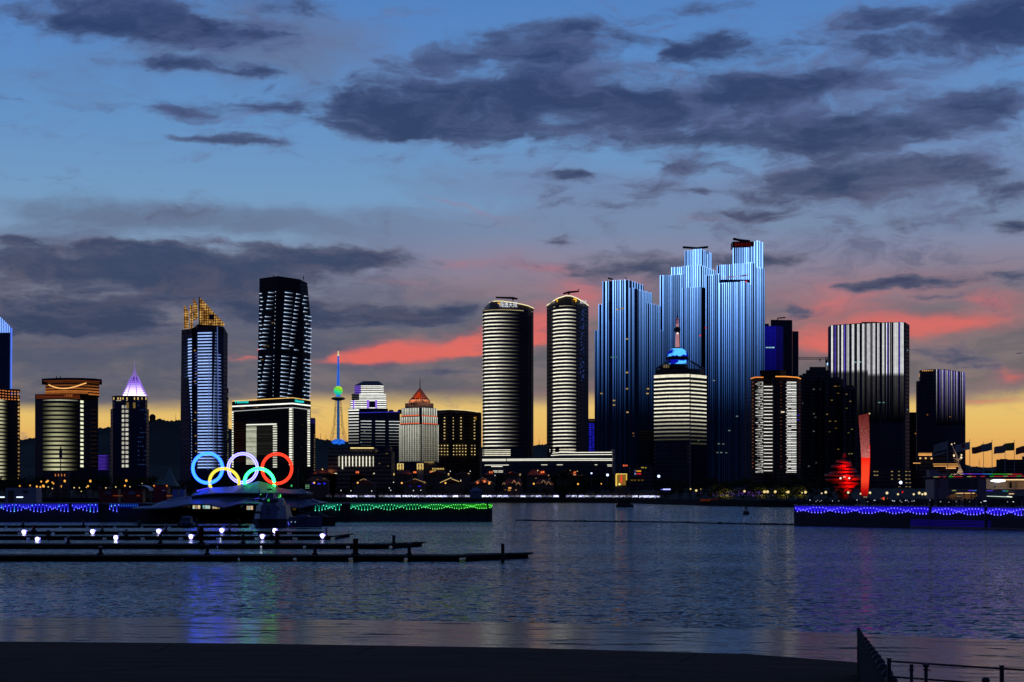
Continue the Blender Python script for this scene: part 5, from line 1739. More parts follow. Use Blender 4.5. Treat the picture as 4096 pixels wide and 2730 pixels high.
windows(T, [(3131, 1649, D - 2)], D, 13, 4, lc(255, 245, 220, .9))
windows(T, [(3193, 1662, D + 3), (3192, 1680, D + 3)], D, 8, 4, lc(50, 40, 220, .6))
T.part('recess', MB().box(X(3092.4, D), X(3101, D), D - .5, D + 4.5, GROUND, Z(1512, D)), DARK_M)

# ---- dark apartment blocks with a few lit rooms
for i, (x0, x1, yt, dd, D, lab, wn) in enumerate([
        (3196, 3300, 1500, 0, 1600, 'dark apartment block with few lit rooms right of the white lined tower', 10),
        (3224, 3318, 1480, 0, 1660, 'dark apartment block with a domed roof line rising behind', 5),
        (3300, 3372, 1516, 0, 1580, 'dark apartment block with several lit rooms before the striped tower left edge', 14),
        (3372, 3428, 1548, 0, 1560, 'lower dark apartment block close left of the red torch pillar', 9)]):
    T = building('apartment_block', lab, 'building', (x0 + x1) / 2, D)
    fp = poly([(x0, 4), ((x0 + x1) / 2, 0), (x1, 6), (x1 - 2, 40), (x0 + 2, 40)], D)
    T.part('block_body', MB().prism(fp, GROUND, Z(yt, D)), GREY_F)
    T.part('roof_room', MB().prism(poly([(x0 + 14, 8), (x1 - 14, 8), (x1 - 18, 30), (x0 + 18, 30)], D), Z(yt, D), Z(yt - (14 if i == 1 else 8), D)), GREY_F)
    for k in range(3):
        px = x0 + (x1 - x0) * (k + .5) / 3
        T.part('balcony_stack', MB().box(X(px - 5, D), X(px + 5, D), D - 1.4, D + 3, GROUND + 6, Z(yt + 10, D)), GREY_F)
    spots = [(random.uniform(x0 + 8, x1 - 8), random.choice(rows(yt + 30, 1870, 14.0)), D - 1.6) for _ in range(max(4, int(wn * .8)))]
    windows(T, spots, D, 7, 4, random.choice((lc(190, 170, 110, .2), lc(150, 170, 150, .18), lc(190, 150, 80, .2))), jit=.7)
spots = [(3211, 1630), (3312, 1593), (3269, 1608), (3344, 1619), (3350, 1635), (3388, 1653), (3386, 1695), (3430, 1712)]

# ---- tower crane
D = 1800
T = building('tower_crane', 'tower crane with long jib and bright blue white lamp left of the striped tower', 'crane', 3306, D)
s = D / F
mb = MB()
for a, b in ((-1, -1), (1, -1), (1, 1), (-1, 1)):
    mb.tube([(X(3306, D) + a * .9, D + b * .9, GROUND), (X(3306, D) + a * .9, D + b * .9, Z(1428, D))], .16, 3)
for k in range(40):
    z0 = GROUND + k * 3.6
    if z0 + 3.6 > Z(1428, D):
        break
    mb.tube([(X(3306, D) - .9, D - .9, z0), (X(3306, D) + .9, D - .9, z0 + 3.6)], .12, 3)
T.part('mast', mb, STEEL)
jb = MB()
for yy in (1430.0, 1438.0):
    jb.tube([PT(3190, yy + .5, D), PT(3312, yy, D)], .22, 3)
for k in range(24):
    xa = 3192 + k * 5
    jb.tube([PT(xa, 1438.3, D), PT(xa + 2.5, 1430.5, D)], .13, 3)
    jb.tube([PT(xa + 2.5, 1430.5, D), PT(xa + 5, 1438.3, D)], .13, 3)
T.part('jib', jb, STEEL)
T.part('trolley', MB().box(X(3277, D), X(3283, D), D - .6, D + .6, Z(1441, D), Z(1437, D)), STEEL)
T.part('hook', MB().tube([PT(3280, 1441, D), PT(3280, 1447, D)], .5, 4), STEEL)
T.part('cab', MB().box(X(3303, D), X(3310, D), D - 1.5, D + 1, Z(1452, D), Z(1440, D)), DARK_M)
T.part('lamp', MB().ball(PT(3314, 1457, D - 2), 6.5 * s, 12, 8), LAMP, color=lc(150, 215, 255, 1.6))

# ---- tall striped slab at right
D = 1750
T = building('striped_tower', 'wide dark tower with white and violet vertical light stripes', 'tower', 3475, D)
sf = poly([(3312, 8), (3324, 0), (3440, -2), (3520, -2), (3612, 2), (3622, 4), (3638, 14)], D)
sbk = [(X(3635, D + 60), D + 60), (X(3314, D + 60), D + 60)]
T.part('tower_body', MB().prism(sf + sbk, GROUND, [Z(y, D) for y in (1308, 1301, 1294, 1291, 1288, 1289, 1296, 1296, 1308)]), GLASS_D)
T.part('roof_parapet', MB().prism(poly([(3446, -3), (3514, -3), (3514, 30), (3446, 30)], D), Z(1294, D), Z(1290, D)), DARK_M)
SW = lc(248, 248, 250, .95)
SV = lc(110, 90, 235, .8)
SD = lc(170, 165, 175, .5)


def stripe_fade(ytop, yb, cut, cutk):
    def f(t):
        y = yb + (ytop - yb) * t
        if y < cut:
            return 1.0
        return max(0.0, cutk * (1 - (y - cut) / (yb - cut)) ** .8)
    return f


vx = [126, 132, (149, 'v'), (164, 'd'), 172, 193, 199, (212, 'v'), 228, 238, 262, 269, (276, 'd'), 297, 306, 330, 338, (346, 'd'), 361, 369, 377, (386, 'd'), 400, 408, (414, 'd'), 430, 438, 462, 470, 488, (496, 'v'), 508, (520, 'd'), 537, 545, 553, 562, (574, 'v'), 583, 591, 598]
bright = fin_mesh('light_stripe', 3.0 * D / F, .6, 0, 1, lambda t: 1, LED, 2)
for v in vx:
    kind = 'w'
    if isinstance(v, tuple):
        v, kind = v
    px = 3250 + v / 1.650
    x, y = col_at(sf, px)
    yt = 1303 - 14 * (px - 3325) / 290 if px < 3612 else 1290
    me = fin_mesh('light_stripe', (2.5 if kind == 'w' else 2.1) * D / F, .6, Z(1690, D) - GROUND, Z(yt, D) - GROUND, stripe_fade(yt, 1760, 1528, .30), LED, 26)
    k = random.uniform(.75, 1.15)
    cc = {'w': SW, 'v': SV, 'd': SD}[kind]
    T.put('light_stripe', me, (x, y, GROUND), color=tuple(c * k for c in cc[:3]) + (1,))
windows(T, [(3420, 1450, D - 2), (3428, 1450, D - 2), (3438, 1449, D - 2), (3448, 1449, D - 2), (3596, 1404, D + 2), (3628, 1402, D + 8), (3516, 1611, D - 2), (3534, 1611, D - 2), (3626, 1640, D + 8)], D, 9, 4, lc(150, 210, 215, .45))

# ---- second striped slab
D = 1900
T = building('striped_tower', 'narrower dark tower with violet white stripes on its right half and amber roof lamps', 'tower', 3770, D)
nf = poly([(3664, 12), (3668, 4), (3745, 0), (3780, -2), (3862, 8)], D)
T.part('tower_body', MB().prism(nf + [(X(3860, D + 60), D + 60), (X(3668, D + 60), D + 60)], GROUND, [Z(y, D) for y in (1527, 1524, 1522, 1520, 1524, 1524, 1527)]), GLASS_D)
tf = poly([(3677, 10), (3682, 4), (3745, .5), (3780, -1.5), (3862, 8)], D)
T.part('tower_top', MB().prism(tf + [(X(3860, D + 58), D + 58), (X(3680, D + 58), D + 58)], Z(1527, D), [Z(y, D) for y in (1482, 1480, 1477, 1478, 1488, 1488, 1482)]), GLASS_D)
windows(T, [(px, 1484 - (px - 3690) * .02, D + 1) for px in range(3690, 3738, 8)], D, 5, 2.6, lc(255, 190, 110, .8), 'roof_lamp')
windows(T, [(3679, 1498, D + 8), (3677, 1505, D + 9)], D, 4, 5, lc(255, 200, 130, .7), 'roof_lamp')
for i, v in enumerate((819, 838, 848, 858, 866, 878, 888, 900, 906, 918, 932, 938, 952, 958, 977, 990, 998, 1006)):
    px = 3250 + v / 1.650
    if px > 3861:
        px = 3860
    x, y = col_at(nf, px)
    yt = 1478 + 10 * (px - 3750) / 112
    me = fin_mesh('light_stripe', 2.5 * D / F, .6, Z(1700, D) - GROUND, Z(yt, D) - GROUND, lambda t: max(0, t) ** .9, LED, 20)
    T.put('light_stripe', me, (x, y, GROUND), color=[lc(225, 222, 235, .75), lc(120, 100, 225, .65), lc(170, 165, 215, .6)][i % 3])
windows(T, [(3710, 1660, D + 1), (3800, 1668, D), (3662, 1735, D + 4)], D, 5, 4, lc(220, 140, 60, .4))

# ---- low dark link and small right hand buildings
D = 1950
T = building('office_block', 'low dark block in the gap between the two striped towers', 'building', 3650, D)
T.part('block_body', MB().prism(poly([(3632, 0), (3672, 0), (3672, 40), (3632, 40)], D), GROUND, Z(1650, D)), BROWN_F)
D = 1480
T = building('office_block', 'dark office block with rows of tiny lit windows right of the red torch pillar', 'building', 3600, D)
T.part('block_body', MB().prism(poly([(3490, 4), (3560, 0), (3645, 4), (3645, 40), (3490, 40)], D), GROUND, Z(1878, D)), GREY_F)
for y, xs in ((1887, (3498, 3509, 3568, 3596, 3625, 3638)), (1902, (3499, 3509, 3568, 3596, 3625, 3638)), (1917, (3568, 3596, 3625, 3638)), (1932, (3597, 3626, 3640)), (1948, (3598, 3626, 3639))):
    windows(T, [(x, y, D - .3) for x in xs], D, 7, 2.6, lc(220, 190, 130, .45), jit=.4)
D = 1500
T = building('restaurant_building', 'dark low building with glowing amber terrace roofs below the narrower striped tower', 'building', 3750, D)
T.part('wall', MB().prism(poly([(3650, 8), (3700, 0), (3846, 0), (3850, 40), (3650, 40)], D), GROUND, Z(1884, D)), GREY_F)
T.part('upper_wall', MB().prism(poly([(3676, 6), (3734, 6), (3850, 10), (3850, 36), (3676, 36)], D), Z(1884, D), [Z(1826, D), Z(1826, D), Z(1790, D), Z(1790, D), Z(1826, D)]), GREY_F)
am = lc(255, 180, 100, .95)
for x0, x1, y0, y1, d_, nm in ((3678, 3731, 1813, 1815, 3, 'terrace_light'), (3678, 3731, 1818, 1823, 4, 'terrace_light'), (3652, 3680, 1852, 1855, -1, 'terrace_light'), (3731, 3835, 1856, 1858, -1, 'terrace_light'), (3734, 3838, 1864, 1867, -1, 'terrace_light'), (3782, 3820, 1871, 1876, -2, 'terrace_light')):
    T.part(nm, MB().box(X(x0, D), X(x1, D), D + d_ - 1, D + d_ + .5, Z(y1, D), Z(y0, D)), led_mat('amber_glow', 'NONE', .8, .3) if nm is None else LED, color=am)
T.part('terrace_wall', MB().box(X(3731, D), X(3838, D), D - .2, D + 1.0, Z(1864, D), Z(1858, D)), PLASTER)
T.part('terrace_wall', MB().box(X(3678, D), X(3731, D), D + 3.8, D + 5.5, Z(1818, D), Z(1815, D)), PLASTER)
windows(T, [(3681, 1834, D + 4), (3703, 1834, D + 4), (3726, 1835, D + 4)], D, 6, 6, lc(255, 200, 130, 1.0), 'wall_lamp', jit=.1)
D = 1700
T = building('office_block', 'plain dark block silhouetted under the flags at the right edge', 'building', 4060, D)
T.part('block_body', MB().prism(poly([(3985, 0), (4290, 0), (4290, 50), (3985, 50)], D), GROUND, Z(1839, D)), GREY_F)
T.part('roof_room', MB().prism(poly([(4000, 6), (4030, 6), (4030, 20), (4000, 20)], D), Z(1839, D), Z(1836, D)), GREY_F)
T.part('roof_room', MB().prism(poly([(4088, 4), (4200, 4), (4200, 30), (4088, 30)], D), Z(1839, D), Z(1826, D)), GREY_F)


# ============================================================ THE SHORE: TREES, HOUSES, STALLS, LAMPS
def ground_z(D, d0=1404.0):
    t = D - d0
    if t <= 75:
        return 3.8
    if t <= 190:
        return 3.8 + (t - 75) / 115 * 6.2
    return 10.0


# ---- trees: tapered trunk with limbs, crown of many leaf clumps
def leaf_mat(name, c):
    m, n = mat_new(name)
    oi = n.n('ShaderNodeObjectInfo')
    ps = n.n('ShaderNodeNewGeometry').outputs['Position']
    f = n.noise(ps, 0.8, 3, .6)
    k = n.m('MULTIPLY_ADD', f, 1.2, .4)
    col = n.mix(1.0, c, n.xyz(k, k, k), 'MULTIPLY')
    return finish(m, n, principled(n, col, .8, 0, .1))


LEAF = leaf_mat('dark_foliage', (0.030, 0.042, 0.016, 1))
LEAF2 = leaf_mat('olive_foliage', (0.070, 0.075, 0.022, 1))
BARK = plain('bark', (0.05, 0.04, 0.03, 1), .9)


def crown_mesh(seed, w, h, nclump, leaf):
    rnd = random.Random(seed)
    mb = MB()
    lobes = [(rnd.uniform(-.55, .55) * w, rnd.uniform(-.5, .5) * w, rnd.uniform(.25, .85) * h, rnd.uniform(.28, .5) * w) for _ in range(9)]
    for _ in range(nclump):
        lx, ly, lz, lr = rnd.choice(lobes)
        a, b = rnd.uniform(0, 2 * math.pi), math.acos(rnd.uniform(-1, 1))
        r = lr * rnd.random() ** .4
        c = Vector((lx + r * math.sin(b) * math.cos(a), ly + r * math.sin(b) * math.sin(a), lz + r * math.cos(b) * .75))
        u = Vector((rnd.uniform(-1, 1), rnd.uniform(-1, 1), rnd.uniform(-1, 1))).normalized()
        v = u.cross(Vector((rnd.uniform(-1, 1), rnd.uniform(-1, 1), rnd.uniform(-1, 1)))).normalized()
        s = leaf * rnd.uniform(.6, 1.3)
        mb.add([c - u * s, c + v * s * .6, c + u * s, c - v * s * .6], [(0, 1, 2, 3)])
    return mb


def make_tree(name, label, group, seed, w, h, leafmat=LEAF):
    T = Thing(name, label, 'tree', (0, 0, 0), group)
    rnd = random.Random(seed * 7 + 1)
    tr = MB().tube([(0, 0, 0), (.1, 0, h * .25), (.15, .1, h * .5)], [h * .035, h * .026, h * .016], 6)
    for k in range(5):
        a = k * 1.3 + rnd.random()
        z0 = h * rnd.uniform(.25, .48)
        tr.tube([(.1, 0, z0), (math.cos(a) * w * .25, math.sin(a) * w * .25, z0 + h * .15), (math.cos(a) * w * .5, math.sin(a) * w * .5, z0 + h * .3)], [h * .014, h * .009, h * .004], 4)
    T.part('trunk', tr, BARK)
    me = crown_mesh(seed, w, h, 520, w * .085).mesh('crown', leafmat)
    link('crown', me, T.o)
    return T.o


protos = [make_tree('broadleaf_tree', 'x', 'dark trees along the far shore', k, w, h) for k, w, h in ((1, 5.2, 10.5), (2, 4.4, 12.0), (3, 6.0, 9.0), (4, 4.0, 8.0))]
used = [False] * len(protos)


def put_tree(px, D, ytop, lit=False):
    """a copy scaled so that its top stands at photo row ytop"""
    zb = ground_z(D, shore_d(px)) - .2
    i = random.randrange(len(protos))
    h = [11.5, 13, 10, 8.8][i]
    sc = max(.35, (Z(ytop, D) - zb) / h)
    if not used[i]:
        o = protos[i]
        used[i] = True
    else:
        o = copy_tree(protos[i])
    o.location = (X(px, D), D, zb)
    o.rotation_euler.z = random.uniform(0, 6.28)
    w = sc * random.uniform(.85, 1.25)
    o['label'] = 'dark tree in the amber lit park left of the rings' if px < 640 else 'dark tree behind the rings and pavilion' if px < 1300 else 'dark tree among the gabled houses' if px < 2470 else 'dark tree in the tall belt right of the houses' if px < 3760 else 'dark tree on the skyline under the flags'
    o.scale = (w, w, sc)
    return o


rt = random.Random(11)
trees = []
for px in range(-30, 640, 27):                     # left waterfront park
    trees.append((px + rt.uniform(-9, 9), 1480 + rt.uniform(-30, 60), rt.uniform(1888, 1908)))
for px in range(600, 1300, 40):
    trees.append((px + rt.uniform(-9, 9), 1490 + rt.uniform(-30, 50), rt.uniform(1884, 1905)))
for px in range(1300, 2500, 44):
    trees.append((px + rt.uniform(-14, 14), 1560 + rt.uniform(-10, 40), rt.uniform(1872, 1898)))
for px in range(1330, 2480, 66):
    trees.append((px + rt.uniform(-20, 20), 1436 + rt.uniform(-6, 8), rt.uniform(1928, 1950)))
for px in range(2470, 3450, 25):                   # tall belt right of the houses
    trees.append((px + rt.uniform(-9, 9), shore_d(px) + rt.uniform(60, 260), rt.uniform(1888, 1918)))
for px in range(2640, 3480, 40):
    trees.append((px + rt.uniform(-9, 9), shore_d(px) + rt.uniform(20, 55), rt.uniform(1925, 1948)))
for px in range(3450, 3760, 30):
    trees.append((px + rt.uniform(-9, 9), 1200 + rt.uniform(-60, 60), rt.uniform(1915, 1945)))
for px in range(3860, 4110, 24):
    trees.append((px + rt.uniform(-9, 9), 1560 + rt.uniform(-30, 30), rt.uniform(1868, 1880)))
for t in trees:
    put_tree(*t)
for (px, yt, w_) in ((2340, 1880, 1), (2295, 1862, .8)):
    put_tree(px, 1470, yt)

# yellow-lit trees on the promenade
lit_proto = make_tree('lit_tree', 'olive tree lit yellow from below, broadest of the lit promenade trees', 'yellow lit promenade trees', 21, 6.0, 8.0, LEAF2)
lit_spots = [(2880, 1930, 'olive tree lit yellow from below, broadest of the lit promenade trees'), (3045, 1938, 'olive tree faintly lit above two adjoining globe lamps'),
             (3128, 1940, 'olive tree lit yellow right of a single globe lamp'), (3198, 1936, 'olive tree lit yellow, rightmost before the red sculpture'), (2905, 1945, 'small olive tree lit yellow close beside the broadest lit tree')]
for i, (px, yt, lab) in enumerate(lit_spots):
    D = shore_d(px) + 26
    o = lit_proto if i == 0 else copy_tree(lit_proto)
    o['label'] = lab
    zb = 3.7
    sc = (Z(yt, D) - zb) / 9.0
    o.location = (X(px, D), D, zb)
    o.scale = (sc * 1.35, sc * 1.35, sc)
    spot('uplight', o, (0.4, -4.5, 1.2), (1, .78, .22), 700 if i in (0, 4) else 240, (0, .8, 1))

# ---- gabled houses
WALLM, ROOFT = PLASTER, TILE


def house(px, D, w_px, y_eave, y_ridge, label, ridge_x=True, lit=None, dorm=(), chim=None, windows_=(), group='gabled houses behind the promenade', depth=14):
    zb = ground_z(D) - .3
    T = Thing('gabled_house', label, 'house', (X(px, D), D, zb), group)
    w = w_px * D / F
    x0, x1 = X(px, D) - w / 2, X(px, D) + w / 2
    ze, zr = Z(y_eave, D), Z(y_ridge, D)
    T.part('wall', MB().box(x0 + .4, x1 - .4, D, D + depth, zb, ze), WALLM)
    if ridge_x:      # ridge parallel to the shore: hipped roof slopes face the water
        hip = w * .22
        roof = MB().prism([(x0, D - .8), (x1, D - .8), (x1, D + depth + .8), (x0, D + depth + .8)], ze, [(x0 + hip, D + depth * .45), (x1 - hip, D + depth * .45), (x1 - hip, D + depth * .55), (x0 + hip, D + depth * .55)], zr)
    else:            # gable end faces the water
        cxm = (x0 + x1) / 2
        roof = MB().add([(x0 - .5, D - .8, ze), (cxm, D - .8, zr), (x1 + .5, D - .8, ze), (x0 - .5, D + depth, ze), (cxm, D + depth, zr), (x1 + .5, D + depth, ze)],
                        [(0, 2, 1), (3, 4, 5), (0, 1, 4, 3), (1, 2, 5, 4), (0, 3, 5, 2)])
    rf = T.part('roof', roof, ROOFT)
    if not ridge_x:
        gab = MB().tube([(x0 - .5, D - 1.0, ze), (cxm, D - 1.0, zr), (x1 + .5, D - 1.0, ze)], .28, 4)
        T.part('gable_trim', gab, STONE, parent=rf)
        if lit and lit[0] == 'trim':
            a, b = lit[1]
            mk = lambda t: (x0 - .5 + (cxm - x0 + .5) * t * 2, D - 1.25, ze + (zr - ze) * t * 2) if t <= .5 else (cxm + (x1 + .5 - cxm) * (t - .5) * 2, D - 1.25, zr + (ze - zr) * (t - .5) * 2)
            T.part('trim_light', MB().tube([mk(a), mk(max(a, min(b, .5))), mk(b)], .22, 4), LED_SOFT, color=lit[2], parent=rf)
    for dx, dy, s in dorm:
        xx, zz2 = X(px + dx, D), Z(dy, D)
        hw = s * D / F / 2
        dm = T.part('dormer', MB().add([(xx - hw, D - .9, zz2 - hw * .9), (xx, D - .9, zz2 + hw * .5), (xx + hw, D - .9, zz2 - hw * .9), (xx - hw, D + 4, zz2 - hw * .9), (xx, D + 4, zz2 + hw * .5), (xx + hw, D + 4, zz2 - hw * .9)],
                                      [(0, 2, 1), (3, 4, 5), (0, 1, 4, 3), (1, 2, 5, 4), (0, 3, 5, 2)]), TILE, parent=rf)
        T.part('dormer_trim', MB().tube([(xx - hw, D - 1.1, zz2 - hw * .9), (xx, D - 1.1, zz2 + hw * .5), (xx + hw, D - 1.1, zz2 - hw * .9)], .16, 4), LED_SOFT, color=lc(220, 190, 140, .55), parent=rf)
    if chim:
        xx = X(px + chim[0], D)
        T.part('chimney', MB().box(xx - .7, xx + .7, D + depth * .4, D + depth * .4 + 1.4, zr - 2.5, Z(chim[1], D)), STONE, parent=rf)
    for wx, wy, ww, wh, c in windows_:
        windows(T, [(px + wx, wy, D - .1)], D, ww, wh, c, out=.25, jit=.2)
    if lit and lit[0] == 'lamp':
        for lx, ly, watts in lit[1]:
            flood(T, 'roof_lamp', (X(px + lx, D), D - 1.6, Z(ly, D)), lit[2], watts, .3, (0, 1, .5))
    return T


warm = (1, .55, .25)
om = lc(255, 120, 60, 1.0)
wm = lc(255, 210, 140, .9)
house(1296, 1500, 104, 1897, 1878, 'hip roofed house with its red tiles lit orange right behind the red ring', True, ('lamp', [(-36, 1893, 150), (-4, 1884, 200), (24, 1889, 220), (36, 1893, 240)], (1, .35, .12)), windows_=((-6, 1878, 4, 5, wm), (47, 1895, 9, 3, lc(255, 240, 210, 1.1))))
house(1268, 1430, 90, 1926, 1908, 'dim flat eaved pavilion with blue lamps below its roof right of the ring sculpture', True, None, windows_=((-15, 1934, 10, 5, lc(60, 50, 255, .9)), (8, 1936, 12, 4, lc(60, 60, 255, .8)), (30, 1935, 8, 5, lc(40, 40, 240, .9)), (2, 1919, 10, 3, lc(120, 90, 50, .4)), (30, 1916, 12, 3, lc(120, 100, 60, .4))))
house(1455, 1436, 92, 1938, 1916, 'gable fronted house with a pale lit peak left of the tent stalls middle', False, ('trim', (.34, .62), lc(200, 170, 120, .55)))
house(1660, 1436, 92, 1934, 1916, 'gable fronted house whose right roof edge is lit pale', False, ('trim', (.42, .95), lc(205, 170, 110, .6)), windows_=((37, 1931, 4, 7, lc(255, 190, 120, .8)), (18, 1946, 12, 4, lc(50, 40, 230, .6)), (-20, 1946, 6, 3, lc(50, 40, 230, .4))))
house(1806, 1434, 96, 1934, 1911, 'gable fronted house with both roof edges brightly lit cream', False, ('trim', (.05, .5), lc(240, 205, 130, .9)), windows_=((37, 1925, 3, 10, lc(255, 230, 160, .8)),))
house(1806, 1433.2, 60, 1928, 1916, 'small inner gable porch with lit right edge before the bright gabled house', False, ('trim', (.5, .98), lc(235, 200, 125, .8)))
house(1932, 1430, 92, 1937, 1911, 'gable fronted house with floodlit cream gable left of the red roofed houses', False, ('lamp', [(-22, 1933, 200), (6, 1928, 260), (26, 1931, 160)], (1, .72, .38)), windows_=((-1, 1912, 5, 3, wm),))
house(2052, 1432, 84, 1937, 1917, 'red roofed house with three small white trimmed dormers', True, ('lamp', [(-24, 1930, 70), (4, 1926, 90), (24, 1933, 90)], (1, .4, .2)), dorm=((-37, 1934, 12), (4, 1926, 17), (21, 1933, 18)), chim=(28, 1913), windows_=((-13, 1953, 12, 6, lc(250, 180, 100, .7)), (-15, 1962, 12, 6, lc(200, 130, 70, .5)), (-31, 1960, 4, 3, lc(200, 150, 80, .5)), (12, 1961, 4, 3, lc(250, 190, 120, .7))))
house(2178, 1432, 78, 1937, 1918, 'brown roofed house with two lit dormers left of the stall row gap', True, ('lamp', [(-24, 1933, 80), (8, 1930, 90), (28, 1936, 100)], (1, .5, .2)), dorm=((-4, 1925, 16), (16, 1931, 18)), chim=(20, 1912), windows_=((-34, 1914, 8, 2, lc(190, 150, 90, .5)),))
house(1612, 1500, 74, 1898, 1882, 'upper row house with orange lit roof slope and two round lit windows', True, ('lamp', [(20, 1893, 150), (32, 1895, 130)], (1, .3, .1)), windows_=((44, 1890, 5, 7, om), (51, 1890, 5, 7, om), (-36, 1898, 4, 8, wm)))
house(1430, 1500, 60, 1900, 1888, 'upper row house with two small orange lit attic windows', True, None, windows_=((-4, 1890, 5, 7, om), (3, 1890, 5, 7, om), (64, 1896, 3, 4, wm)))
house(1748, 1500, 90, 1900, 1884, 'upper row dark gabled house under the lit roof terrace', False, None, windows_=((46, 1898, 5, 8, wm), (-26, 1890, 5, 6, om), (-19, 1890, 5, 6, om)))
house(1852, 1500, 60, 1902, 1888, 'upper row small dark gabled house with one warm arched window', False, None, windows_=((22, 1898, 6, 8, wm),))
house(1960, 1500, 50, 1900, 1888, 'upper row house with twin orange attic windows below white hall lights', True, None, windows_=((-1, 1890, 5, 7, om), (8, 1890, 5, 7, om)))
house(2050, 1500, 66, 1900, 1887, 'upper row house with thin orange lit roof edges and round window', False, ('trim', (.3, .42), lc(190, 80, 50, .6)), windows_=((30, 1899, 6, 7, wm),))
house(2150, 1500, 88, 1902, 1880, 'upper row house with broad orange lit roof slopes and twin attic windows', True, ('lamp', [(-14, 1890, 160), (8, 1896, 200), (-26, 1893, 120)], (1, .33, .1)), windows_=((16, 1890, 6, 7, om), (24, 1889, 6, 7, om), (1, 1883, 3, 5, wm), (44, 1902, 4, 3, wm)))
house(2272, 1500, 86, 1904, 1882, 'upper row house with orange lit right roof slope and lit chimney room', True, ('lamp', [(2, 1890, 160), (20, 1897, 220), (30, 1899, 160)], (1, .36, .12)), windows_=((26, 1890, 9, 7, om), (26, 1899, 9, 5, lc(255, 180, 120, .7)), (9, 1883, 3, 3, wm), (37, 1886, 5, 2, wm), (50, 1902, 10, 4, lc(255, 200, 120, .8))))

# ---- lit roof terrace and lit sign building
D = 1520
T = building('terrace_restaurant', 'stepped roof terrace glowing yellow with a row of small lit posts', 'building', 1755, D, base=ground_z(1520))
T.part('wall', MB().box(X(1718, D), X(1778, D), D, D + 16, ground_z(1520), Z(1880, D)), PLASTER)
for i in range(9):
    px = 1731 + i * 5.4
    T.part('lit_post', MB().box(X(px - 1.3, D), X(px + 1.3, D), D - .8, D, Z(1879, D), Z(1874 + (0 if i % 2 else -1), D)), LED_SOFT, color=lc(255, 215, 120, random.uniform(.6, 1.1)))
for i in range(5):
    px = 1721 + i * 5
    T.part('lit_post', MB().box(X(px - 1.4, D), X(px + 1.4, D), D - 1.4, D - .9, Z(1892, D), Z(1885 - i * .8, D)), LED_SOFT, color=lc(255, 205, 110, random.uniform(.5, 1.0)))
D = 1380
T = building('sign_building', 'small building with a glowing yellow frame and red vertical sign', 'building', 2485, D)
T.part('wall', MB().box(X(2462, D), X(2508, D), D, D + 12, GROUND, Z(1895, D)), PLASTER)
T.part('lit_frame', MB().box(X(2464, D), X(2508, D), D - .8, D - .1, Z(1898.5, D), Z(1895.5, D)), LED_SOFT, color=lc(255, 220, 110, 1.0))
T.part('lit_frame', MB().box(X(2462, D), X(2468, D), D - .8, D - .1, Z(1945, D), Z(1899, D)), LED_SOFT, color=lc(245, 205, 90, .9))
T.part('lit_frame', MB().box(X(2503.5, D), X(2508, D), D - .8, D - .1, Z(1922, D), Z(1899, D)), LED_SOFT, color=lc(240, 195, 80, .8))
T.part('lit_wall', MB().box(X(2468.5, D), X(2503, D), D - .5, D - .1, Z(1942, D), Z(1899, D)), LED, color=lc(190, 140, 60, .42))
for k in range(4):
    T.part('sign_letter', MB().torus((X(2485, D), D - .8, Z(1906.5 + k * 7, D)), 2.4 * D / F, .22, 10, 4), LED_SOFT, color=lc(255, 40, 45, 1.1))
    T.part('sign_letter', MB().box(X(2482, D), X(2488, D), D - .95, D - .7, Z(1907 + k * 7, D), Z(1906 + k * 7, D)), LED_SOFT, color=lc(255, 60, 50, 1.1))
T.part('ground_lamp', MB().ball(PT(2478, 1938, D - 1), .9, 8, 6), LED_SOFT, color=lc(255, 230, 130, 1.1))

D = 1440
T = building('shop_block', 'dark shop block with small red and amber neon signs behind the trees', 'building', 2560, D)
T.part('wall', MB().box(X(2520, D), X(2612, D), D, D + 14, GROUND, Z(1862, D)), GREY_F)
for px in (2548, 2553, 2558, 2562):
    T.part('neon_sign', MB().box(X(px - 1.8, D), X(px + 1.8, D), D - .6, D - .1, Z(1888, D), Z(1883, D)), LED_SOFT, color=lc(255, 170, 40, .9))
    T.part('neon_sign', MB().box(X(px - 1.8, D), X(px + 1.8, D), D - .6, D - .1, Z(1899, D), Z(1894, D)), LED_SOFT, color=lc(240, 30, 60, .9))
T.part('neon_sign', MB().box(X(2539, D), X(2542, D), D - .6, D - .1, Z(1899, D), Z(1893, D)), LED_SOFT, color=lc(160, 200, 255, 1.0))
T.part('neon_sign', MB().ball(PT(2541, 1884, D - .5), .6, 6, 4), LED_SOFT, color=lc(130, 120, 200, .5))
for px, k in ((2482, 1.1), (2488, .9), (2495, .9)):
    T.part('neon_sign', MB().box(X(px - 2, D), X(px + 2, D), D - 40, D - 39.5, Z(1869, D), Z(1863, D)), LED_SOFT, color=lc(255, 110, 70, k))
windows(T, [(2568, 1871, D - .1), (2573, 1871, D - .1), (2583, 1872, D - .1)], D, 6, 4, lc(210, 190, 80, .6))
for px in (2522, 2534, 2550, 2564):
    T.part('awning_light', MB().add([PT(px, 1919, D - 30), PT(px + 11, 1919, D - 30), PT(px + 9, 1925, D - 30.5), PT(px + 2, 1925, D - 30.5), PT(px, 1919, D - 29), PT(px + 11, 1919, D - 29), PT(px + 9, 1925, D - 29.5), PT(px + 2, 1925, D - 29.5)],
                                   [(0, 1, 2, 3), (7, 6, 5, 4), (0, 4, 5, 1), (1, 5, 6, 2), (2, 6, 7, 3), (3, 7, 4, 0)]), LED, color=lc(120, 95, 20, .45))

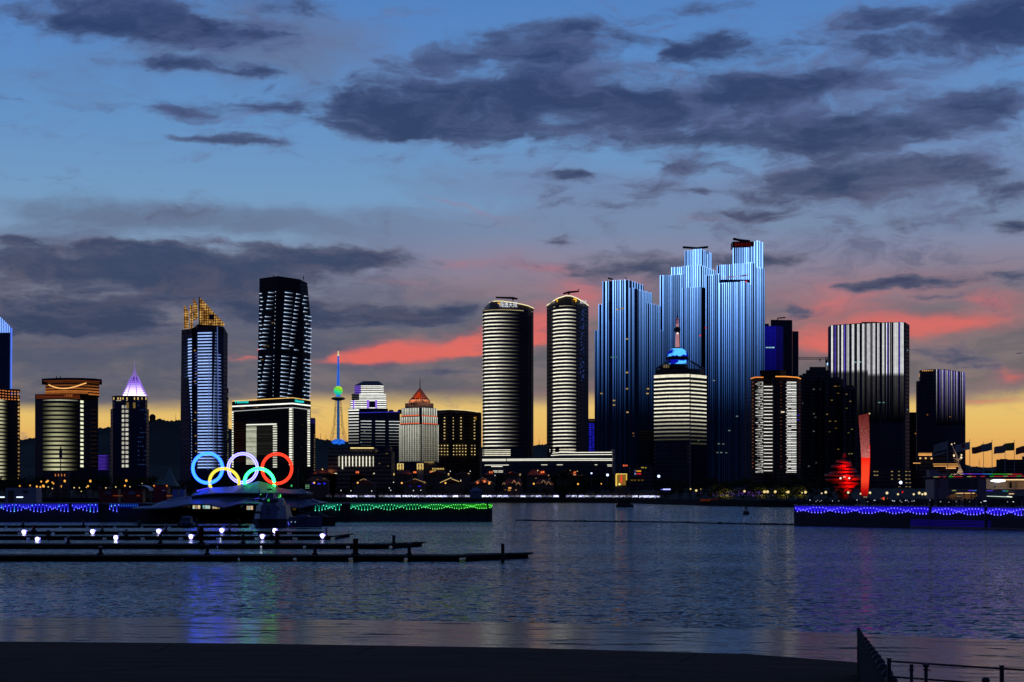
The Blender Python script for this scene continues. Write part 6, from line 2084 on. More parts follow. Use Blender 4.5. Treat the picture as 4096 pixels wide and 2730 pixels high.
# ---- market stalls under peaked tents
TENT_R = plain('orange_tent_cloth', (0.30, 0.09, 0.05, 1), .8)
D = 1391
stall = Thing('market_stall', 'brightly lit market stall under a peaked orange tent', 'stall', (0, D, 3.8), 'peaked tent stalls along the far promenade')
w = 4.3
stall.part('canopy', MB().prism([(-w / 2, D - w / 2), (w / 2, D - w / 2), (w / 2, D + w / 2), (-w / 2, D + w / 2)], 6.3, [(-.15, D - .15), (.15, D - .15), (.15, D + .15), (-.15, D + .15)], 7.9), TENT_R)
stall.part('valance', MB().box(-w / 2, w / 2, D - w / 2 - .05, D - w / 2 + .05, 6.0, 6.32), TENT_R)
for sx in (-1, 1):
    for sy in (-1, 1):
        stall.part('pole', MB().tube([(sx * w * .47, D + sy * w * .47, 3.8), (sx * w * .47, D + sy * w * .47, 6.3)], .06, 4), STEEL)
stall.part('counter', MB().box(-w * .42, w * .42, D - w * .4, D - w * .3, 3.8, 4.7), DARK_M)
pm = led_mat('stall_backdrop_light', 'NONE', .95, 1.3)
bd = stall.part('lit_backdrop', MB().box(-w * .48, w * .48, D + w * .42, D + w * .46, 4.2, 6.0), pm, color=lc(205, 215, 255, 1.0))
for k, (lx, lz, lw) in enumerate(((-1.2, 5.6, .5), (.3, 5.3, .7), (1.4, 5.7, .4))):
    stall.part('stall_lamp', MB().box(lx - lw, lx + lw, D - w * .2, D - w * .18, lz - .22, lz + .22), LED_SOFT, color=lc(240, 245, 255, 1.5))
tents = [1250 + v / 3.62 for v in (235, 350, 445, 525, 607, 705, 790, 865, 995, 1078, 1160, 1238, 1338, 1418, 1500, 1585, 1675, 1757, 1843, 1918, 1990, 2070, 2155, 2240)]
tents += [1900 + v / 3.62 for v in (140, 207, 275, 360, 445, 530, 615, 695, 778, 845, 920, 1000, 1090, 1175, 1360, 1440, 1540, 1620, 1705, 1790, 1880, 1960, 2045, 2140, 2235, 2320)]
tents += [2568, 2588, 2612, 2630]
rs = random.Random(5)
for i, px in enumerate(tents):
    o = stall.o if i == 0 else copy_tree(stall.o)
    Dd = min(D, shore_d(px) + (D - 1404)) if px < 2500 else shore_d(px) + 14
    o.location = (X(px, Dd), Dd, 3.8)
    o['label'] = 'peaked tent stall, %s from the left in the lit promenade row' % ORD[i]
    br = rs.choice((.15, .5, 1.2, 1.8, 1.0)) if i > 2 else .05
    for c in o.children:
        if c.name.startswith('lit_backdrop'):
            b = rs.uniform(.75, 1.0)
            c.color = (br * .75 * b, br * .8 * b, br, 1)
        if c.name.startswith('stall_lamp'):
            k = br * rs.choice((0, .4, 1, 1.4))
            blue = rs.random() < .25
            c.color = (k * (.25 if blue else .9), k * (.25 if blue else .95), k * 1.2, 1)
            c.location.x += rs.uniform(-.5, .5)
            c.location.z += rs.uniform(-.3, .2)

# ---- dark kiosk in the stall row and the flat rooftop shed
T = building('kiosk', 'dark bluish square kiosk with a low hipped roof in the stall row gap', 'kiosk', 1888, 1388)
D = 1388
T.part('wall', MB().box(X(1882, D), X(1926, D), D - 4, D + 4, GROUND, Z(1966, D)), PALE_P)
T.part('roof', MB().prism([(X(1876, D), D - 5), (X(1932, D), D - 5), (X(1932, D), D + 5), (X(1876, D), D + 5)], Z(1966, D), [(X(1895, D), D - 1), (X(1912, D), D - 1), (X(1912, D), D + 1), (X(1895, D), D + 1)], Z(1952, D)), PALE_P)


# ---- lamps
def street_lamp(px, py, D, label, color, r_px=3.4, zb=GROUND, name='street_lamp', group=None, stretch=1.0):
    T = Thing(name, label, 'street lamp', (X(px, D), D, zb), group)
    s = D / F
    T.part('post', MB().tube([(X(px, D), D, zb), (X(px, D), D, Z(py, D) - r_px * s)], [.12, .07], 6), STEEL)
    T.part('lamp_head', MB().lathe(X(px, D), D, [(r_px * s * .35, Z(py, D) - r_px * s * 1.2), (r_px * s * .6, Z(py, D) - r_px * s)], 8), STEEL)
    T.part('lamp_glass', MB().ball((X(px, D), D, Z(py, D)), r_px * s, 10, 8, stretch), LED_SOFT, color=color)
    return T


oc = lc(255, 175, 70, 1.2)
park = [(225, 555, 3), (343, 550, 3), (420, 562, 4), (460, 567, 3.5), (470, 505, 3.5), (490, 553, 4), (498, 560, 4.4), (530, 510, 4), (545, 498, 4), (597, 515, 3), (597, 585, 2.4), (610, 527, 3), (550, 566, 2.4), (693, 560, 4.4), (738, 500, 4.2),
        (845, 575, 2.6), (905, 577, 2.4), (1003, 558, 4), (1030, 500, 4.4), (927, 617, 2), (985, 572, 2), (1207, 577, 2.4), (1320, 567, 2.4), (1425, 553, 3.6), (1440, 495, 4.2), (1482, 565, 2.2), (1910, 493, 4.2), (1900, 551, 3.2), (1622, 527, 1.5)]
park = sorted(park)
for i, (vx_, vy_, r) in enumerate(park):
    px, py = vx_ / 2.851, 1750 + vy_ / 2.851
    street_lamp(px, py, 1425, 'amber park lamp glowing among dark trees, %s from the left' % ORD[i], oc if r > 2.6 else lc(255, 220, 140, 1.0), r, stretch=1.25 if r > 4 else 1.0)
house_l = [(1257, 1932), (1431, 1932), (1607, 1933), (1782, 1933), (1957, 1935), (2135, 1936), (2312, 1937), (2405, 1936)]
for i, (px, py) in enumerate(house_l):
    street_lamp(px, py, 1398, 'tall amber street lamp standing behind the tent stalls, %s from the left' % ORD[i], lc(255, 185, 90, 1.25), 3.6 if i != 7 else 2.4)
wl_ = [(1364, 1963), (1404, 1964), (1487, 1965), (1557, 1953), (1563, 1962), (1574, 1930), (1654, 1963), (1683, 1962), (1801, 1886), (1881, 1886), (1980, 1903), (1497, 1894)]
for i, (px, py) in enumerate(sorted(wl_)):
    street_lamp(px, py, 1410 if py > 1920 else 1490, 'small white lamp above the stalls and houses, %s from the left' % ORD[i], lc(235, 245, 235, 1.0), 1.9, zb=GROUND if py > 1920 else 6)
for i, (px, py, r, lab) in enumerate([(2366, 1894, 4.2, 'round white lamp with a blue rim left of the bright blue white floodlight'), (2430, 1901, 6.5, 'bright blue white floodlight on a post left of the yellow framed building'), (2635, 1906, 7, 'bright blue white floodlight right of the neon signed block'),
                                      (3603, 1931, 8, 'bright blue white floodlight on a leaning post right of the red torch pillar')]):
    D = 1390 if px < 3000 else 520
    r2 = r
    street_lamp(px, py, D, lab, lc(200, 215, 255, 2.2), r2 * .8, name='floodlight_post', zb=GROUND if px < 3000 else 5)
# warm globe lamps along the right promenade and right pier
globes = [(2762, 1957, 3), (2785, 1963, 4.6), (2803, 1957, 1.6), (2978, 1966, 4.6), (3058, 1968, 5.6), (3070, 1968, 5.6), (3101, 1968, 5.2), (3146, 1970, 3), (3153, 1969, 5.2), (3208, 1972, 3), (3222, 1970, 5.6)]
for i, (px, py, r) in enumerate(globes):
    street_lamp(px, py, shore_d(px) + 10, 'cream globe lamp on the right hand promenade, %s from the left' % ORD[i], lc(245, 215, 140, 1.0), r, name='globe_lamp')

# ---- small lights and signs along the right shore
D = 1190
T = building('led_sign', 'horizontal glowing blue white sign board at the right end of the stall row', 'sign', 2668, D)
T.part('board', MB().box(X(2646, D), X(2684, D), D, D + .6, Z(1964, D), Z(1954, D)), DARK_M)
T.part('lit_strip', MB().box(X(2652, D), X(2682, D), D - .4, D - .05, Z(1960.5, D), Z(1956, D)), LED_SOFT, color=lc(170, 175, 255, 1.8))
T.part('lit_strip', MB().box(X(2643, D), X(2652, D), D - .4, D - .05, Z(1960, D), Z(1958, D)), LED_SOFT, color=lc(110, 110, 255, 1.3))
T.part('lit_strip', MB().box(X(2658, D), X(2672, D), D - .4, D - .05, Z(1965, D), Z(1963, D)), LED_SOFT, color=lc(50, 40, 170, .6))
for px in (2650, 2680):
    T.part('post', MB().tube([(X(px, D), D + .3, GROUND), (X(px, D), D + .3, Z(1962, D))], .15, 5), STEEL)
rs = random.Random(8)
T = building('fairy_lights', 'string of tiny violet fairy lights in the bushes of the right promenade', 'lights', 2950, 1040)
mbs = [MB(), MB()]
for _ in range(75):
    px, py = rs.gauss(2960, 60), rs.uniform(1966, 1986)
    dd = shore_d(px) + 6
    mbs[_ % 2].ball(PT(px, py, dd), rs.uniform(.10, .2), 5, 3)
T.part('bulbs', mbs[0], LED_SOFT, color=lc(140, 110, 255, .8), kind='stuff')
T.part('bulbs', mbs[1], LED_SOFT, color=lc(150, 70, 220, .7), kind='stuff')
D = 1010
for i, (x0, x1, y0, y1, c, lab) in enumerate([(2800, 2874, 1996, 2006, lc(120, 50, 30, .22), 'dull red lit low wall panel on the right shore'), (2425, 2472, 1998, 2005, lc(150, 70, 190, .5), 'violet lit low panel under the stall row'), (2370, 2380, 1998, 2007, lc(110, 50, 130, .35), 'small violet lit panel left of the wider violet panel'), (2523, 2541, 1998, 2004, lc(130, 60, 160, .4), 'violet lit panel right of the dark moored raft')]):
    dd = 1399 if x0 < 2600 else shore_d((x0 + x1) / 2) - 1.5
    T = Thing('barrier', lab, 'barrier', (X((x0 + x1) / 2, dd), dd, 1.2))
    T.part('board', MB().box(X(x0, dd), X(x1, dd), dd, dd + .5, 1.2, Z(y0, dd)), DARK_M)
    T.part('lit_face', MB().box(X(x0 + 1, dd), X(x1 - 1, dd), dd - .2, dd - .02, max(1.25, Z(y1, dd)), Z(y0 + 1, dd)), LED, color=c)
# sea wall railing of the far promenade: posts and rail
T = building('promenade_railing', 'dark railing along the far promenade edge below the stalls', 'railing', 1900, 1405, base=3.8)
T.part('rail', MB().box(X(1300, 1411), X(2500, 1411), 1410.9, 1411.1, 4.75, 4.85), DARK_M)
for px in range(1300, 2500, 12):
    T.put('post', (bpy.data.meshes.get('rail_post') or MB().box(-.05, .05, -.05, .05, 0, 1.0).mesh('rail_post', DARK_M)), (X(px, 1411), 1411, 3.8))

# ---- red whirlwind sculpture
D = 1010
RED = plain('red_sculpture_paint', (0.62, 0.02, 0.02, 1), .5, var=.1)
T = Thing('whirlwind_sculpture', 'large red lit whirlwind sculpture of stacked rings', 'sculpture', (X(3372, D), D, 3.8))
s = D / F
layers = [(3378, 1832, 1812, 8, 3, 0), (3374, 1856, 1842, 34, 26, -.12), (3366, 1870, 1858, 44, 38, .08), (3384, 1882, 1872, 40, 36, -.06), (3372, 1895, 1885, 58, 50, .05), (3368, 1909, 1898, 72, 66, -.03), (3374, 1926, 1914, 68, 74, .03), (3380, 1940, 1928, 52, 62, -.05), (3378, 1956, 1943, 40, 48, .08), (3372, 1975, 1958, 30, 36, -.04)]
for px, yb, yt, rb, rt_, tl in layers:
    c = X(px, D)
    mb = MB()
    prof = [(rb * s * .55, Z(yb, D)), (rb * s, Z(yb, D) + .15), (rt_ * s, Z(yt, D) - .1), (rt_ * s * .6, Z(yt, D))]
    mb.lathe(c, D, prof, 24)
    mb.v = [(x, y, z + (x - c) * tl) for x, y, z in mb.v]
    T.part('ring', mb, RED)
T.part('core', MB().lathe(X(3374, D), D, [(24 * s, 3.8), (18 * s, Z(1900, D)), (6 * s, Z(1840, D)), (3 * s, Z(1815, D))], 12), RED)
T.part('dark_slot', MB().box(X(3342, D), X(3362, D), D - 72 * s, D - 68.5 * s, Z(1914.5, D), Z(1910, D)), DARK_M)
T.part('dark_slot', MB().box(X(3394, D), X(3424, D), D - 66 * s, D - 62.5 * s, Z(1914.5, D), Z(1910, D)), DARK_M)
for px, py, r in ((3362, 1914, 4.0), (3397, 1913.5, 3.4)):
    T.part('lamp', MB().ball(PT(px, py, D - 74 * s), r * s, 8, 6), LED_SOFT, color=lc(255, 225, 205, 1.5))
T.part('lamp', MB().ball(PT(3378, 1909, D - 74 * s), 6 * s, 8, 6, .4), LED_SOFT, color=lc(255, 170, 140, 1.2))
for px, py, dd, wt in ((3376, 1907, -76, 1500), (3378, 1940, -66, 1500), (3405, 1962, -48, 1500), (3372, 1880, -60, 1100), (3372, 1864, -50, 800), (3415, 1922, -72, 900), (3330, 1922, -72, 260), (3350, 1880, -60, 400)):
    flood(T, 'red_floodlight', (X(px, D), D + dd * s - 1.4, Z(py, D)), (1, .06, .03), wt * .55, .4, (0, 1, .15))


# ============================================================ PIERS, PAVILION, BOATS
PIER = plain('pier_stone', (0.045, 0.042, 0.055, 1), .85, scale=.6, var=.4)
m_drop = led_mat('drop_light', 'NONE', .0)


def pier(name, label, front, zt, depth):
    T = Thing(name, label, 'pier', (front[0][0], front[0][1], 0))
    bk = [(x * (y + depth) / y, y + depth) for x, y in reversed(front)]
    T.part('pier_wall', MB().prism(front + bk, -2.0, zt - .35), PIER)
    T.part('coping', MB().prism([(x, y - .25) for x, y in front] + [(x, y + .2) for x, y in bk], zt - .349, zt), CONC)
    return T


def drops(T, front, zt, pxs, D_of, lens, color_of, bulb=True, skip_rod=()):
    """rows of hanging rod lights with a bulb at the foot"""
    rod = {}
    bm_ = MB().ball((0, 0, 0), .115, 8, 6).mesh('bulb', m_drop, True)
    for i, px in enumerate(pxs):
        L = lens(i, px)
        q = round(L * 5) / 5
        if q not in rod:
            rod[q] = fin_mesh('light_rod', .12, .06, -q, 0, lambda t: .35 + .65 * (1 - t), m_drop, 4)
        x, y = D_of(px)
        c = color_of(px)
        T.put('light_rod', rod[q], (x, y - .34, zt - .12), color=tuple(v * .95 for v in c[:3]) + (1,))
        if bulb:
            T.put('bulb', bm_, (x, y - .42, zt - .12 - q), color=tuple(v * 1.6 + .25 for v in c[:3]) + (1,))


def at_px(front, px):
    return col_at(front, px)


# long left pier: blue rods at left, teal to green at right
DPL = 486.0
fr = [(X(-500, DPL), DPL), (X(560, DPL), DPL), (X(1200, DPL), DPL + 2), (X(1968, DPL), DPL + 6)]
ZT = 5.15
T = pier('stone_pier', 'long stone pier with blue and green hanging rod lights on its wall', fr, ZT, 26)
LEFT_PIER = T
tri = lambda u: math.sin(u)


def len_left(i, px):
    a = .55 + .0 * i
    return (1.25 + .95 * math.sin(px / 34.0)) if i % 2 else (1.25 - .95 * math.sin(px / 34.0)) + .12


bl_px = [p for p in rows(-20, 276, 7.15)] + [p for p in rows(291, 392, 7.15)] + [p for p in rows(440, 478, 7.1)]
drops(T, fr, ZT, bl_px, lambda p: at_px(fr, p), len_left, lambda p: lc(60, 70, 255, 2.2) if random.random() < .9 else lc(60, 150, 255, 2.0))
drops(T, fr, ZT, rows(480, 556, 7.1), lambda p: at_px(fr, p), lambda i, p: .7, lambda p: lc(40, 110, 255, 1.2), bulb=False)


def gcol(px):
    t = (px - 1240) / 720
    c0, c1, c2 = (40, 225, 190), (30, 220, 130), (50, 215, 20)
    a, b, u = (c0, c1, t * 2) if t < .5 else (c1, c2, t * 2 - 1)
    u = max(0, min(1, u))
    return lc(*[a[k] + (b[k] - a[k]) * u for k in range(3)], s=1.35)


g_px = [1262, 1270] + rows(1277, 1345, 6.0) + [1350, 1358, 1365] + rows(1405, 1700, 6.0) + rows(1703, 1850, 4.6) + rows(1853, 1948, 3.6) + rows(1956, 1968, 3.0)
drops(T, fr, ZT, g_px, lambda p: at_px(fr, p), lambda i, p: (1.2 + .8 * math.sin(p / 30.0) if i % 2 else 1.2 - .8 * math.sin(p / 30.0)) * (1.0 - .3 * (p - 1260) / 700), gcol)
for p in rows(1500, 1945, 9.3):
    L = random.uniform(2.2, 4.0)
    x, y = at_px(fr, p)
    me = fin_mesh('light_rod', .06, .06, -L, 0, lambda t: max(0, .25 * t), m_drop, 5)
    T.put('light_rod', me, (x, y - .33, ZT - .12), color=tuple(v * .8 for v in gcol(p)[:3]) + (1,))
for a, b, c in ((-60, 275, lc(22, 12, 215, .5)), (290, 392, lc(22, 12, 215, .5)), (440, 556, lc(14, 20, 150, .2)), (1262, 1364, lc(4, 90, 80, .2)), (1405, 1700, lc(4, 80, 60, .22)), (1700, 1850, lc(8, 100, 40, .3)), (1850, 1945, lc(16, 130, 16, .42)), (1953, 1967, lc(20, 140, 16, .45))):
    me = strip_mesh(T, 'added_glow_panel', [at_px(fr, a), at_px(fr, b)], 1.2, None, led_mat('added_wash_glow', 'AUTO', .35, .5), 8, .275, .1)  # added emissive panels, imitate the glow and wash of the rods on the wall
    T.put('added_glow_panel', me, (T.loc.x, T.loc.y, ZT - .85), color=c)
for px, w in ((1949, 3.0), (400, 2)):
    x, y = at_px(fr, px)
    T.part('fender_pile', MB().box(x - w * .035, x + w * .035 + .2, y - .55, y - .05, -1, ZT + .2), DARK_M)
for px in (278, 1330, 2010):
    pass
for a, b in ((395, 437), (1367, 1402)):
    xa, ya = at_px(fr, a)
    xb, yb = at_px(fr, b)
    T.part('stair_recess', MB().box(xa, xb, ya - .45, ya - .26, -1, ZT - .4), DARK_M)

# right pier
frr = [(X(3176, 428), 428), (X(3700, 396), 396), (X(4096, 372), 372), (X(4600, 348), 348)]
ZR = 4.95
T = pier('stone_pier', 'right hand stone pier covered in deep blue hanging rod lights', frr, ZR, 40)
RIGHT_PIER = T


def len_right(i, px):
    return (.95 + .62 * math.sin(px / 33.0)) if i % 2 else (.95 - .62 * math.sin(px / 33.0)) + .1


r_px = [p for p in rows(3182, 4110, 6.35) if not (3714 < p < 3726)][:148]
r_px2 = []
vio = lc(60, 48, 255, 2.6)
drops(T, frr, ZR, r_px, lambda p: at_px(frr, p), len_right, lambda p: vio if random.random() < .985 else lc(150, 30, 220, 1.0))
for a, b in ((3178, 3716), (3726, 3940), (3944, 4140)):
    # added glowing panel behind the rods, imitates their blue glow on the wall
    pa, pb = at_px(frr, a), at_px(frr, b)
    me = strip_mesh(T, 'added_glow_panel', [pa, pb], 1.15, lambda t: 1.0, led_mat('added_blue_wash_glow', 'AUTO', .35, .5), 8, .275, .1)
    T.put('added_glow_panel', me, (T.loc.x, T.loc.y, ZR - .78), color=lc(36, 12, 240, .58))
for px in (3720, 3942):
    x, y = at_px(frr, px)
    T.part('fender_pile', MB().box(x - .3, x + .3, y - .6, y - .05, -1, ZR), DARK_M)
xa, ya = at_px(frr, 3640)
xb, yb = at_px(frr, 4300)
for k in range(5):
    z = .55 + k * .32
    T.part('ledge_tube', MB().tube([(xa, ya - .5, z), (xb, yb - .5, z)], .05, 5), LED, color=lc(40, 24, 200, .32))
T.part('landing_ledge', MB().prism([(xa, ya - 1.4), (xb, yb - 1.4), (xb, yb - .1), (xa, ya - .1)], -1, .45), CONC)

# ---- breakwater chain of floats and the rope line across the basin
T = Thing('float_line', 'long low dark line of floats across the water', 'floats', (X(2065, 509), 509, 0))
pts_ = []
for i in range(41):
    t = i / 40
    px = 2065 + (3178 - 2065) * t
    py = 2082.5 + 18 * t + 1.2 * math.sin(t * 9)
    D = CAMH * F / (py - HY)
    pts_.append((X(px, D), D, .10))
T.part('boom', MB().tube(pts_, .22, 6), DARK_M)
rb = random.Random(4)
fm = MB().ball((0, 0, 0), .42, 8, 6, .7).mesh('float', DARK_M)
for k in range(70):
    i = rb.random() * 39.9
    a, b = pts_[int(i)], pts_[int(i) + 1]
    t = i - int(i)
    T.put('float', fm, (a[0] + (b[0] - a[0]) * t, a[1] + (b[1] - a[1]) * t, .12), scale=(rb.uniform(.6, 1.5),) * 3)

# ---- buoy and raft
D = 640
T = Thing('buoy', 'dark harbour buoy with a small cage on top', 'buoy', (X(2985, D), D, 0))
s = D / F
c = X(2985, D)
T.part('hull', MB().lathe(c, D, [(12 * s, -.4), (13.5 * s, .1), (13.5 * s, Z(2049, D)), (11 * s, Z(2046, D))], 16), DARK_M)
cg = MB()
for k in range(6):
    a = k * math.pi / 3
    cg.tube([(c + 9 * s * math.cos(a), D + 9 * s * math.sin(a), Z(2046, D)), (c + 6 * s * math.cos(a), D + 6 * s * math.sin(a), Z(2032, D))], .06, 4)
cg.tube([(c, D, Z(2046, D)), (c, D, Z(2029, D))], .1, 5)
T.part('cage', cg, STEEL)
T.part('lantern', MB().lathe(c, D, [(6.4 * s, Z(2033, D)), (6.4 * s, Z(2032, D)), (2 * s, Z(2030, D)), (1.5 * s, Z(2027, D))], 8), DARK_M)
D = 965
T = Thing('work_raft', 'dark moored work raft before the stall row', 'raft', (X(2498, D), D, 0))
T.part('hull', MB().prism([(X(2463, D), D - 3), (X(2532, D), D - 3), (X(2529, D), D + 3), (X(2466, D), D + 3)], -.4, Z(2018, D)), DARK_M)
T.part('deck_house', MB().box(X(2470, D), X(2522, D), D - 2, D + 2, Z(2018, D), Z(2001, D)), DARK_M)
T.part('roof', MB().box(X(2466, D), X(2526, D), D - 2.6, D + 2.6, Z(2001, D), Z(1999, D)), DARK_M)

# ---- interlocking lit rings on the pavilion roof
D = 470
s = D / F
T = Thing('ring_sculpture', 'five interlocking lit rings in blue, white, red, yellow and green on the pavilion roof', 'sculpture', (X(970, D), D, Z(1960, D)))
R_ = 59.2 * s
r_ = 6.4 * s


def neon(name, px, py, color, label, tilt=0.0, dy=0.0, R=R_, r=r_, a0=0.0, a1=2 * math.pi):
    return T.part(name, MB().torus((X(px, D), D + dy, Z(py, D)), R, r, 72, 12, tilt, a0, a1), NEON, color=color, label=label)


neon('ring', 830.6, 1873.5, (.10, .62, 14.0, 1), 'bright blue ring', 0.0)
r2 = neon('ring', 971, 1873.5, (1.0, .95, 9.0, 1), 'outlined white violet ring', 0.0, 0, 61.5 * s, 2.3 * s)
T.part('inner_tube', MB().torus((X(971, D), D, Z(1873.5, D)), 54.2 * s, 2.3 * s, 72, 10), NEON, color=(1.0, .95, 9.0, 1), parent=r2)
T.part('ring_band', MB().torus((X(971, D), D + .3, Z(1873.5, D)), 57.8 * s, 4.2 * s, 72, 8, flat=.3), plain('ring_band_paint', (.05, .04, .12, 1), .5), parent=r2)
neon('ring', 1107.7, 1875.6, (1.4, .070, .03, 1), 'red ring', 0.0)
neon('ring', 897.6, 1932, (1.05, .92, .10, 1), 'yellow ring set lower, half sunk behind the roof', -.30)
neon('ring', 1037.6, 1932.4, (.14, 6.5, 1.0, 1), 'green ring set lower, half sunk behind the roof', -.30)
fr_ = MB()
for px in (830.6, 971, 1107.7):
    fr_.tube([(X(px, D), D + .6, Z(1936, D)), (X(px, D), D + .6, Z(1975, D))], .12, 5)
T.part('support_frame', fr_, STEEL)

# ---- pavilion: two tiers of swept wing roofs over glazed storeys
D = 462
s = D / F
T = Thing('pavilion', 'low harbour pavilion with sweeping wing shaped roofs under the lit rings', 'pavilion', (X(930, D), D, ZT))


def wing(name, ridge, eave, dr, de, db, thick=.35):
    """roof blade lofted between a ridge line and a front eave line (photo points), with a back eave"""
    n_ = len(ridge)
    vs, fs = [], []
    for (rx, ry), (ex, ey) in zip(ridge, eave):
        rp, ep = PT(rx, ry, D + dr), PT(ex, ey, D + de)
        bp_ = Vector((rp.x, D + db, ep.z + (rp.z - ep.z) * .3))
        vs += [ep, rp, bp_, bp_ - Vector((0, 0, thick)), rp - Vector((0, 0, thick + .2)), ep - Vector((0, 0, thick))]
    for i in range(n_ - 1):
        a, b = i * 6, i * 6 + 6
        for k in range(6):
            k2 = (k + 1) % 6
            fs.append((a + k, b + k, b + k2, a + k2))
    fs += [(0, 1, 2, 3, 4, 5), tuple((n_ - 1) * 6 + k for k in (5, 4, 3, 2, 1, 0))]
    return T.part(name, MB().add(vs, fs), PALE_P)


v2 = lambda pts: [(650 + x / 2.851, 1750 + y / 2.851) for x, y in pts]
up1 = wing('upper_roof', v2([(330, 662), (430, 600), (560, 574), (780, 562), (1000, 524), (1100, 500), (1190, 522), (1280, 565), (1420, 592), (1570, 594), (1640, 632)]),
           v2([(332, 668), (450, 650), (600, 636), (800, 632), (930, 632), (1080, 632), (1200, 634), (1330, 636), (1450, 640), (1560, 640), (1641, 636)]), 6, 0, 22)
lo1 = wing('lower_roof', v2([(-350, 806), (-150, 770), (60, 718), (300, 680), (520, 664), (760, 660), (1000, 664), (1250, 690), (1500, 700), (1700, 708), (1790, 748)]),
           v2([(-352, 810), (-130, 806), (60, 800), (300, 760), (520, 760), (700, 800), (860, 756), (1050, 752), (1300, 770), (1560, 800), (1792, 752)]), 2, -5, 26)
T.part('upper_storey', MB().box(X(775, D), X(1190, D), D + 3, D + 18, Z(1992, D), Z(1970, D)), GLASS_D)
T.part('lower_storey', MB().box(X(560, D), X(1240, D), D + .5, D + 20, ZT, Z(2018, D)), GLASS_D)
T.part('fascia_edge', MB().tube([PT(x, y, D + 2 - .3) for x, y in v2([(60, 716), (180, 694), (300, 678)])], .12, 4), WHITE_P, parent=lo1)
T.part('fascia_edge', MB().tube([PT(x, y, D + 2 - .3) for x, y in v2([(1700, 706), (1745, 722), (1792, 748)])], .25, 4), WHITE_P, parent=lo1)
T.part('fascia_edge', MB().tube([PT(x, y, D + 6 - .3) for x, y in v2([(1570, 592), (1605, 608), (1640, 631)])], .25, 4), WHITE_P, parent=up1)
T.part('edge_light', MB().tube([PT(x, y, D + 5.4) for x, y in v2([(390, 612), (470, 592), (540, 578)])], .2, 5), LED_SOFT, color=lc(80, 70, 255, 1.0), parent=up1)
wn_ = [(355, 795, 90, 48, lc(230, 205, 160, .75)), (470, 795, 88, 48, lc(200, 225, 215, .75)), (580, 797, 88, 44, lc(225, 190, 130, .7)), (668, 797, 30, 36, lc(200, 140, 80, .45)), (212, 785, 26, 20, lc(110, 80, 60, .2)), (262, 790, 40, 34, lc(90, 80, 70, .18)), (880, 790, 34, 30, lc(60, 90, 80, .2)), (968, 806, 76, 50, lc(225, 200, 160, .8)), (1480, 820, 40, 30, lc(150, 120, 40, .15))]
for vx_, vy_, w_, h_, c in wn_:
    px, py = 650 + vx_ / 2.851, 1750 + vy_ / 2.851
    dd = D - 4
    fw_ = T.part('window', MB().box(X(px - w_ / 5.7, dd), X(px + w_ / 5.7, dd), D + .2, D + .45, Z(py + h_ / 5.7, dd), Z(py - h_ / 5.7, dd)), DARK_M)
    k_ = 3 if w_ > 60 else 2
    for q in range(k_):
        x0 = px - w_ / 5.7 + (w_ / 2.851) * (q + .08) / k_
        x1 = px - w_ / 5.7 + (w_ / 2.851) * (q + .92) / k_
        kk = random.uniform(.4, 1.15)
        T.part('pane', MB().box(X(x0, dd), X(x1, dd), D + .05, D + .19, Z(py + h_ / 6.3, dd), Z(py - h_ / 6.3, dd)), led_mat('lit_pane', 'NONE', .8, 1.6) if q == 0 and False else LED, color=tuple(v * kk for v in c[:3]) + (1,), parent=fw_)
for vx_, vy_ in ((348, 805), (358, 808), (460, 786), (472, 784), (512, 796), (590, 800), (985, 822), (985, 800), (145, 788)):
    T.part('reflected_lamp', MB().ball(PT(650 + vx_ / 2.851, 1750 + vy_ / 2.851, D - 4.2), .12, 6, 4), LED_SOFT, color=lc(60, 230, 255, 1.0) if vx_ != 145 else lc(40, 140, 255, 1.2))
# green-lit bay of the upper storey, dark eye openings
dd = D + 2.4
T.part('eye_opening', MB().add([PT(650 + x / 2.851, 1750 + y / 2.851, dd) for x, y in ((860, 655), (940, 636), (1260, 636), (1450, 662), (1330, 690), (960, 690))] + [PT(650 + x / 2.851, 1750 + y / 2.851, dd + .5) for x, y in ((860, 655), (940, 636), (1260, 636), (1450, 662), (1330, 690), (960, 690))],
                               [(0, 1, 2, 3, 4, 5), (11, 10, 9, 8, 7, 6)] + [(i, (i + 1) % 6, (i + 1) % 6 + 6, i + 6) for i in range(6)]), DARK_M)
T.part('lit_bay', MB().box(X(650 + 1262 / 2.851, dd), X(650 + 1345 / 2.851, dd), D + 2.1, D + 2.3, Z(1750 + 684 / 2.851, dd), Z(1750 + 646 / 2.851, dd)), LED, color=lc(30, 150, 60, .5))
for vx_, vy_, w_, h_ in ((1348, 668, 10, 34), (1322, 684, 34, 8), (1210, 650, 16, 10), (1122, 650, 14, 10)):
    T.part('green_lamp', MB().box(X(650 + (vx_ - w_ / 2) / 2.851, dd), X(650 + (vx_ + w_ / 2) / 2.851, dd), D + 1.8, D + 2.0, Z(1750 + (vy_ + h_ / 2) / 2.851, dd), Z(1750 + (vy_ - h_ / 2) / 2.851, dd)), LED_SOFT, color=lc(90, 255, 130, 1.0))
for vx_, vy_, w_ in ((1262, 550, 14), (1242, 580, 10)):
    T.part('green_lamp', MB().ball(PT(650 + vx_ / 2.851, 1750 + vy_ / 2.851, D + 4.4), .33, 8, 6, .7), LED_SOFT, color=lc(70, 255, 130, 1.1))
T.part('entry_lights', MB().box(X(1153, D), X(1160, D), D + 5, D + 5.2, Z(1948, D), Z(1939, D)), LED, color=lc(80, 220, 140, .5))
for px in (1184, 1193):
    for py in (1940, 1946, 1952.5):
        T.part('entry_lights', MB().box(X(px, D), X(px + 7, D), D + 21, D + 21.2, Z(py + 1, D), Z(py - .8, D)), LED, color=lc(150, 220, 160, .75))

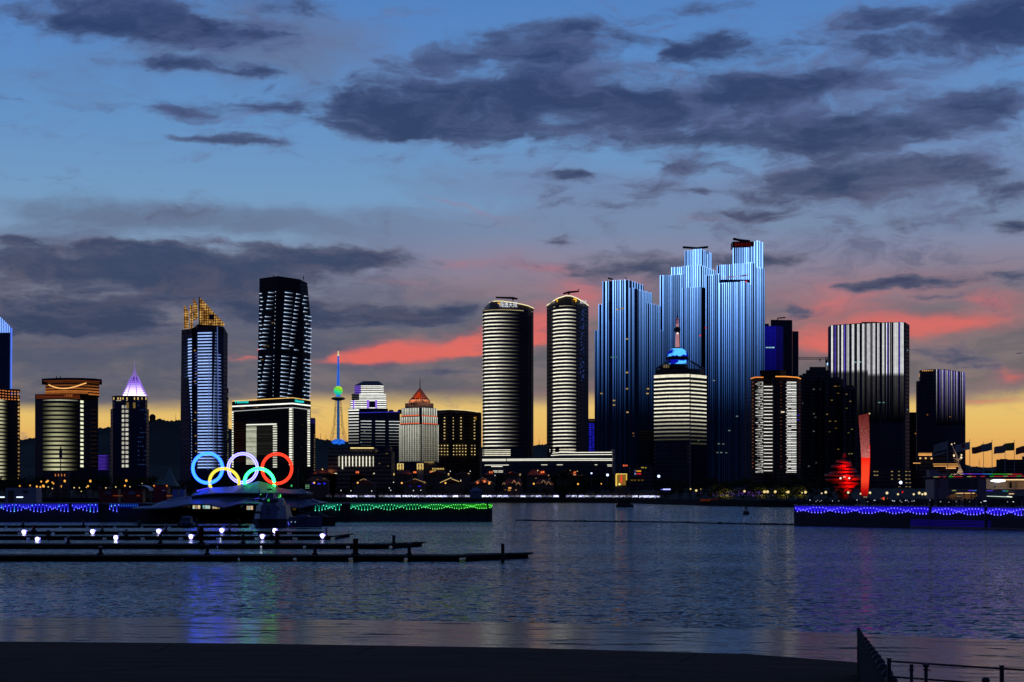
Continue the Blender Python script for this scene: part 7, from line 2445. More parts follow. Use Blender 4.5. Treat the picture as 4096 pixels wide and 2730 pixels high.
# ---- structures on the left pier
zt = ZT
T = Thing('container_office', 'pale blue container office with a dark doorway on the left pier', 'container', (X(80, 500), 500, zt))
D = 500
T.part('body', MB().box(X(22, D), X(145, D), D, D + 6, zt, Z(1952, D)), PALE_P)
T.part('door', MB().box(X(33, D), X(56, D), D - .12, D + .05, zt, Z(1963, D)), DARK_M)
T.part('window', MB().box(X(92, D), X(112, D), D - .1, D + .04, Z(1975, D), Z(1963, D)), DARK_M)
for i, (x0, x1, lab) in enumerate(((-14, 18, 'leftmost glaring white strip lamp low on the left pier'), (66, 92, 'glaring white strip lamp in front of the pale container office'))):
    T = Thing('strip_lamp', lab, 'lamp', (X((x0 + x1) / 2, 494), 494, zt))
    for px in (x0 + 3, x1 - 3):
        T.part('bracket', MB().tube([(X(px, 494), 494.2, zt), (X(px, 494), 494.2, Z(1991, 494))], .05, 4), STEEL)
    T.part('tube_light', MB().tube([PT(x0, 1989.5, 494), PT(x1, 1989.5, 494)], 2.3 * 494 / F, 8), LAMP, color=lc(225, 240, 255, 1.6))
TENTG = plain('green_tent_cloth', (0.10, 0.16, 0.10, 1), .8)
for i, (px, w_, yt, yb, lab) in enumerate(((678, 74, 1866, 1945, 'tall pointed marquee with a greenish cloth roof left of the rings'), (640, 60, 1905, 1944, 'lower marquee roof leaning out left of the tall pointed marquee'))):
    D = 496 + i * 7
    T = Thing('marquee_tent', lab, 'tent', (X(px, D), D, zt))
    s = D / F
    hw = w_ / 2 * s
    prof = []
    lev = [(1.0, 0), (.62, .25), (.33, .55), (.12, .85), (.03, 1.0)]
    mb = MB()
    q = [(-1, -1), (1, -1), (1, 1), (-1, 1)]
    for (k0, t0), (k1, t1) in zip(lev, lev[1:]):
        z0, z1 = Z(yb, D) + (Z(yt, D) - Z(yb, D)) * t0, Z(yb, D) + (Z(yt, D) - Z(yb, D)) * t1
        mb.prism([(X(px, D) + a * hw * k0, D + b * hw * k0) for a, b in q], z0, [(X(px, D) + a * hw * k1, D + b * hw * k1) for a, b in q], z1)
    T.part('cloth_roof', mb, TENTG)
    for a, b in q:
        T.part('pole', MB().tube([(X(px, D) + a * hw * .96, D + b * hw * .96, zt), (X(px, D) + a * hw * .96, D + b * hw * .96, Z(yb, D))], .07, 5), STEEL)
D = 492
T = Thing('red_kiosk', 'dark red kiosk under the marquee with two small wall lamps', 'kiosk', (X(638, D), D, zt))
T.part('wall', MB().box(X(612, D), X(668, D), D, D + 5, zt, Z(1941, D)), RED_P)
T.part('roof_edge', MB().box(X(610, D), X(670, D), D - .3, D + 5.2, Z(1941, D), Z(1939.5, D)), DARK_M)
T.part('notice', MB().box(X(648, D), X(661, D), D - .08, D + .02, Z(1965, D), Z(1960, D)), WHITE_P)
for px in (616, 667):
    T.part('wall_lamp', MB().ball(PT(px, 1944, D - .3), .2, 8, 6), LED_SOFT, color=lc(255, 150, 60, 1.0))
T.part('floor_lights', MB().box(X(666, D), X(690, D), D - .2, D, Z(1985.5, D), Z(1983, D)), LED, color=lc(200, 110, 40, .5))
for i, (x0, x1, lab) in enumerate(((395, 470, 'low dark red shed with a grey notice on the left pier'), (490, 570, 'low dark red shed beside a pale arched canopy'))):
    T = Thing('red_shed', lab, 'shed', (X((x0 + x1) / 2, 498), 498, zt))
    T.part('wall', MB().box(X(x0, 498), X(x1, 498), 498, 502, zt, Z(1958, 498)), RED_P)
    T.part('roof', MB().box(X(x0 - 2, 498), X(x1 + 2, 498), 497.6, 502.4, Z(1958, 498), Z(1956, 498)), DARK_M)
    T.part('notice', MB().box(X(x0 + 25, 498), X(x0 + 50, 498), 497.9, 497.99, Z(1978, 498), Z(1966, 498)), CONC)
    T.part('floor_lights', MB().box(X(x0 + 58, 498), X(x1 + 20 - i * 30, 498), 497.7, 497.95, Z(1985, 498), Z(1983, 498)), LED, color=lc(190, 100, 40, .4))
T = Thing('arched_canopy', 'pale arched shell canopy left of the marquee', 'canopy', (X(566, 500), 500, zt))
mb = MB()
for k in range(10):
    a0, a1 = math.pi * (.05 + .5 * k / 10), math.pi * (.05 + .5 * (k + 1) / 10)
    c_ = X(558, 500)
    r0 = 40 * 500 / F
    f_ = lambda a, y: (c_ + r0 * math.cos(a), y, Z(1966, 500) + r0 * .62 * math.sin(a))
    mb.add([f_(a0, 500), f_(a1, 500), f_(a1, 506), f_(a0, 506)] + [(x * 1, y, z - .15) for x, y, z in (f_(a0, 500), f_(a1, 500), f_(a1, 506), f_(a0, 506))], [(0, 1, 2, 3), (7, 6, 5, 4), (0, 4, 5, 1), (2, 6, 7, 3)])
T.part('shell', mb, WHITE_P)
T.part('post', MB().tube([(X(597, 500), 501, zt), (X(597, 500), 501, Z(1966, 500))], .08, 5), STEEL)
T = Thing('flood_mast', 'slender mast carrying a cluster of dark floodlights before the wide curved hotel', 'mast', (X(241, 520), 520, zt))
D = 520
T.part('pole', MB().tube([(X(241, D), D, zt), (X(243, D), D, Z(1800, D))], [.22, .12], 6), plain('mast_paint', (.25, .13, .09, 1), .6))
T.part('lamp_cluster', MB().box(X(238, D), X(248, D), D - .4, D + .4, Z(1834, D), Z(1796, D)), DARK_M)
T.part('lamp_cluster', MB().box(X(241, D), X(245, D), D - .3, D + .3, Z(1797, D), Z(1788, D)), DARK_M)
T = Thing('portal_hut', 'small dark hut with four warm slot lights behind the flood mast', 'hut', (X(240, 1440), 1440, GROUND))
D = 1440
T.part('wall', MB().box(X(212, D), X(268, D), D, D + 10, GROUND, Z(1888, D)), GREY_F)
for px in (222, 234, 247, 259):
    T.part('slot_light', MB().box(X(px - 1.3, D), X(px + 1.3, D), D - .5, D - .1, Z(1906, D), Z(1897, D)), LED_SOFT, color=lc(230, 140, 80, .8))
for i, px in enumerate((700, 728)):
    T = Thing('utility_cabinet', '%s of two pale upright cabinets left of the pavilion roof' % ('left' if i == 0 else 'right'), 'cabinet', (X(px, 488), 488, zt))
    T.part('body', MB().box(X(px - 11, 488), X(px + 11, 488), 488, 490, zt, Z(1959, 488)), PALE_P)
    T.part('lid', MB().box(X(px - 12, 488), X(px + 12, 488), 487.8, 490.2, Z(1959, 488), Z(1957, 488)), CONC)

# ---- boats
D = 404
s = D / F
T = Thing('motor_yacht', 'large white motor yacht moored bow on before the pavilion', 'yacht', (X(1070, D), D, 0))
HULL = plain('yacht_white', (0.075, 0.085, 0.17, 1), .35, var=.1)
DGL = plain('smoked_glass', (0.012, 0.02, 0.03, 1), .12, var=.05, spec=.5)


def sect(lst):
    """stack of horizontal outlines: (y depth front, half-width px, photo row)"""
    vs, fs = [], []
    for cxp, hw, dfr, dbk, py in lst:
        z = Z(py, D)
        c = X(cxp, D)
        w_ = hw * s
        vs += [(c - w_ * .55, D + dfr, z), (c + w_ * .55, D + dfr, z), (c + w_, D + dfr + 3, z), (c + w_, D + dbk, z), (c - w_, D + dbk, z), (c - w_, D + dfr + 3, z)]
    for r in range(len(lst) - 1):
        for k in range(6):
            k2 = (k + 1) % 6
            fs.append((r * 6 + k, r * 6 + k2, r * 6 + 6 + k2, r * 6 + 6 + k))
    fs += [(5, 4, 3, 2, 1, 0), tuple(len(vs) - 6 + k for k in range(6))]
    return MB().add(vs, fs)


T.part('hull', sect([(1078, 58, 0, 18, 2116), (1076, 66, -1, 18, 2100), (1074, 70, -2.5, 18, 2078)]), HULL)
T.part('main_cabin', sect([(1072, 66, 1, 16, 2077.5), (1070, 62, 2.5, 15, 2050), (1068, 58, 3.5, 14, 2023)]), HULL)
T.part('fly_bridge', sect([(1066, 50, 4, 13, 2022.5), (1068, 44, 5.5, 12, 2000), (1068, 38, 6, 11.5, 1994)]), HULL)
T.part('radar_arch', sect([(1064, 26, 7, 10, 1993.5), (1064, 22, 7.5, 9.5, 1972)]), HULL)
T.part('radar', MB().box(X(1052, D), X(1068, D), D + 8, D + 8.8, Z(1961, D), Z(1956, D)), DGL)
T.part('mast', MB().tube([PT(1038, 1994, D + 8), PT(1038, 1959, D + 8)], [.22, .1], 6), plain('violet_lit_paint', (.2, .18, .5, 1), .5))
T.part('roof_edge_light', MB().tube([PT(1018, 1995.5, D + 5), PT(1038, 1994, D + 5)], .07, 5), LED_SOFT, color=lc(70, 60, 230, .9))
T.part('windscreen', MB().prism([(X(1048, D), D + 4.6), (X(1104, D), D + 4.6), (X(1104, D), D + 5.4), (X(1048, D), D + 5.4)], Z(2009, D), Z(1998, D)), DGL)
T.part('side_window', MB().prism([(X(1022, D), D + 4.6), (X(1041, D), D + 4.6), (X(1041, D), D + 5.4), (X(1022, D), D + 5.4)], Z(2010, D), Z(1999, D)), DGL)
T.part('cabin_light', MB().ball(PT(1074, 2002, D + 4.5), .3, 8, 6), LED, color=lc(40, 170, 90, .8))
T.part('cabin_window', MB().prism([(X(1013, D), D + 1.2), (X(1042, D), D + 1.2), (X(1042, D), D + 2.2), (X(1013, D), D + 2.2)], Z(2056, D), Z(2046, D)), DGL)
for px, py in ((1068, 2037), (1108, 2036)):
    T.part('porthole', MB().torus((X(px, D), D + 2.1, Z(py, D)), 4.5 * s, 2.2 * s, 16, 6), DGL)
T.part('hatch', MB().box(X(1065, D), X(1072, D), D + 1.0, D + 1.8, Z(2056, D), Z(2049, D)), DGL)
T.part('rub_rail', MB().tube([PT(1005, 2078, D - 1.6), PT(1035, 2078, D - 2.7), PT(1112, 2078, D - 2.7), PT(1144, 2078, D - 1.6)], .1, 5), DARK_M)

D = 398
s = D / F
T = Thing('sailing_boat', 'sailing boat with pale hull and tall bare mast right of the yacht', 'sailing boat', (X(1215, D), D, 0))
hull = []
for i in range(9):
    t = i / 8
    px = 1158 + 130 * t
    w_ = 1.5 * math.sin(math.pi * min(1, .18 + .82 * t) ** 1.0) + .15 if t < 1 else .1
    zt_ = Z(2068 + 4 * t - 6 * t * t, D)
    hull.append((X(px, D), w_, zt_))
vs, fs = [], []
for x, w_, z in hull:
    vs += [(x, D - w_, z), (x, D + w_, z), (x, D + w_ * .55, .1), (x, D - w_ * .55, .1)]
for i in range(8):
    for k in range(4):
        k2 = (k + 1) % 4
        fs.append((i * 4 + k, i * 4 + k2, i * 4 + 4 + k2, i * 4 + 4 + k))
fs += [(0, 1, 2, 3), (35, 34, 33, 32)]
T.part('hull', MB().add(vs, fs), HULL)
T.part('cabin', MB().prism([(X(1186, D), D - .9), (X(1240, D), D - .7), (X(1240, D), D + .7), (X(1186, D), D + .9)], Z(2069, D), [(X(1190, D), D - .7), (X(1232, D), D - .5), (X(1232, D), D + .5), (X(1190, D), D + .7)], Z(2060, D)), HULL)
T.part('mast', MB().tube([PT(1193, 2066, D), PT(1192, 1868, D)], [.10, .06], 6), STEEL)
T.part('boom', MB().tube([PT(1193, 2048, D), PT(1240, 2056, D)], .08, 5), STEEL)
T.part('sail_cover', MB().tube([PT(1194, 2046, D), PT(1215, 2050, D), PT(1238, 2055, D)], [.22, .26, .14], 8), DARK_M)
for a, b in ((1160, 2066), (1286, 2064)):
    T.part('stay', MB().tube([PT(1192, 1872, D), PT(a, b, D)], .02, 3), STEEL)
T.part('stern_light', MB().tube([PT(1152, 2088, D - 1), PT(1156, 2102, D - 1)], .09, 5), LED_SOFT, color=lc(90, 90, 255, .9))
T.part('deck_gear', MB().box(X(1162, D), X(1182, D), D - 1.2, D - .4, Z(2090, D), Z(2078, D)), PALE_P)
for px in (1165, 1181):
    T.part('deck_lamp', MB().ball(PT(px, 2089, D - 1.3), .1, 6, 4), LED_SOFT, color=lc(180, 220, 255, .9))
D = 405
T = Thing('sailing_boat', 'dark hulled sailing boat with a covered deck behind the pale sailing boat', 'sailing boat', (X(1262, 425), 425, 0))
D = 425
T.part('hull', MB().prism([(X(1170, D), D - 1.4), (X(1300, D), D - 1.2), (X(1338, D), D), (X(1300, D), D + 1.2), (X(1170, D), D + 1.4)], -.2, [(X(1166, D), D - 1.7), (X(1310, D), D - 1.4), (X(1352, D), D), (X(1310, D), D + 1.4), (X(1166, D), D + 1.7)], Z(2068, D)), DARK_M)
T.part('deck_tent', MB().prism([(X(1190, D), D - 1.3), (X(1312, D), D - 1), (X(1312, D), D + 1), (X(1190, D), D + 1.3)], Z(2068, D), [(X(1230, D), D - .1), (X(1268, D), D - .1), (X(1268, D), D + .1), (X(1230, D), D + .1)], Z(2046, D)), DARK_M)
D = 404
s = D / F
T = Thing('cabin_boat', 'small cabin boat seen bow on left of the yacht', 'boat', (X(740, D), D, 0))
T.part('hull', MB().prism([(X(716, D), D + 1), (X(732, D), D - 1.5), (X(748, D), D - 1.5), (X(764, D), D + 1), (X(762, D), D + 5), (X(718, D), D + 5)], -.2, [(X(712, D), D + 1), (X(732, D), D - 2.2), (X(748, D), D - 2.2), (X(768, D), D + 1), (X(766, D), D + 5), (X(714, D), D + 5)], Z(2092, D)), HULL)
T.part('cabin', MB().prism([(X(720, D), D), (X(762, D), D), (X(760, D), D + 4), (X(722, D), D + 4)], Z(2092, D), [(X(724, D), D + .6), (X(760, D), D + .6), (X(758, D), D + 3.6), (X(726, D), D + 3.6)], Z(2068, D)), HULL)
T.part('windscreen', MB().prism([(X(725, D), D + .15), (X(757, D), D + .15), (X(757, D), D + .4), (X(725, D), D + .4)], Z(2083, D), [(X(727, D), D + .4), (X(756, D), D + .4), (X(756, D), D + .7), (X(727, D), D + .7)], Z(2073, D)), DGL)
T.part('roof_rail', MB().tube([PT(724, 2068, D + .8), PT(726, 2064, D + .8), PT(758, 2064, D + .8), PT(760, 2068, D + .8)], .06, 5), STEEL)
for px in (716, 760):
    T.part('fender', MB().ball((X(px, D), D - .3, Z(2098, D)), .3, 8, 6, 1.5), DARK_M)


# ============================================================ PONTOONS, RIGHT PIER LIFE, FOREGROUND
PONT = plain('pontoon_timber', (0.022, 0.019, 0.024, 1), .9, scale=1.2, var=.4, spec=.1)
PONE = plain('pontoon_side', (0.010, 0.009, 0.013, 1), .9, spec=.05)


def pontoon(label, spans, yf, yb_, piles, h=.55, bend=None):
    """floating walkway: long deck boards on dark floats; yf = waterline row of the near side, yb_ = top far row"""
    Df = CAMH * F / (yf - HY)
    x0, x1 = spans
    Db = (CAMH - h) * F / (yb_ - HY)
    Db = max(Df + 2.2, min(Db, Df + 6))
    T = Thing('pontoon', label, 'pontoon', (X((x0 + x1) / 2, Df), Df, 0))
    L = X(x1, Df) - X(x0, Df)
    k = max(2, int(L / 6))
    ds = MB()
    xa = X(x0, Df)
    for i in range(k):
        a, b = xa + L * i / k + .03, xa + L * (i + 1) / k - .03
        T.part('deck_section', MB().box(a, b, Df, Db, h - .16, h + (i % 2) * .012), PONT)
        T.part('float', MB().box(a + .5, b - .5, Df + .25, Db - .25, -.3, h - .17), PONE)
    T.part('side_fender', MB().box(xa, xa + L, Df - .08, Df - .01, h - .22, h - .03), PONE)
    if bend:
        ex0, ex1, y0, y1 = bend
        D1 = CAMH * F / (y1 - HY)
        T.part('end_deck', MB().prism([(X(ex0, Df), Df + .02), (X(ex1, D1), D1), (X(ex1, D1) + .4, D1 + 2.6), (X(ex0, Df), Db + 2)], h - .2, h + .03), PONT)
        T.part('end_float', MB().prism([(X(ex0, Df) + .4, Df + .3), (X(ex1, D1) - .4, D1 + .25), (X(ex1, D1) - .2, D1 + 2.2), (X(ex0, Df) + .4, Db)], -.3, h - .21), PONE)
    for px, yt, kind in piles:
        Dp = (Df + Db) / 2 if kind != 'f' else Df - .5
        w_ = .42 if kind != 'r' else .62
        zt_ = Z(yt, Dp)
        pl = T.part('mooring_pile', MB().lathe(X(px, Dp), Dp, [(w_ / 2, -1), (w_ / 2, zt_ - .12), (w_ * .56, zt_ - .1), (w_ * .56, zt_)], 10), RED_P if kind == 'r' else STEEL)
        T.part('pile_collar', MB().box(X(px, Dp) - w_ * .75, X(px, Dp) + w_ * .75, Dp - w_ * .75, Dp + w_ * .75, h, h + .25), DARK_M, parent=pl)
        T.part('pile_cap', MB().lathe(X(px, Dp), Dp, [(w_ * .56, zt_ + .002), (w_ * .5, zt_ + .05)], 10), WHITE_P, parent=pl)
    return T, Df, Db


P1 = pontoon('nearest and longest floating pontoon, with an angled end at right', (-200, 1850), 2246, 2216, [(402, 2187, ''), (829, 2178, ''), (1260, 2176, ''), (1422, 2156, 'r'), (1637, 2173, ''), (2011, 2176, 'f')], .62, (1849, 2120, 2230, 2234))
P2 = pontoon('second floating pontoon from the front', (-200, 1560), 2196, 2166, [(273, 2147, ''), (642, 2140, ''), (973, 2139, ''), (1108, 2124, 'r'), (1575, 2142, ''), (806, 2104, 'r')], .62, (1559, 1690, 2184, 2186))
P3 = pontoon('third floating pontoon from the front, lined with glaring lamps', (-200, 1330), 2160, 2146, [(193, 2121, ''), (505, 2119, ''), (793, 2113, ''), (1086, 2115, ''), (1304, 2112, '')], .6, (1329, 1398, 2150, 2150))
P4 = pontoon('fourth floating pontoon from the front below the yacht', (-200, 1290), 2138, 2128, [(135, 2101, 'r'), (409, 2100, ''), (663, 2098, ''), (918, 2097, '')], .55)
P5 = pontoon('farthest low pontoon at left close to the stone pier', (-200, 1000), 2112, 2104, [(92, 2087, ''), (334, 2086, ''), (557, 2083, ''), (787, 2081, ''), (959, 2081, '')], .5)
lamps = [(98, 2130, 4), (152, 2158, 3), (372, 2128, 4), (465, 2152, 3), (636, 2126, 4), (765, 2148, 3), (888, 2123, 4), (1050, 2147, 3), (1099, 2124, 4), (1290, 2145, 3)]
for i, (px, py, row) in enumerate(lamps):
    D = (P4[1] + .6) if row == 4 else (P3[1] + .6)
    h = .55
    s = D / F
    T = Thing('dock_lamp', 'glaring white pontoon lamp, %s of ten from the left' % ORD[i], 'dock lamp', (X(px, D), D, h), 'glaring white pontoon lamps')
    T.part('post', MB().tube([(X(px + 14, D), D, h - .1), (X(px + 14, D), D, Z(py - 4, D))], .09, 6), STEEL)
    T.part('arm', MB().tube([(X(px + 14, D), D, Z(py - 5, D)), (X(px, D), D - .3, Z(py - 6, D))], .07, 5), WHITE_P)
    T.part('lamp_halo', MB().lathe(X(px + 1, D), D - .3, [(2 * s, Z(py + 11, D)), (8 * s, Z(py + 4, D)), (12 * s, Z(py - 3, D)), (10 * s, Z(py - 8, D)), (3 * s, Z(py - 10, D))], 14), LAMP, color=lc(140, 128, 255, 2.6))  # violet halo around the lamp, put in as a glowing shell
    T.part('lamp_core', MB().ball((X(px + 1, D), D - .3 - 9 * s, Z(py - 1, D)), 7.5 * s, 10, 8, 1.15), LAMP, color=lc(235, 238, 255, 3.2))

# ---- red torch pillar: LED screen below, floodlit relief above drawn as emission
D = 460
s = D / F
m_, n_ = mat_new('torch_screen_and_lit_relief')
gpos = n_.n('ShaderNodeNewGeometry').outputs['Position']
gx, gy, gz = n_.sep(gpos)
zsplit = Z(1831, D)
low_ = n_.m('LESS_THAN', gz, zsplit)
tl = n_.m('DIVIDE', n_.m('SUBTRACT', gz, Z(1985, D)), zsplit - Z(1985, D))
tu = n_.m('DIVIDE', n_.m('SUBTRACT', gz, zsplit), Z(1655, D) - zsplit)
lowc = n_.ramp(tl, [(0.0, lin(110, 8, 12)), (0.15, lin(190, 14, 14)), (0.4, lin(250, 70, 40)), (0.75, lin(250, 66, 36)), (1.0, lin(250, 30, 20))])
vo = n_.n('ShaderNodeTexVoronoi', feature='F1')
n_.link(gpos, vo.inputs['Vector'])
vo.inputs['Scale'].default_value = .62
sw_ = n_.m('SINE', n_.m('MULTIPLY', vo.outputs['Distance'], 24.0))
swm = n_.step(sw_, .7, 1.0)
upc = n_.ramp(tu, [(0.0, lin(190, 96, 90)), (0.25, lin(150, 70, 68)), (0.6, lin(116, 46, 42)), (1.0, lin(92, 28, 26))])  # upper relief: floodlight fading upwards, painted into the emission colour
upc = n_.mix(n_.m('MULTIPLY', swm, n_.m('MULTIPLY_ADD', tu, -.3, .34)), upc, lin(232, 190, 180))
e_ = n_.n('ShaderNodeEmission')
n_.link(n_.mix(low_, upc, lowc), e_.inputs[0])
e_.inputs[1].default_value = 1.0
TORCH = finish(m_, n_, e_.outputs[0])
T = Thing('torch_pillar', 'tall curved pillar, floodlit scroll pattern above and red glowing screen below', 'pillar', (X(3460, D), D, ZR))
out_l = [(1985, 3444), (1940, 3444), (1890, 3445), (1832, 3445), (1780, 3442), (1730, 3438), (1690, 3435), (1663, 3434)]
out_r = [(1985, 3468), (1940, 3474), (1890, 3477), (1832, 3479), (1780, 3478.5), (1730, 3478), (1690, 3477), (1654, 3475)]
vs, fs = [], []
for (yl, xl), (yr, xr) in zip(out_l, out_r):
    vs += [PT(xl, yl, D + .6), PT((xl + xr) / 2, (yl + yr) / 2, D), PT(xr, yr, D + .5), PT(xr - 1, yr, D + 2.4), PT(xl + 1, yl, D + 2.4)]
vs = [Vector((v.x, v.y, v.z)) for v in vs]
for r in range(7):
    for k in range(5):
        k2 = (k + 1) % 5
        fs.append((r * 5 + k, r * 5 + k2, r * 5 + 5 + k2, r * 5 + 5 + k))
fs += [(4, 3, 2, 1, 0), tuple(35 + k for k in range(5))]
T.part('torch_shaft', MB().add(vs, fs), TORCH)
T.part('plinth', MB().box(X(3438, D), X(3476, D), D - .6, D + 3.2, ZR, Z(1984, D)), CONC)
T.part('edge_tube', MB().tube([PT(xr + .6, yr, D + .6) for yr, xr in out_r[:5]], .10, 5), LED_SOFT, color=lc(235, 20, 14, .8))
for px in (3452, 3460):
    T.part('plinth_light', MB().box(X(px, D), X(px + 6, D), D - .75, D - .62, Z(1990, D), Z(1988, D)), LED_SOFT, color=lc(255, 190, 140, .7))
flood(T, 'tip_lamp', PT(3479, 1655, D - 1), (1, .9, .6), 10, .1)
T.part('tip_lamp_glass', MB().ball(PT(3478, 1655, D), .2, 8, 6), LED_SOFT, color=lc(230, 210, 150, .8))

# ---- white excursion ship behind the right pier
D = 520
s = D / F
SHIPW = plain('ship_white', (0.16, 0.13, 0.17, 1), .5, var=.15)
SHIPI = plain('ship_cabin_cream', (0.62, 0.5, 0.36, 1), .7, var=.1)
T = Thing('excursion_ship', 'large white excursion ship with coloured light strings and lit oval deck openings', 'ship', (X(3950, D), D, 0))
sx = lambda v: 3700 + v / 5.601
sy = lambda v: 1750 + v / 5.601


def bxp(x0, x1, y0, y1, d0, d1):
    return MB().box(X(x0, D), X(x1, D), D + d0, D + d1, Z(y1, D), Z(y0, D))


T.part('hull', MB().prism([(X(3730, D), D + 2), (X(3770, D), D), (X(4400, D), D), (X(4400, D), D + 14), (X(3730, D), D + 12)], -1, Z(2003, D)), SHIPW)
# side walls around the openings
T.part('side_wall', bxp(3752, 3783, 1960, 2003, 0, .6), SHIPW)
T.part('side_wall', bxp(3910, 3946, 1960, 2003, 0, .6), SHIPW)
T.part('deck_band', bxp(3790, 4400, 1959, 1971.5, -.1, .6), SHIPW)
T.part('deck_band', bxp(3770, 4400, 1908, 1916, -.2, .6), SHIPW)
T.part('side_wall', bxp(3912, 3945, 1916.2, 1958.8, 0, .6), SHIPW)
T.part('side_wall', bxp(3760, 3795, 1916.2, 1958.8, 0, .6), SHIPW)
T.part('end_bulkhead', bxp(3740, 3760, 1918, 2003, 1, 12), SHIPW)
T.part('roof', bxp(3732, 4400, 1906, 1908, -.6, 13), SHIPW)
T.part('upper_roof', bxp(3800, 4400, 1896, 1899, 3, 12), SHIPW)
T.part('upper_wall', bxp(3806, 4400, 1899, 1906, 4, 11), SHIPW)
for a, b in ((3796, 3855), (3857, 3884), (3886, 3911)):
    T.part('dark_window', bxp(a, b, 1917, 1958, .1, .5), DGL)
for a in (3856, 3885):
    T.part('mullion', bxp(a - .8, a + .8, 1916.2, 1958.8, 0, .6), SHIPW)
# lower lit oval opening: recess with cream walls, lamp strip at the ceiling
rec = T.part('deck_recess', MB().add([PT(x, y, D + .5) for x, y in ()] or [(X(3780, D), D + .55, Z(2003, D)), (X(3914, D), D + .55, Z(2003, D)), (X(3914, D), D + .55, Z(1971, D)), (X(3780, D), D + .55, Z(1971, D)), (X(3780, D), D + 4, Z(2003, D)), (X(3914, D), D + 4, Z(2003, D)), (X(3914, D), D + 4, Z(1971, D)), (X(3780, D), D + 4, Z(1971, D))],
                                     [(4, 5, 6, 7), (0, 1, 5, 4), (3, 2, 6, 7), (0, 4, 7, 3), (1, 5, 6, 2)]), SHIPI)
oval_top = [(462, 1385), (490, 1345), (540, 1305), (600, 1275), (680, 1255), (800, 1244), (1000, 1242), (1120, 1246), (1155, 1262), (1170, 1290), (1160, 1320)]
oval_bot = [(462, 1390), (490, 1412), (560, 1416), (700, 1418), (900, 1418), (1000, 1418), (1045, 1415), (1100, 1370), (1140, 1340), (1165, 1322)]


def shutter(pts, edge_pts, name):
    """plate between a curved opening edge and a straight edge"""
    vs, fs = [], []
    for (a, b), (c_, d_) in zip(pts, edge_pts):
        for dd in (0.02, .5):
            vs += [PT(sx(a), sy(b), D + dd), PT(sx(c_), sy(d_), D + dd)]
    k = len(pts)
    for i in range(k - 1):
        a, b = i * 4, i * 4 + 4
        fs += [(a, b, b + 1, a + 1), (a + 2, a + 3, b + 3, b + 2), (a, a + 2, b + 2, b), (a + 1, b + 1, b + 3, a + 3)]
    fs += [(0, 1, 3, 2), tuple((k - 1) * 4 + q for q in (0, 2, 3, 1))]
    return T.part(name, MB().add(vs, fs), SHIPW)


shutter(oval_top, [(a, 1238) for a, b in oval_top], 'opening_frame')
shutter(oval_bot, [(a, 1422) for a, b in oval_bot], 'opening_frame')
shutter([(1160, 1320), (1180, 1320)], [(1160, 1422), (1180, 1422)], 'opening_frame')
for a in (540, 880, 1038):
    T.part('stanchion', bxp(sx(a - 9), sx(a + 9), sy(1244), sy(1418), .1, .4), SHIPW)
T.part('notice_board', bxp(sx(722), sx(870), sy(1278), sy(1400), 2.0, 2.3), PALE_P)
T.part('notice_lettering', bxp(sx(745), sx(845), sy(1318), sy(1335), 1.95, 1.99), WHITE_P)
T.part('ceiling_light', bxp(sx(620), sx(1140), sy(1250), sy(1256), 1.2, 1.6), LAMP, color=lc(255, 205, 140, 2.6))
# upper right lit deck
T.part('deck_recess', MB().add([(X(3945, D), D + 5, Z(1958, D)), (X(4400, D), D + 5, Z(1958, D)), (X(4400, D), D + 5, Z(1916, D)), (X(3945, D), D + 5, Z(1916, D)), (X(3945, D), D + .6, Z(1958, D)), (X(4400, D), D + .6, Z(1958, D)), (X(4400, D), D + .6, Z(1916, D)), (X(3945, D), D + .6, Z(1916, D))],
                               [(0, 1, 2, 3), (0, 1, 5, 4), (3, 2, 6, 7), (0, 4, 7, 3)]), SHIPI)
T.part('glare_lamp', MB().lathe(0, 0, [(.05, -.3), (.45, -.1), (.5, .1), (.3, .35)], 10), LAMP, color=lc(230, 235, 255, 3.0)).location = Vector((X(3990, D), D + .3, Z(1925, D))) - T.loc
for o_ in list(T.o.children):
    if o_.name.startswith('glare_lamp'):
        o_.scale = (4.6, 1.2, 1.25)
        o_.location = Vector((X(3993, D), D + .2, Z(1925, D))) - T.loc
        for v_ in o_.data.vertices:
            v_.co += T.loc
T.part('ceiling_light', bxp(4020, 4400, 1919, 1921, 1.5, 2.0), LAMP, color=lc(255, 215, 160, 2.2))
T.part('deck_railing', bxp(3920, 4400, 1946, 1946.8, .2, .4), STEEL)
for px in (3980, 3983):
    T.part('stanchion', bxp(px - .8, px + .8, 1930, 1952, .3, .6), WHITE_P)
for px in (4052, 4056, 4076):
    T.part('cabin_door', bxp(px, px + 12, 1928, 1952, 4.6, 4.9), STONE)
T.part('stair_canopy', MB().tube([PT(4004, 1962, D - .6), PT(4016, 1972, D - .8), PT(4040, 1977, D - .8), PT(4066, 1972, D - .6)], .12, 5), SHIPW)
T.part('canopy_light', bxp(4032, 4052, 1975, 1977.5, -1.0, -.6), LED_SOFT, color=lc(255, 215, 150, 1.1))
T.part('lower_deck', bxp(3948, 4400, 1984, 2003, .1, .5), GLASS_D)
T.part('lower_deck_light', MB().tube([PT(3948, 1985.5, D - .3), PT(4040, 1988.5, D - .4)], .10, 5), LED, color=lc(215, 235, 220, .9))
T.part('lower_deck_light', MB().tube([PT(4028, 1987, D - .6), PT(4048, 1989, D - .6)], .16, 5), LED_SOFT, color=lc(245, 250, 230, 1.1))
# coloured bulb strings
cols = [lc(60, 200, 60, .9), lc(220, 50, 60, .9), lc(190, 210, 120, .8), lc(90, 60, 235, 1.1), lc(60, 120, 240, 1.1), lc(190, 70, 220, .9), lc(60, 170, 220, .9)]
bm2 = MB().ball((0, 0, 0), .075, 5, 4).mesh('string_bulb', m_drop, True)


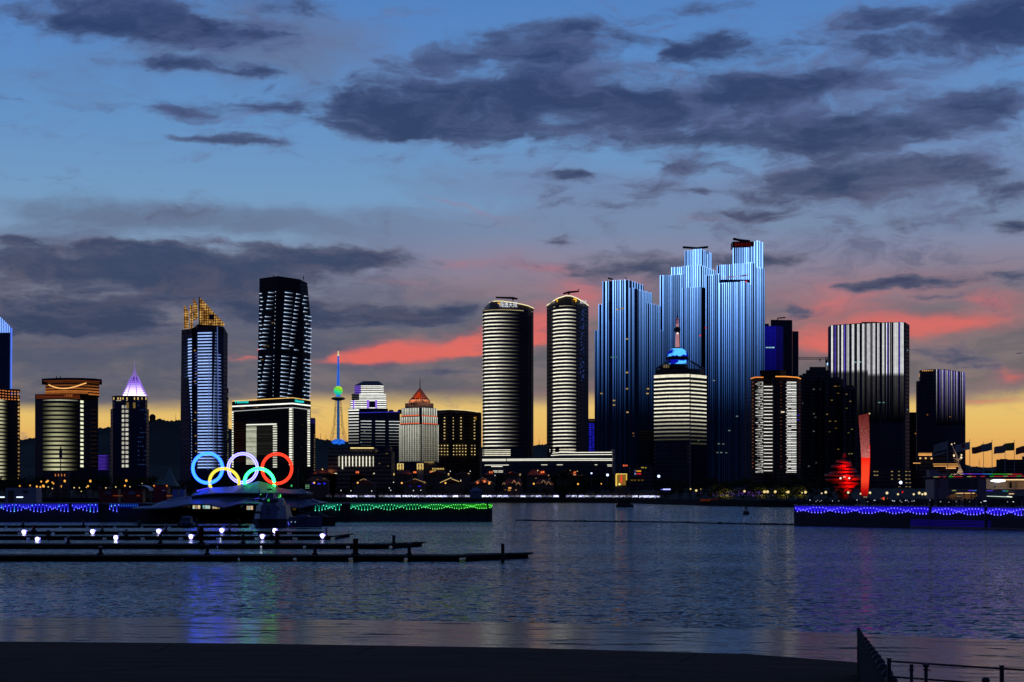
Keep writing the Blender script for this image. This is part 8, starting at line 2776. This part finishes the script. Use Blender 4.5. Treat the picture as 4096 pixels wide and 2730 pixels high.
def string(x0, x1, y0, y1, seq, dd=-.4, step=1.55):
    k = int((x1 - x0) / step)
    for i in range(k):
        t = i / k
        c = seq[int(t * len(seq)) % len(seq)]
        if c is None:
            continue
        T.put('string_bulb', bm2, (X(x0 + (x1 - x0) * t, D), D + dd, Z(y0 + (y1 - y0) * t, D)), color=c)


G_, R__, Y_, V_, B_, M_, C_ = cols
string(3733, 3790, 1909, 1908, [Y_, Y_, R__, None, R__, None], -.7)
string(3794, 4100, 1908, 1905, [G_, R__, R__, None, Y_, R__, None, R__, None, G_, R__, R__, Y_, R__, R__, G_, R__], -.7)
string(3860, 4100, 1895.6, 1897.5, [V_, M_, V_, V_, B_, C_, G_, G_, G_, Y_, R__, R__], 2.8)
string(3800, 3812, 1907, 1896, [G_, Y_], 1.0)
string(3808, 3824, 1963, 1963, [Y_], -.3)
string(3873, 3906, 1963, 1963, [V_, B_], -.3)
string(3945, 3972, 1964, 1964, [V_, V_], -.3)
string(4008, 4040, 1965, 1965, [C_, C_, G_, None], -.3)
# raked mast with platforms
mk = T.part('mast_fairing', MB().add([PT(3818, 1906, D + 4), PT(3860, 1906, D + 4), PT(3848, 1880, D + 4.6), PT(3840, 1858, D + 5), PT(3833, 1858, D + 5), PT(3834, 1876, D + 4.6), PT(3829, 1890, D + 4.3),
                                     PT(3818, 1906, D + 8), PT(3860, 1906, D + 8), PT(3848, 1880, D + 7.4), PT(3840, 1858, D + 7), PT(3833, 1858, D + 7), PT(3834, 1876, D + 7.4), PT(3829, 1890, D + 7.7)],
                                    [(0, 1, 2, 6), (6, 2, 5), (2, 3, 4, 5), (7, 13, 9, 8), (13, 12, 9), (9, 12, 11, 10), (1, 8, 9, 2), (2, 9, 10, 3), (3, 10, 11, 4), (4, 11, 12, 5), (5, 12, 13, 6), (6, 13, 7, 0)]), SHIPI)
T.part('mast_spar', MB().tube([PT(3838, 1862, D + 6), PT(3822, 1812, D + 6), PT(3806, 1776, D + 6)], [.3, .24, .15], 8), SHIPI, parent=mk)
T.part('mast_platform', MB().add([PT(3812, 1835, D + 5), PT(3852, 1834, D + 5), PT(3840, 1842, D + 5), PT(3830, 1842, D + 5), PT(3812, 1835, D + 7), PT(3852, 1834, D + 7), PT(3840, 1842, D + 7), PT(3830, 1842, D + 7)],
                                [(0, 1, 2, 3), (7, 6, 5, 4), (0, 4, 5, 1), (1, 5, 6, 2), (2, 6, 7, 3), (3, 7, 4, 0)]), SHIPI, parent=mk)
for x0, x1, y in ((3813, 3850, 1822), (3813, 3848, 1827)):
    T.part('yard', MB().tube([PT(x0, y, D + 6), PT(x1, y, D + 6)], .09, 5), STEEL, parent=mk)
for x0, y0, x1, y1 in ((3816, 1844, 3834, 1852), (3820, 1846, 3838, 1858), (3812, 1810, 3824, 1818)):
    T.part('yard', MB().tube([PT(x0, y0, D + 6), PT(x1, y1, D + 6)], .07, 4), SHIPI, parent=mk)
for px, py, r in ((3845, 1831, .32), (3816, 1822, .28), (3816, 1826, .22), (3846, 1821, .25), (3807, 1778, .22), (3818, 1774, .14)):
    T.part('mast_lamp', MB().ball(PT(px, py, D + 4.6), r, 8, 6), LED_SOFT, color=lc(255, 230, 185, 1.1), parent=mk)
for px, py, e in ((3856, 1898, 160), (3830, 1900, 90), (3826, 1836, 60), (3846, 1850, 50)):
    flood(T, 'mast_floodlight', (X(px, D), D + 2.2, Z(py, D)), (1, .72, .42), e, .2)
T.part('funnel', MB().prism([(X(3735, D), D + 5), (X(3786, D), D + 5), (X(3786, D), D + 9), (X(3735, D), D + 9)], Z(1906, D), [(X(3733, D), D + 5.4), (X(3768, D), D + 5.4), (X(3768, D), D + 8.6), (X(3733, D), D + 8.6)], Z(1880, D)), SHIPW)

# ---- flags on tall poles
D = 640
fl = [(3791, 1764, 3735, 1766, 1800, (0.35, 0.38, 0.36), 'pale greenish flag blowing left, leftmost before the dark striped tower'), (3880, 1761, 3823, 1768, 1799, (0.5, 0.5, 0.5), 'white flag with a red disc on a tall pole'),
      (3935, 1773, 3887, 1779, 1808, (0.40, 0.16, 0.10), 'dull red flag on the lower pole right of the red disc flag'), (3969, 1762, 3924, 1769, 1801, (0.28, 0.32, 0.30), 'grey green flag on the tall pole overlapping the dull red flag'),
      (4021, 1774, 3975, 1780, 1811, (0.42, 0.28, 0.24), 'pinkish flag on the lower pole second from the right'), (4058, 1763, 4011, 1770, 1802, (0.22, 0.28, 0.06), 'olive yellow flag on the rightmost tall pole in view'),
      (4112, 1774, 4064, 1782, 1812, (0.45, 0.15, 0.13), 'red flag cut by the right edge of the photo')]
for i, (px, yt, xl, y0, y1, c, lab) in enumerate(fl):
    dd = D + (i % 3) * 4
    T = Thing('flag', lab, 'flag', (X(px, dd), dd, 3.8), 'flags on tall poles at the right edge')
    T.part('pole', MB().tube([(X(px, dd), dd, 2.8), (X(px - 1, dd), dd, Z(yt, dd))], [.14, .07], 6), plain('flagpole', (.3, .3, .32, 1), .5) if i == 0 else bpy.data.materials['flagpole'])
    T.part('finial', MB().ball((X(px - 1, dd), dd, Z(yt - 1, dd)), .14, 8, 6), STEEL)
    vs, fs = [], []
    nx_, nz_ = 14, 5
    droop = rb.uniform(8, 14)
    for a in range(nx_ + 1):
        t = a / nx_
        for b in range(nz_ + 1):
            u = b / nz_
            x = px - 1 - (px - 1 - xl) * t
            y = y0 + (y1 - y0) * u + droop * t - 4 * t * math.sin(t * 5 + i) * .6 - (3 * t if u > .5 else 0)
            p_ = PT(x, y, dd)
            p_.y += .35 * math.sin(t * 7 + u * 1.5 + i) * (t + .1)
            vs.append(p_)
    for a in range(nx_):
        for b in range(nz_):
            k = a * (nz_ + 1) + b
            fs.append((k, k + 1, k + nz_ + 2, k + nz_ + 1))
    vs2 = [v + Vector((0, .03, 0)) for v in vs]
    q = len(vs)
    fs2 = [tuple(q + k for k in reversed(f)) for f in fs]
    m_, n_ = mat_new('flag_cloth')
    co_ = n_.n('ShaderNodeNewGeometry').outputs['Position']
    base_ = n_.mix(n_.noise(co_, .7, 3), tuple(v * .7 for v in c) + (1,), tuple(min(1, v * 1.15) for v in c) + (1,))
    if i == 1:
        ctr = PT(3853, 1785, dd)
        d_ = n_.v('SUBTRACT', co_, tuple(ctr))
        vx3 = n_.sep(d_)
        rr_ = n_.m('SQRT', n_.m('ADD', n_.m('POWER', vx3[0], 2.0), n_.m('POWER', vx3[2], 2.0)))
        base_ = n_.mix(n_.m('LESS_THAN', rr_, .75), base_, (.35, .02, .03, 1))
    pr = n_.n('ShaderNodeBsdfPrincipled')
    n_.link(base_, pr.inputs['Base Color'])
    pr.inputs['Roughness'].default_value = .9
    tr = n_.n('ShaderNodeBsdfTranslucent')
    n_.link(base_, tr.inputs[0])
    ms = n_.n('ShaderNodeMixShader')
    ms.inputs[0].default_value = .35
    n_.link(pr.outputs[0], ms.inputs[1])
    n_.link(tr.outputs[0], ms.inputs[2])
    T.part('cloth', MB().add(vs + vs2, fs + fs2, smooth=True), finish(m_, n_, ms.outputs[0]))

# ---- globe lamps, phones and people on the right pier
gl2 = [(3287, 1974, 3), (3303, 1970, 5), (3393, 1971, 5), (3442, 1976, 3.4), (3480, 1972, 5), (3548, 1973, 5.4), (3592, 1978, 4.2), (3655, 1978, 4.2), (3677, 1973, 5.6), (3689, 1978, 4), (3701, 1976, 6)]
for i, (px, py, r) in enumerate(gl2):
    street_lamp(px, py, 452, 'cream globe lamp rising above the crowd on the right pier, %s from the left' % ORD[i], lc(240, 218, 160, 1.05), r, zb=ZR, name='globe_lamp')
T = Thing('snack_cart', 'small snack cart glowing red and amber in the crowd on the right pier', 'cart', (X(3535, 440), 440, ZR))
D = 440
T.part('cart_body', MB().box(X(3524, D), X(3560, D), D, D + 1.4, ZR, ZR + 1.1), DARK_M)
T.part('roof', MB().box(X(3522, D), X(3562, D), D - .2, D + 1.6, ZR + 2.2, ZR + 2.3), DARK_M)
for px in (3525, 3559):
    T.part('post', MB().box(X(px - .6, D), X(px + .6, D), D + .6, D + .7, ZR + 1.1, ZR + 2.2), STEEL)
T.part('lit_goods', MB().box(X(3526, D), X(3556, D), D + .4, D + .9, ZR + 1.2, ZR + 1.7), led_mat('lit_goods', 'NONE', 1.0, 2.2), color=lc(230, 120, 60, .6))
T.part('red_lamp', MB().ball(PT(3534, 1994 - 1, D - .3), .22, 8, 6), LED_SOFT, color=lc(255, 70, 50, 1.2))
T = Thing('traffic_beacon', 'small red signal lamp on a post on the right pier', 'signal', (X(3610, 450), 450, ZR))
T.part('post', MB().tube([(X(3610, 450), 450, ZR), (X(3610, 450), 450, Z(1971, 450))], .06, 5), STEEL)
T.part('lamp', MB().ball(PT(3610, 1969, 450), .2, 8, 6), LED_SOFT, color=lc(255, 20, 30, 1.1))


def person_mesh(seed):
    """one continuous low figure grown from a jointed skeleton"""
    rnd = random.Random(seed)
    a = rnd.uniform(-.08, .08)
    raise_ = rnd.random() < .5
    J = [((0, 0, .95), .15), ((0, 0, 1.2), .155), ((0, 0, 1.42), .13), ((0, -.02, 1.52), .06), ((0, -.03, 1.64), .105), ((0, -.03, 1.74), .07),
         ((.1, 0, .88), .1), ((.11, -.03 + a, .48), .075), ((.12, .02, .08), .055), ((.12, -.12, .03), .045),
         ((-.1, 0, .88), .1), ((-.11, .03 - a, .48), .075), ((-.12, .04, .08), .055), ((-.12, -.1, .03), .045),
         ((.2, 0, 1.40), .07), ((.25, -.05, 1.14), .05), ((.2, -.25, 1.25) if raise_ else (.24, -.08, .9), .04),
         ((-.2, 0, 1.40), .07), ((-.25, -.05, 1.14), .05), ((-.12, -.28, 1.36) if raise_ else (-.24, -.08, .9), .04)]
    E = [(0, 1), (1, 2), (2, 3), (3, 4), (4, 5), (0, 6), (6, 7), (7, 8), (8, 9), (0, 10), (10, 11), (11, 12), (12, 13), (2, 14), (14, 15), (15, 16), (2, 17), (17, 18), (18, 19)]
    me = bpy.data.meshes.new('person_skeleton')
    me.from_pydata([j[0] for j in J], E, [])
    o = bpy.data.objects.new('person_skeleton', me)
    COL.objects.link(o)
    md = o.modifiers.new('skin', 'SKIN')
    for v, j in zip(me.skin_vertices[0].data if me.skin_vertices else [], J):
        v.radius = (j[1], j[1])
    if not me.skin_vertices:
        bpy.context.view_layer.objects.active = o
        bpy.ops.mesh.customdata_skin_add()
        for v, j in zip(me.skin_vertices[0].data, J):
            v.radius = (j[1], j[1])
    me.skin_vertices[0].data[0].use_root = True
    dg = bpy.context.evaluated_depsgraph_get()
    out = bpy.data.meshes.new_from_object(o.evaluated_get(dg))
    out.name = 'body'
    bpy.data.objects.remove(o)
    for p_ in out.polygons:
        p_.use_smooth = True
    return out


cloth = [plain('dark_clothes', (0.02, 0.02, 0.025, 1), .9), plain('grey_clothes', (0.06, 0.06, 0.07, 1), .9), plain('brown_clothes', (0.05, 0.035, 0.03, 1), .9)]
HAIR = plain('dark_hair', (0.01, 0.008, 0.008, 1), .6)
bodies = []
for k in range(4):
    me = person_mesh(k)
    me.materials.append(cloth[k % 3])
    bodies.append(me)
hm = MB().ball((0, -.02, 1.68), .115, 8, 6, 1.05).mesh('hair', HAIR)
rc = random.Random(15)
PL = 'dark silhouetted onlooker standing in the crowd along the right pier'
for k in range(170):
    px = rc.uniform(3186, 4100)
    base_d = (lambda q: 428 + (396 - 428) * (q - 3176) / 524 if q < 3700 else 396 + (372 - 396) * (q - 3700) / 396)(px)
    D = base_d + 1.0 + abs(rc.gauss(0, 8))
    o = link('person', bodies[k % 4], None, (X(px, D), D, ZR), rc.uniform(-.7, .7) + (math.pi if rc.random() < .3 else 0))
    sc_ = rc.uniform(.88, 1.06)
    o.scale = (sc_, sc_, sc_)
    tag(o, PL, 'person', 'crowd on the right pier')
    link('hair', hm, o)
pmh = MB().box(-.04, .04, -.005, .005, -.08, .08).mesh('phone', LED_SOFT, True)
phones = [3264, 3270, 3279, 3285, 3497, 3502, 3570, 3577, 3601, 3607, 3622, 3628, 3634, 3648, 3656, 3720, 3762, 3795, 3825, 3878, 3924, 3937, 3943, 4030, 4053, 3470, 3428, 3240, 3330, 3355]
for i, px in enumerate(phones):
    D = (428 + (396 - 428) * (px - 3176) / 524 if px < 3700 else 396 + (372 - 396) * (px - 3700) / 396) + rc.uniform(.4, 1.0)
    k = rc.choice((.5, .9, 1.2))
    o = link('phone', pmh, None, (X(px, D), D, ZR + rc.uniform(.9, 1.35)))
    o.scale = (rc.uniform(1.2, 3.2), 1, rc.uniform(.9, 1.3))
    o.color = lc(220, 230, 245, k)
    tag(o, 'small white phone screen or torch glowing in the crowd on the right pier', 'phone', 'phone lights in the crowd on the right pier')
T = Thing('pier_railing', 'dark railing along the edge of the right pier before the crowd', 'railing', (frr[0][0], frr[0][1], ZR))
for z_ in (.55, 1.0):
    T.part('rail', MB().tube([(x, y + .35, ZR + z_) for x, y in frr], .035, 5), DARK_M)
pp = MB().box(-.035, .035, -.035, .035, 0, 1.02).mesh('post', DARK_M)
for px in range(3182, 4200, 16):
    x, y = at_px(frr, px)
    T.put('post', pp, (x, y + .35, ZR))

# ---- foreground: slipway side wall with tyre fenders, railing, bollards
D0, D1 = 72.0, 44.0
H = 2.40
T = Thing('slipway_wall', 'low dark slipway side wall with rounded fenders along its right edge', 'wall', (X(3440, 60), 60, .5))
a0, a1 = X(3428, D0), X(3440, D0)
b0, b1 = X(3448, 50), X(3586, 50)
T.part('wall', MB().add([(a0, D0, 0.2), (a1, D0, .2), (b1, 50, .2), (b0, 50, .2), (a0, D0, H), (a1, D0, H), (b1, 50, H), (b0, 50, H)],
                        [(0, 3, 2, 1), (4, 5, 6, 7), (0, 1, 5, 4), (1, 2, 6, 5), (2, 3, 7, 6), (3, 0, 4, 7)]), PONE)
T.part('end_cap', MB().ball(((a0 + a1) / 2, D0, H - .02), .075, 8, 6, 1.0), PONE)
for i, (px, py) in enumerate([(3462, 2559), (3471, 2573), (3480, 2588), (3489, 2601), (3500, 2617), (3511, 2634), (3523, 2653), (3534, 2676), (3552, 2700), (3568, 2727)]):
    D = (CAMH - H) * F / (py - HY)
    r = .105 + .011 * i
    T.part('fender', MB().ball((X(px, D) - .02, D, H + .0), r, 10, 8, 1.0), DARK_M)
DR0, DR1 = 43.0, 39.0
zr = Z(2637, DR0)
T = Thing('slipway_railing', 'foreground two bar railing with square posts at the lower right corner', 'railing', (X(3700, 42), 42, 2.8))
RAILM = plain('railing_paint', (0.035, 0.025, 0.032, 1), .5, spec=.2)


def rail_pt(px, z):
    """along the line of the railing, in plan"""
    pa, pb = (X(3556, 43.0), 43.0), (X(4007, 41.2), 41.2)
    k = (px - CX) / F
    den = (pb[0] - pa[0]) - k * (pb[1] - pa[1])
    t = (k * pa[1] - pa[0]) / den
    return (pa[0] + (pb[0] - pa[0]) * t, pa[1] + (pb[1] - pa[1]) * t, z)


for px in (3556, 4007, 4440):
    x, y, _ = rail_pt(px, 0)
    T.part('post', MB().box(x - .042, x + .042, y - .042, y + .042, 2.8, zr + .0), RAILM)
    T.part('post_cap', MB().box(x - .055, x + .055, y - .055, y + .055, zr, zr + .022), RAILM)
for dz in (.055, .435):
    for a, b in ((3556, 4007), (4007, 4440)):
        pa, pb = rail_pt(a, zr - dz), rail_pt(b, zr - dz)
        T.part('bar', MB().tube([Vector(pa) + Vector((.043, 0, 0)), Vector(pb) - Vector((.043, 0, 0))], .024, 8), RAILM)
structure('jetty', MB().prism([(X(3590, 46), 46), (X(4600, 42), 44), (X(4600, 38), 36), (X(3600, 38), 36)], .2, 2.8), CONC)
for i, (px, yt, w_, capw, lab) in enumerate(((3646, 2658, 14, 16, 'slim mooring post with a ring collar, left of two by the railing'), (3704, 2657, 15, 27, 'mooring post with a wide flared cap, right of two by the railing'))):
    D = 40.4
    s = D / F
    T = Thing('mooring_post', lab, 'bollard', (X(px, D), D, 2.8))
    x = X(px, D)
    T.part('post', MB().lathe(x, D, [(w_ / 2 * s, 2.8), (w_ / 2 * s, Z(yt + 12, D))], 14), RAILM)
    T.part('cap', MB().lathe(x, D, [(w_ * .42 * s, Z(yt + 14, D)), (capw / 2 * s, Z(yt + 10, D)), (capw / 2 * s, Z(yt + 1.5, D)), (capw * .44 * s, Z(yt, D))], 14), RAILM)
    T.part('collar', MB().lathe(x, D, [(w_ * .5 * s, Z(yt + 24, D)), (w_ * .75 * s, Z(yt + 23, D)), (w_ * .75 * s, Z(yt + 20, D)), (w_ * .5 * s, Z(yt + 19, D))], 14), RAILM)
    T.part('pin', MB().tube([(x - w_ * s * .85, D, Z(yt + 21.5, D)), (x + w_ * s * (.85 if i == 0 else 1.3), D, Z(yt + 21.5, D) - (0 if i == 0 else .02))], .014, 6), RAILM)
T = Thing('dome_bollard', 'round topped bollard peeking above the lower frame edge at right', 'bollard', (X(3943, 40), 40, 2.8))
D = 40.0
T.part('bollard_body', MB().lathe(X(3943, D), D, [(.085, 2.8), (.085, Z(2724, D))] + [(max(.002, 17.5 * D / F * math.cos(k * math.pi / 12)), Z(2724, D) + 15 * D / F * math.sin(k * math.pi / 12)) for k in range(7)], 16), RAILM)

# ---- airliner low over the right horizon
D = 9000
s = D / F
T = Thing('airliner', 'tiny distant airliner in the sky above the narrower striped tower', 'airplane', PT(4074, 1414, D))
T.part('fuselage', MB().tube([PT(4066, 1414.6, D), PT(4068, 1414, D), PT(4082, 1413.6, D), PT(4085, 1413, D)], [.3, 1.5, 1.5, .4], 8), DARK_M)
T.part('wing', MB().add([PT(4073, 1414.4, D - 14), PT(4075, 1414.4, D - 14), PT(4077, 1414, D), PT(4075, 1414.4, D + 14), PT(4073, 1414.4, D + 14), PT(4071, 1414, D), PT(4074, 1414.8, D)], [(0, 1, 2, 5), (5, 2, 3, 4), (0, 5, 6), (5, 4, 6), (1, 6, 2), (2, 6, 3), (0, 6, 1), (3, 6, 4)]), DARK_M)
T.part('tail_fin', MB().add([PT(4081, 1413, D - .4), PT(4085, 1412.6, D - .4), PT(4086, 1409.6, D), PT(4081, 1413, D + .4), PT(4085, 1412.6, D + .4)], [(0, 1, 2), (3, 2, 4), (0, 2, 3), (1, 4, 2), (0, 3, 4, 1)]), DARK_M)
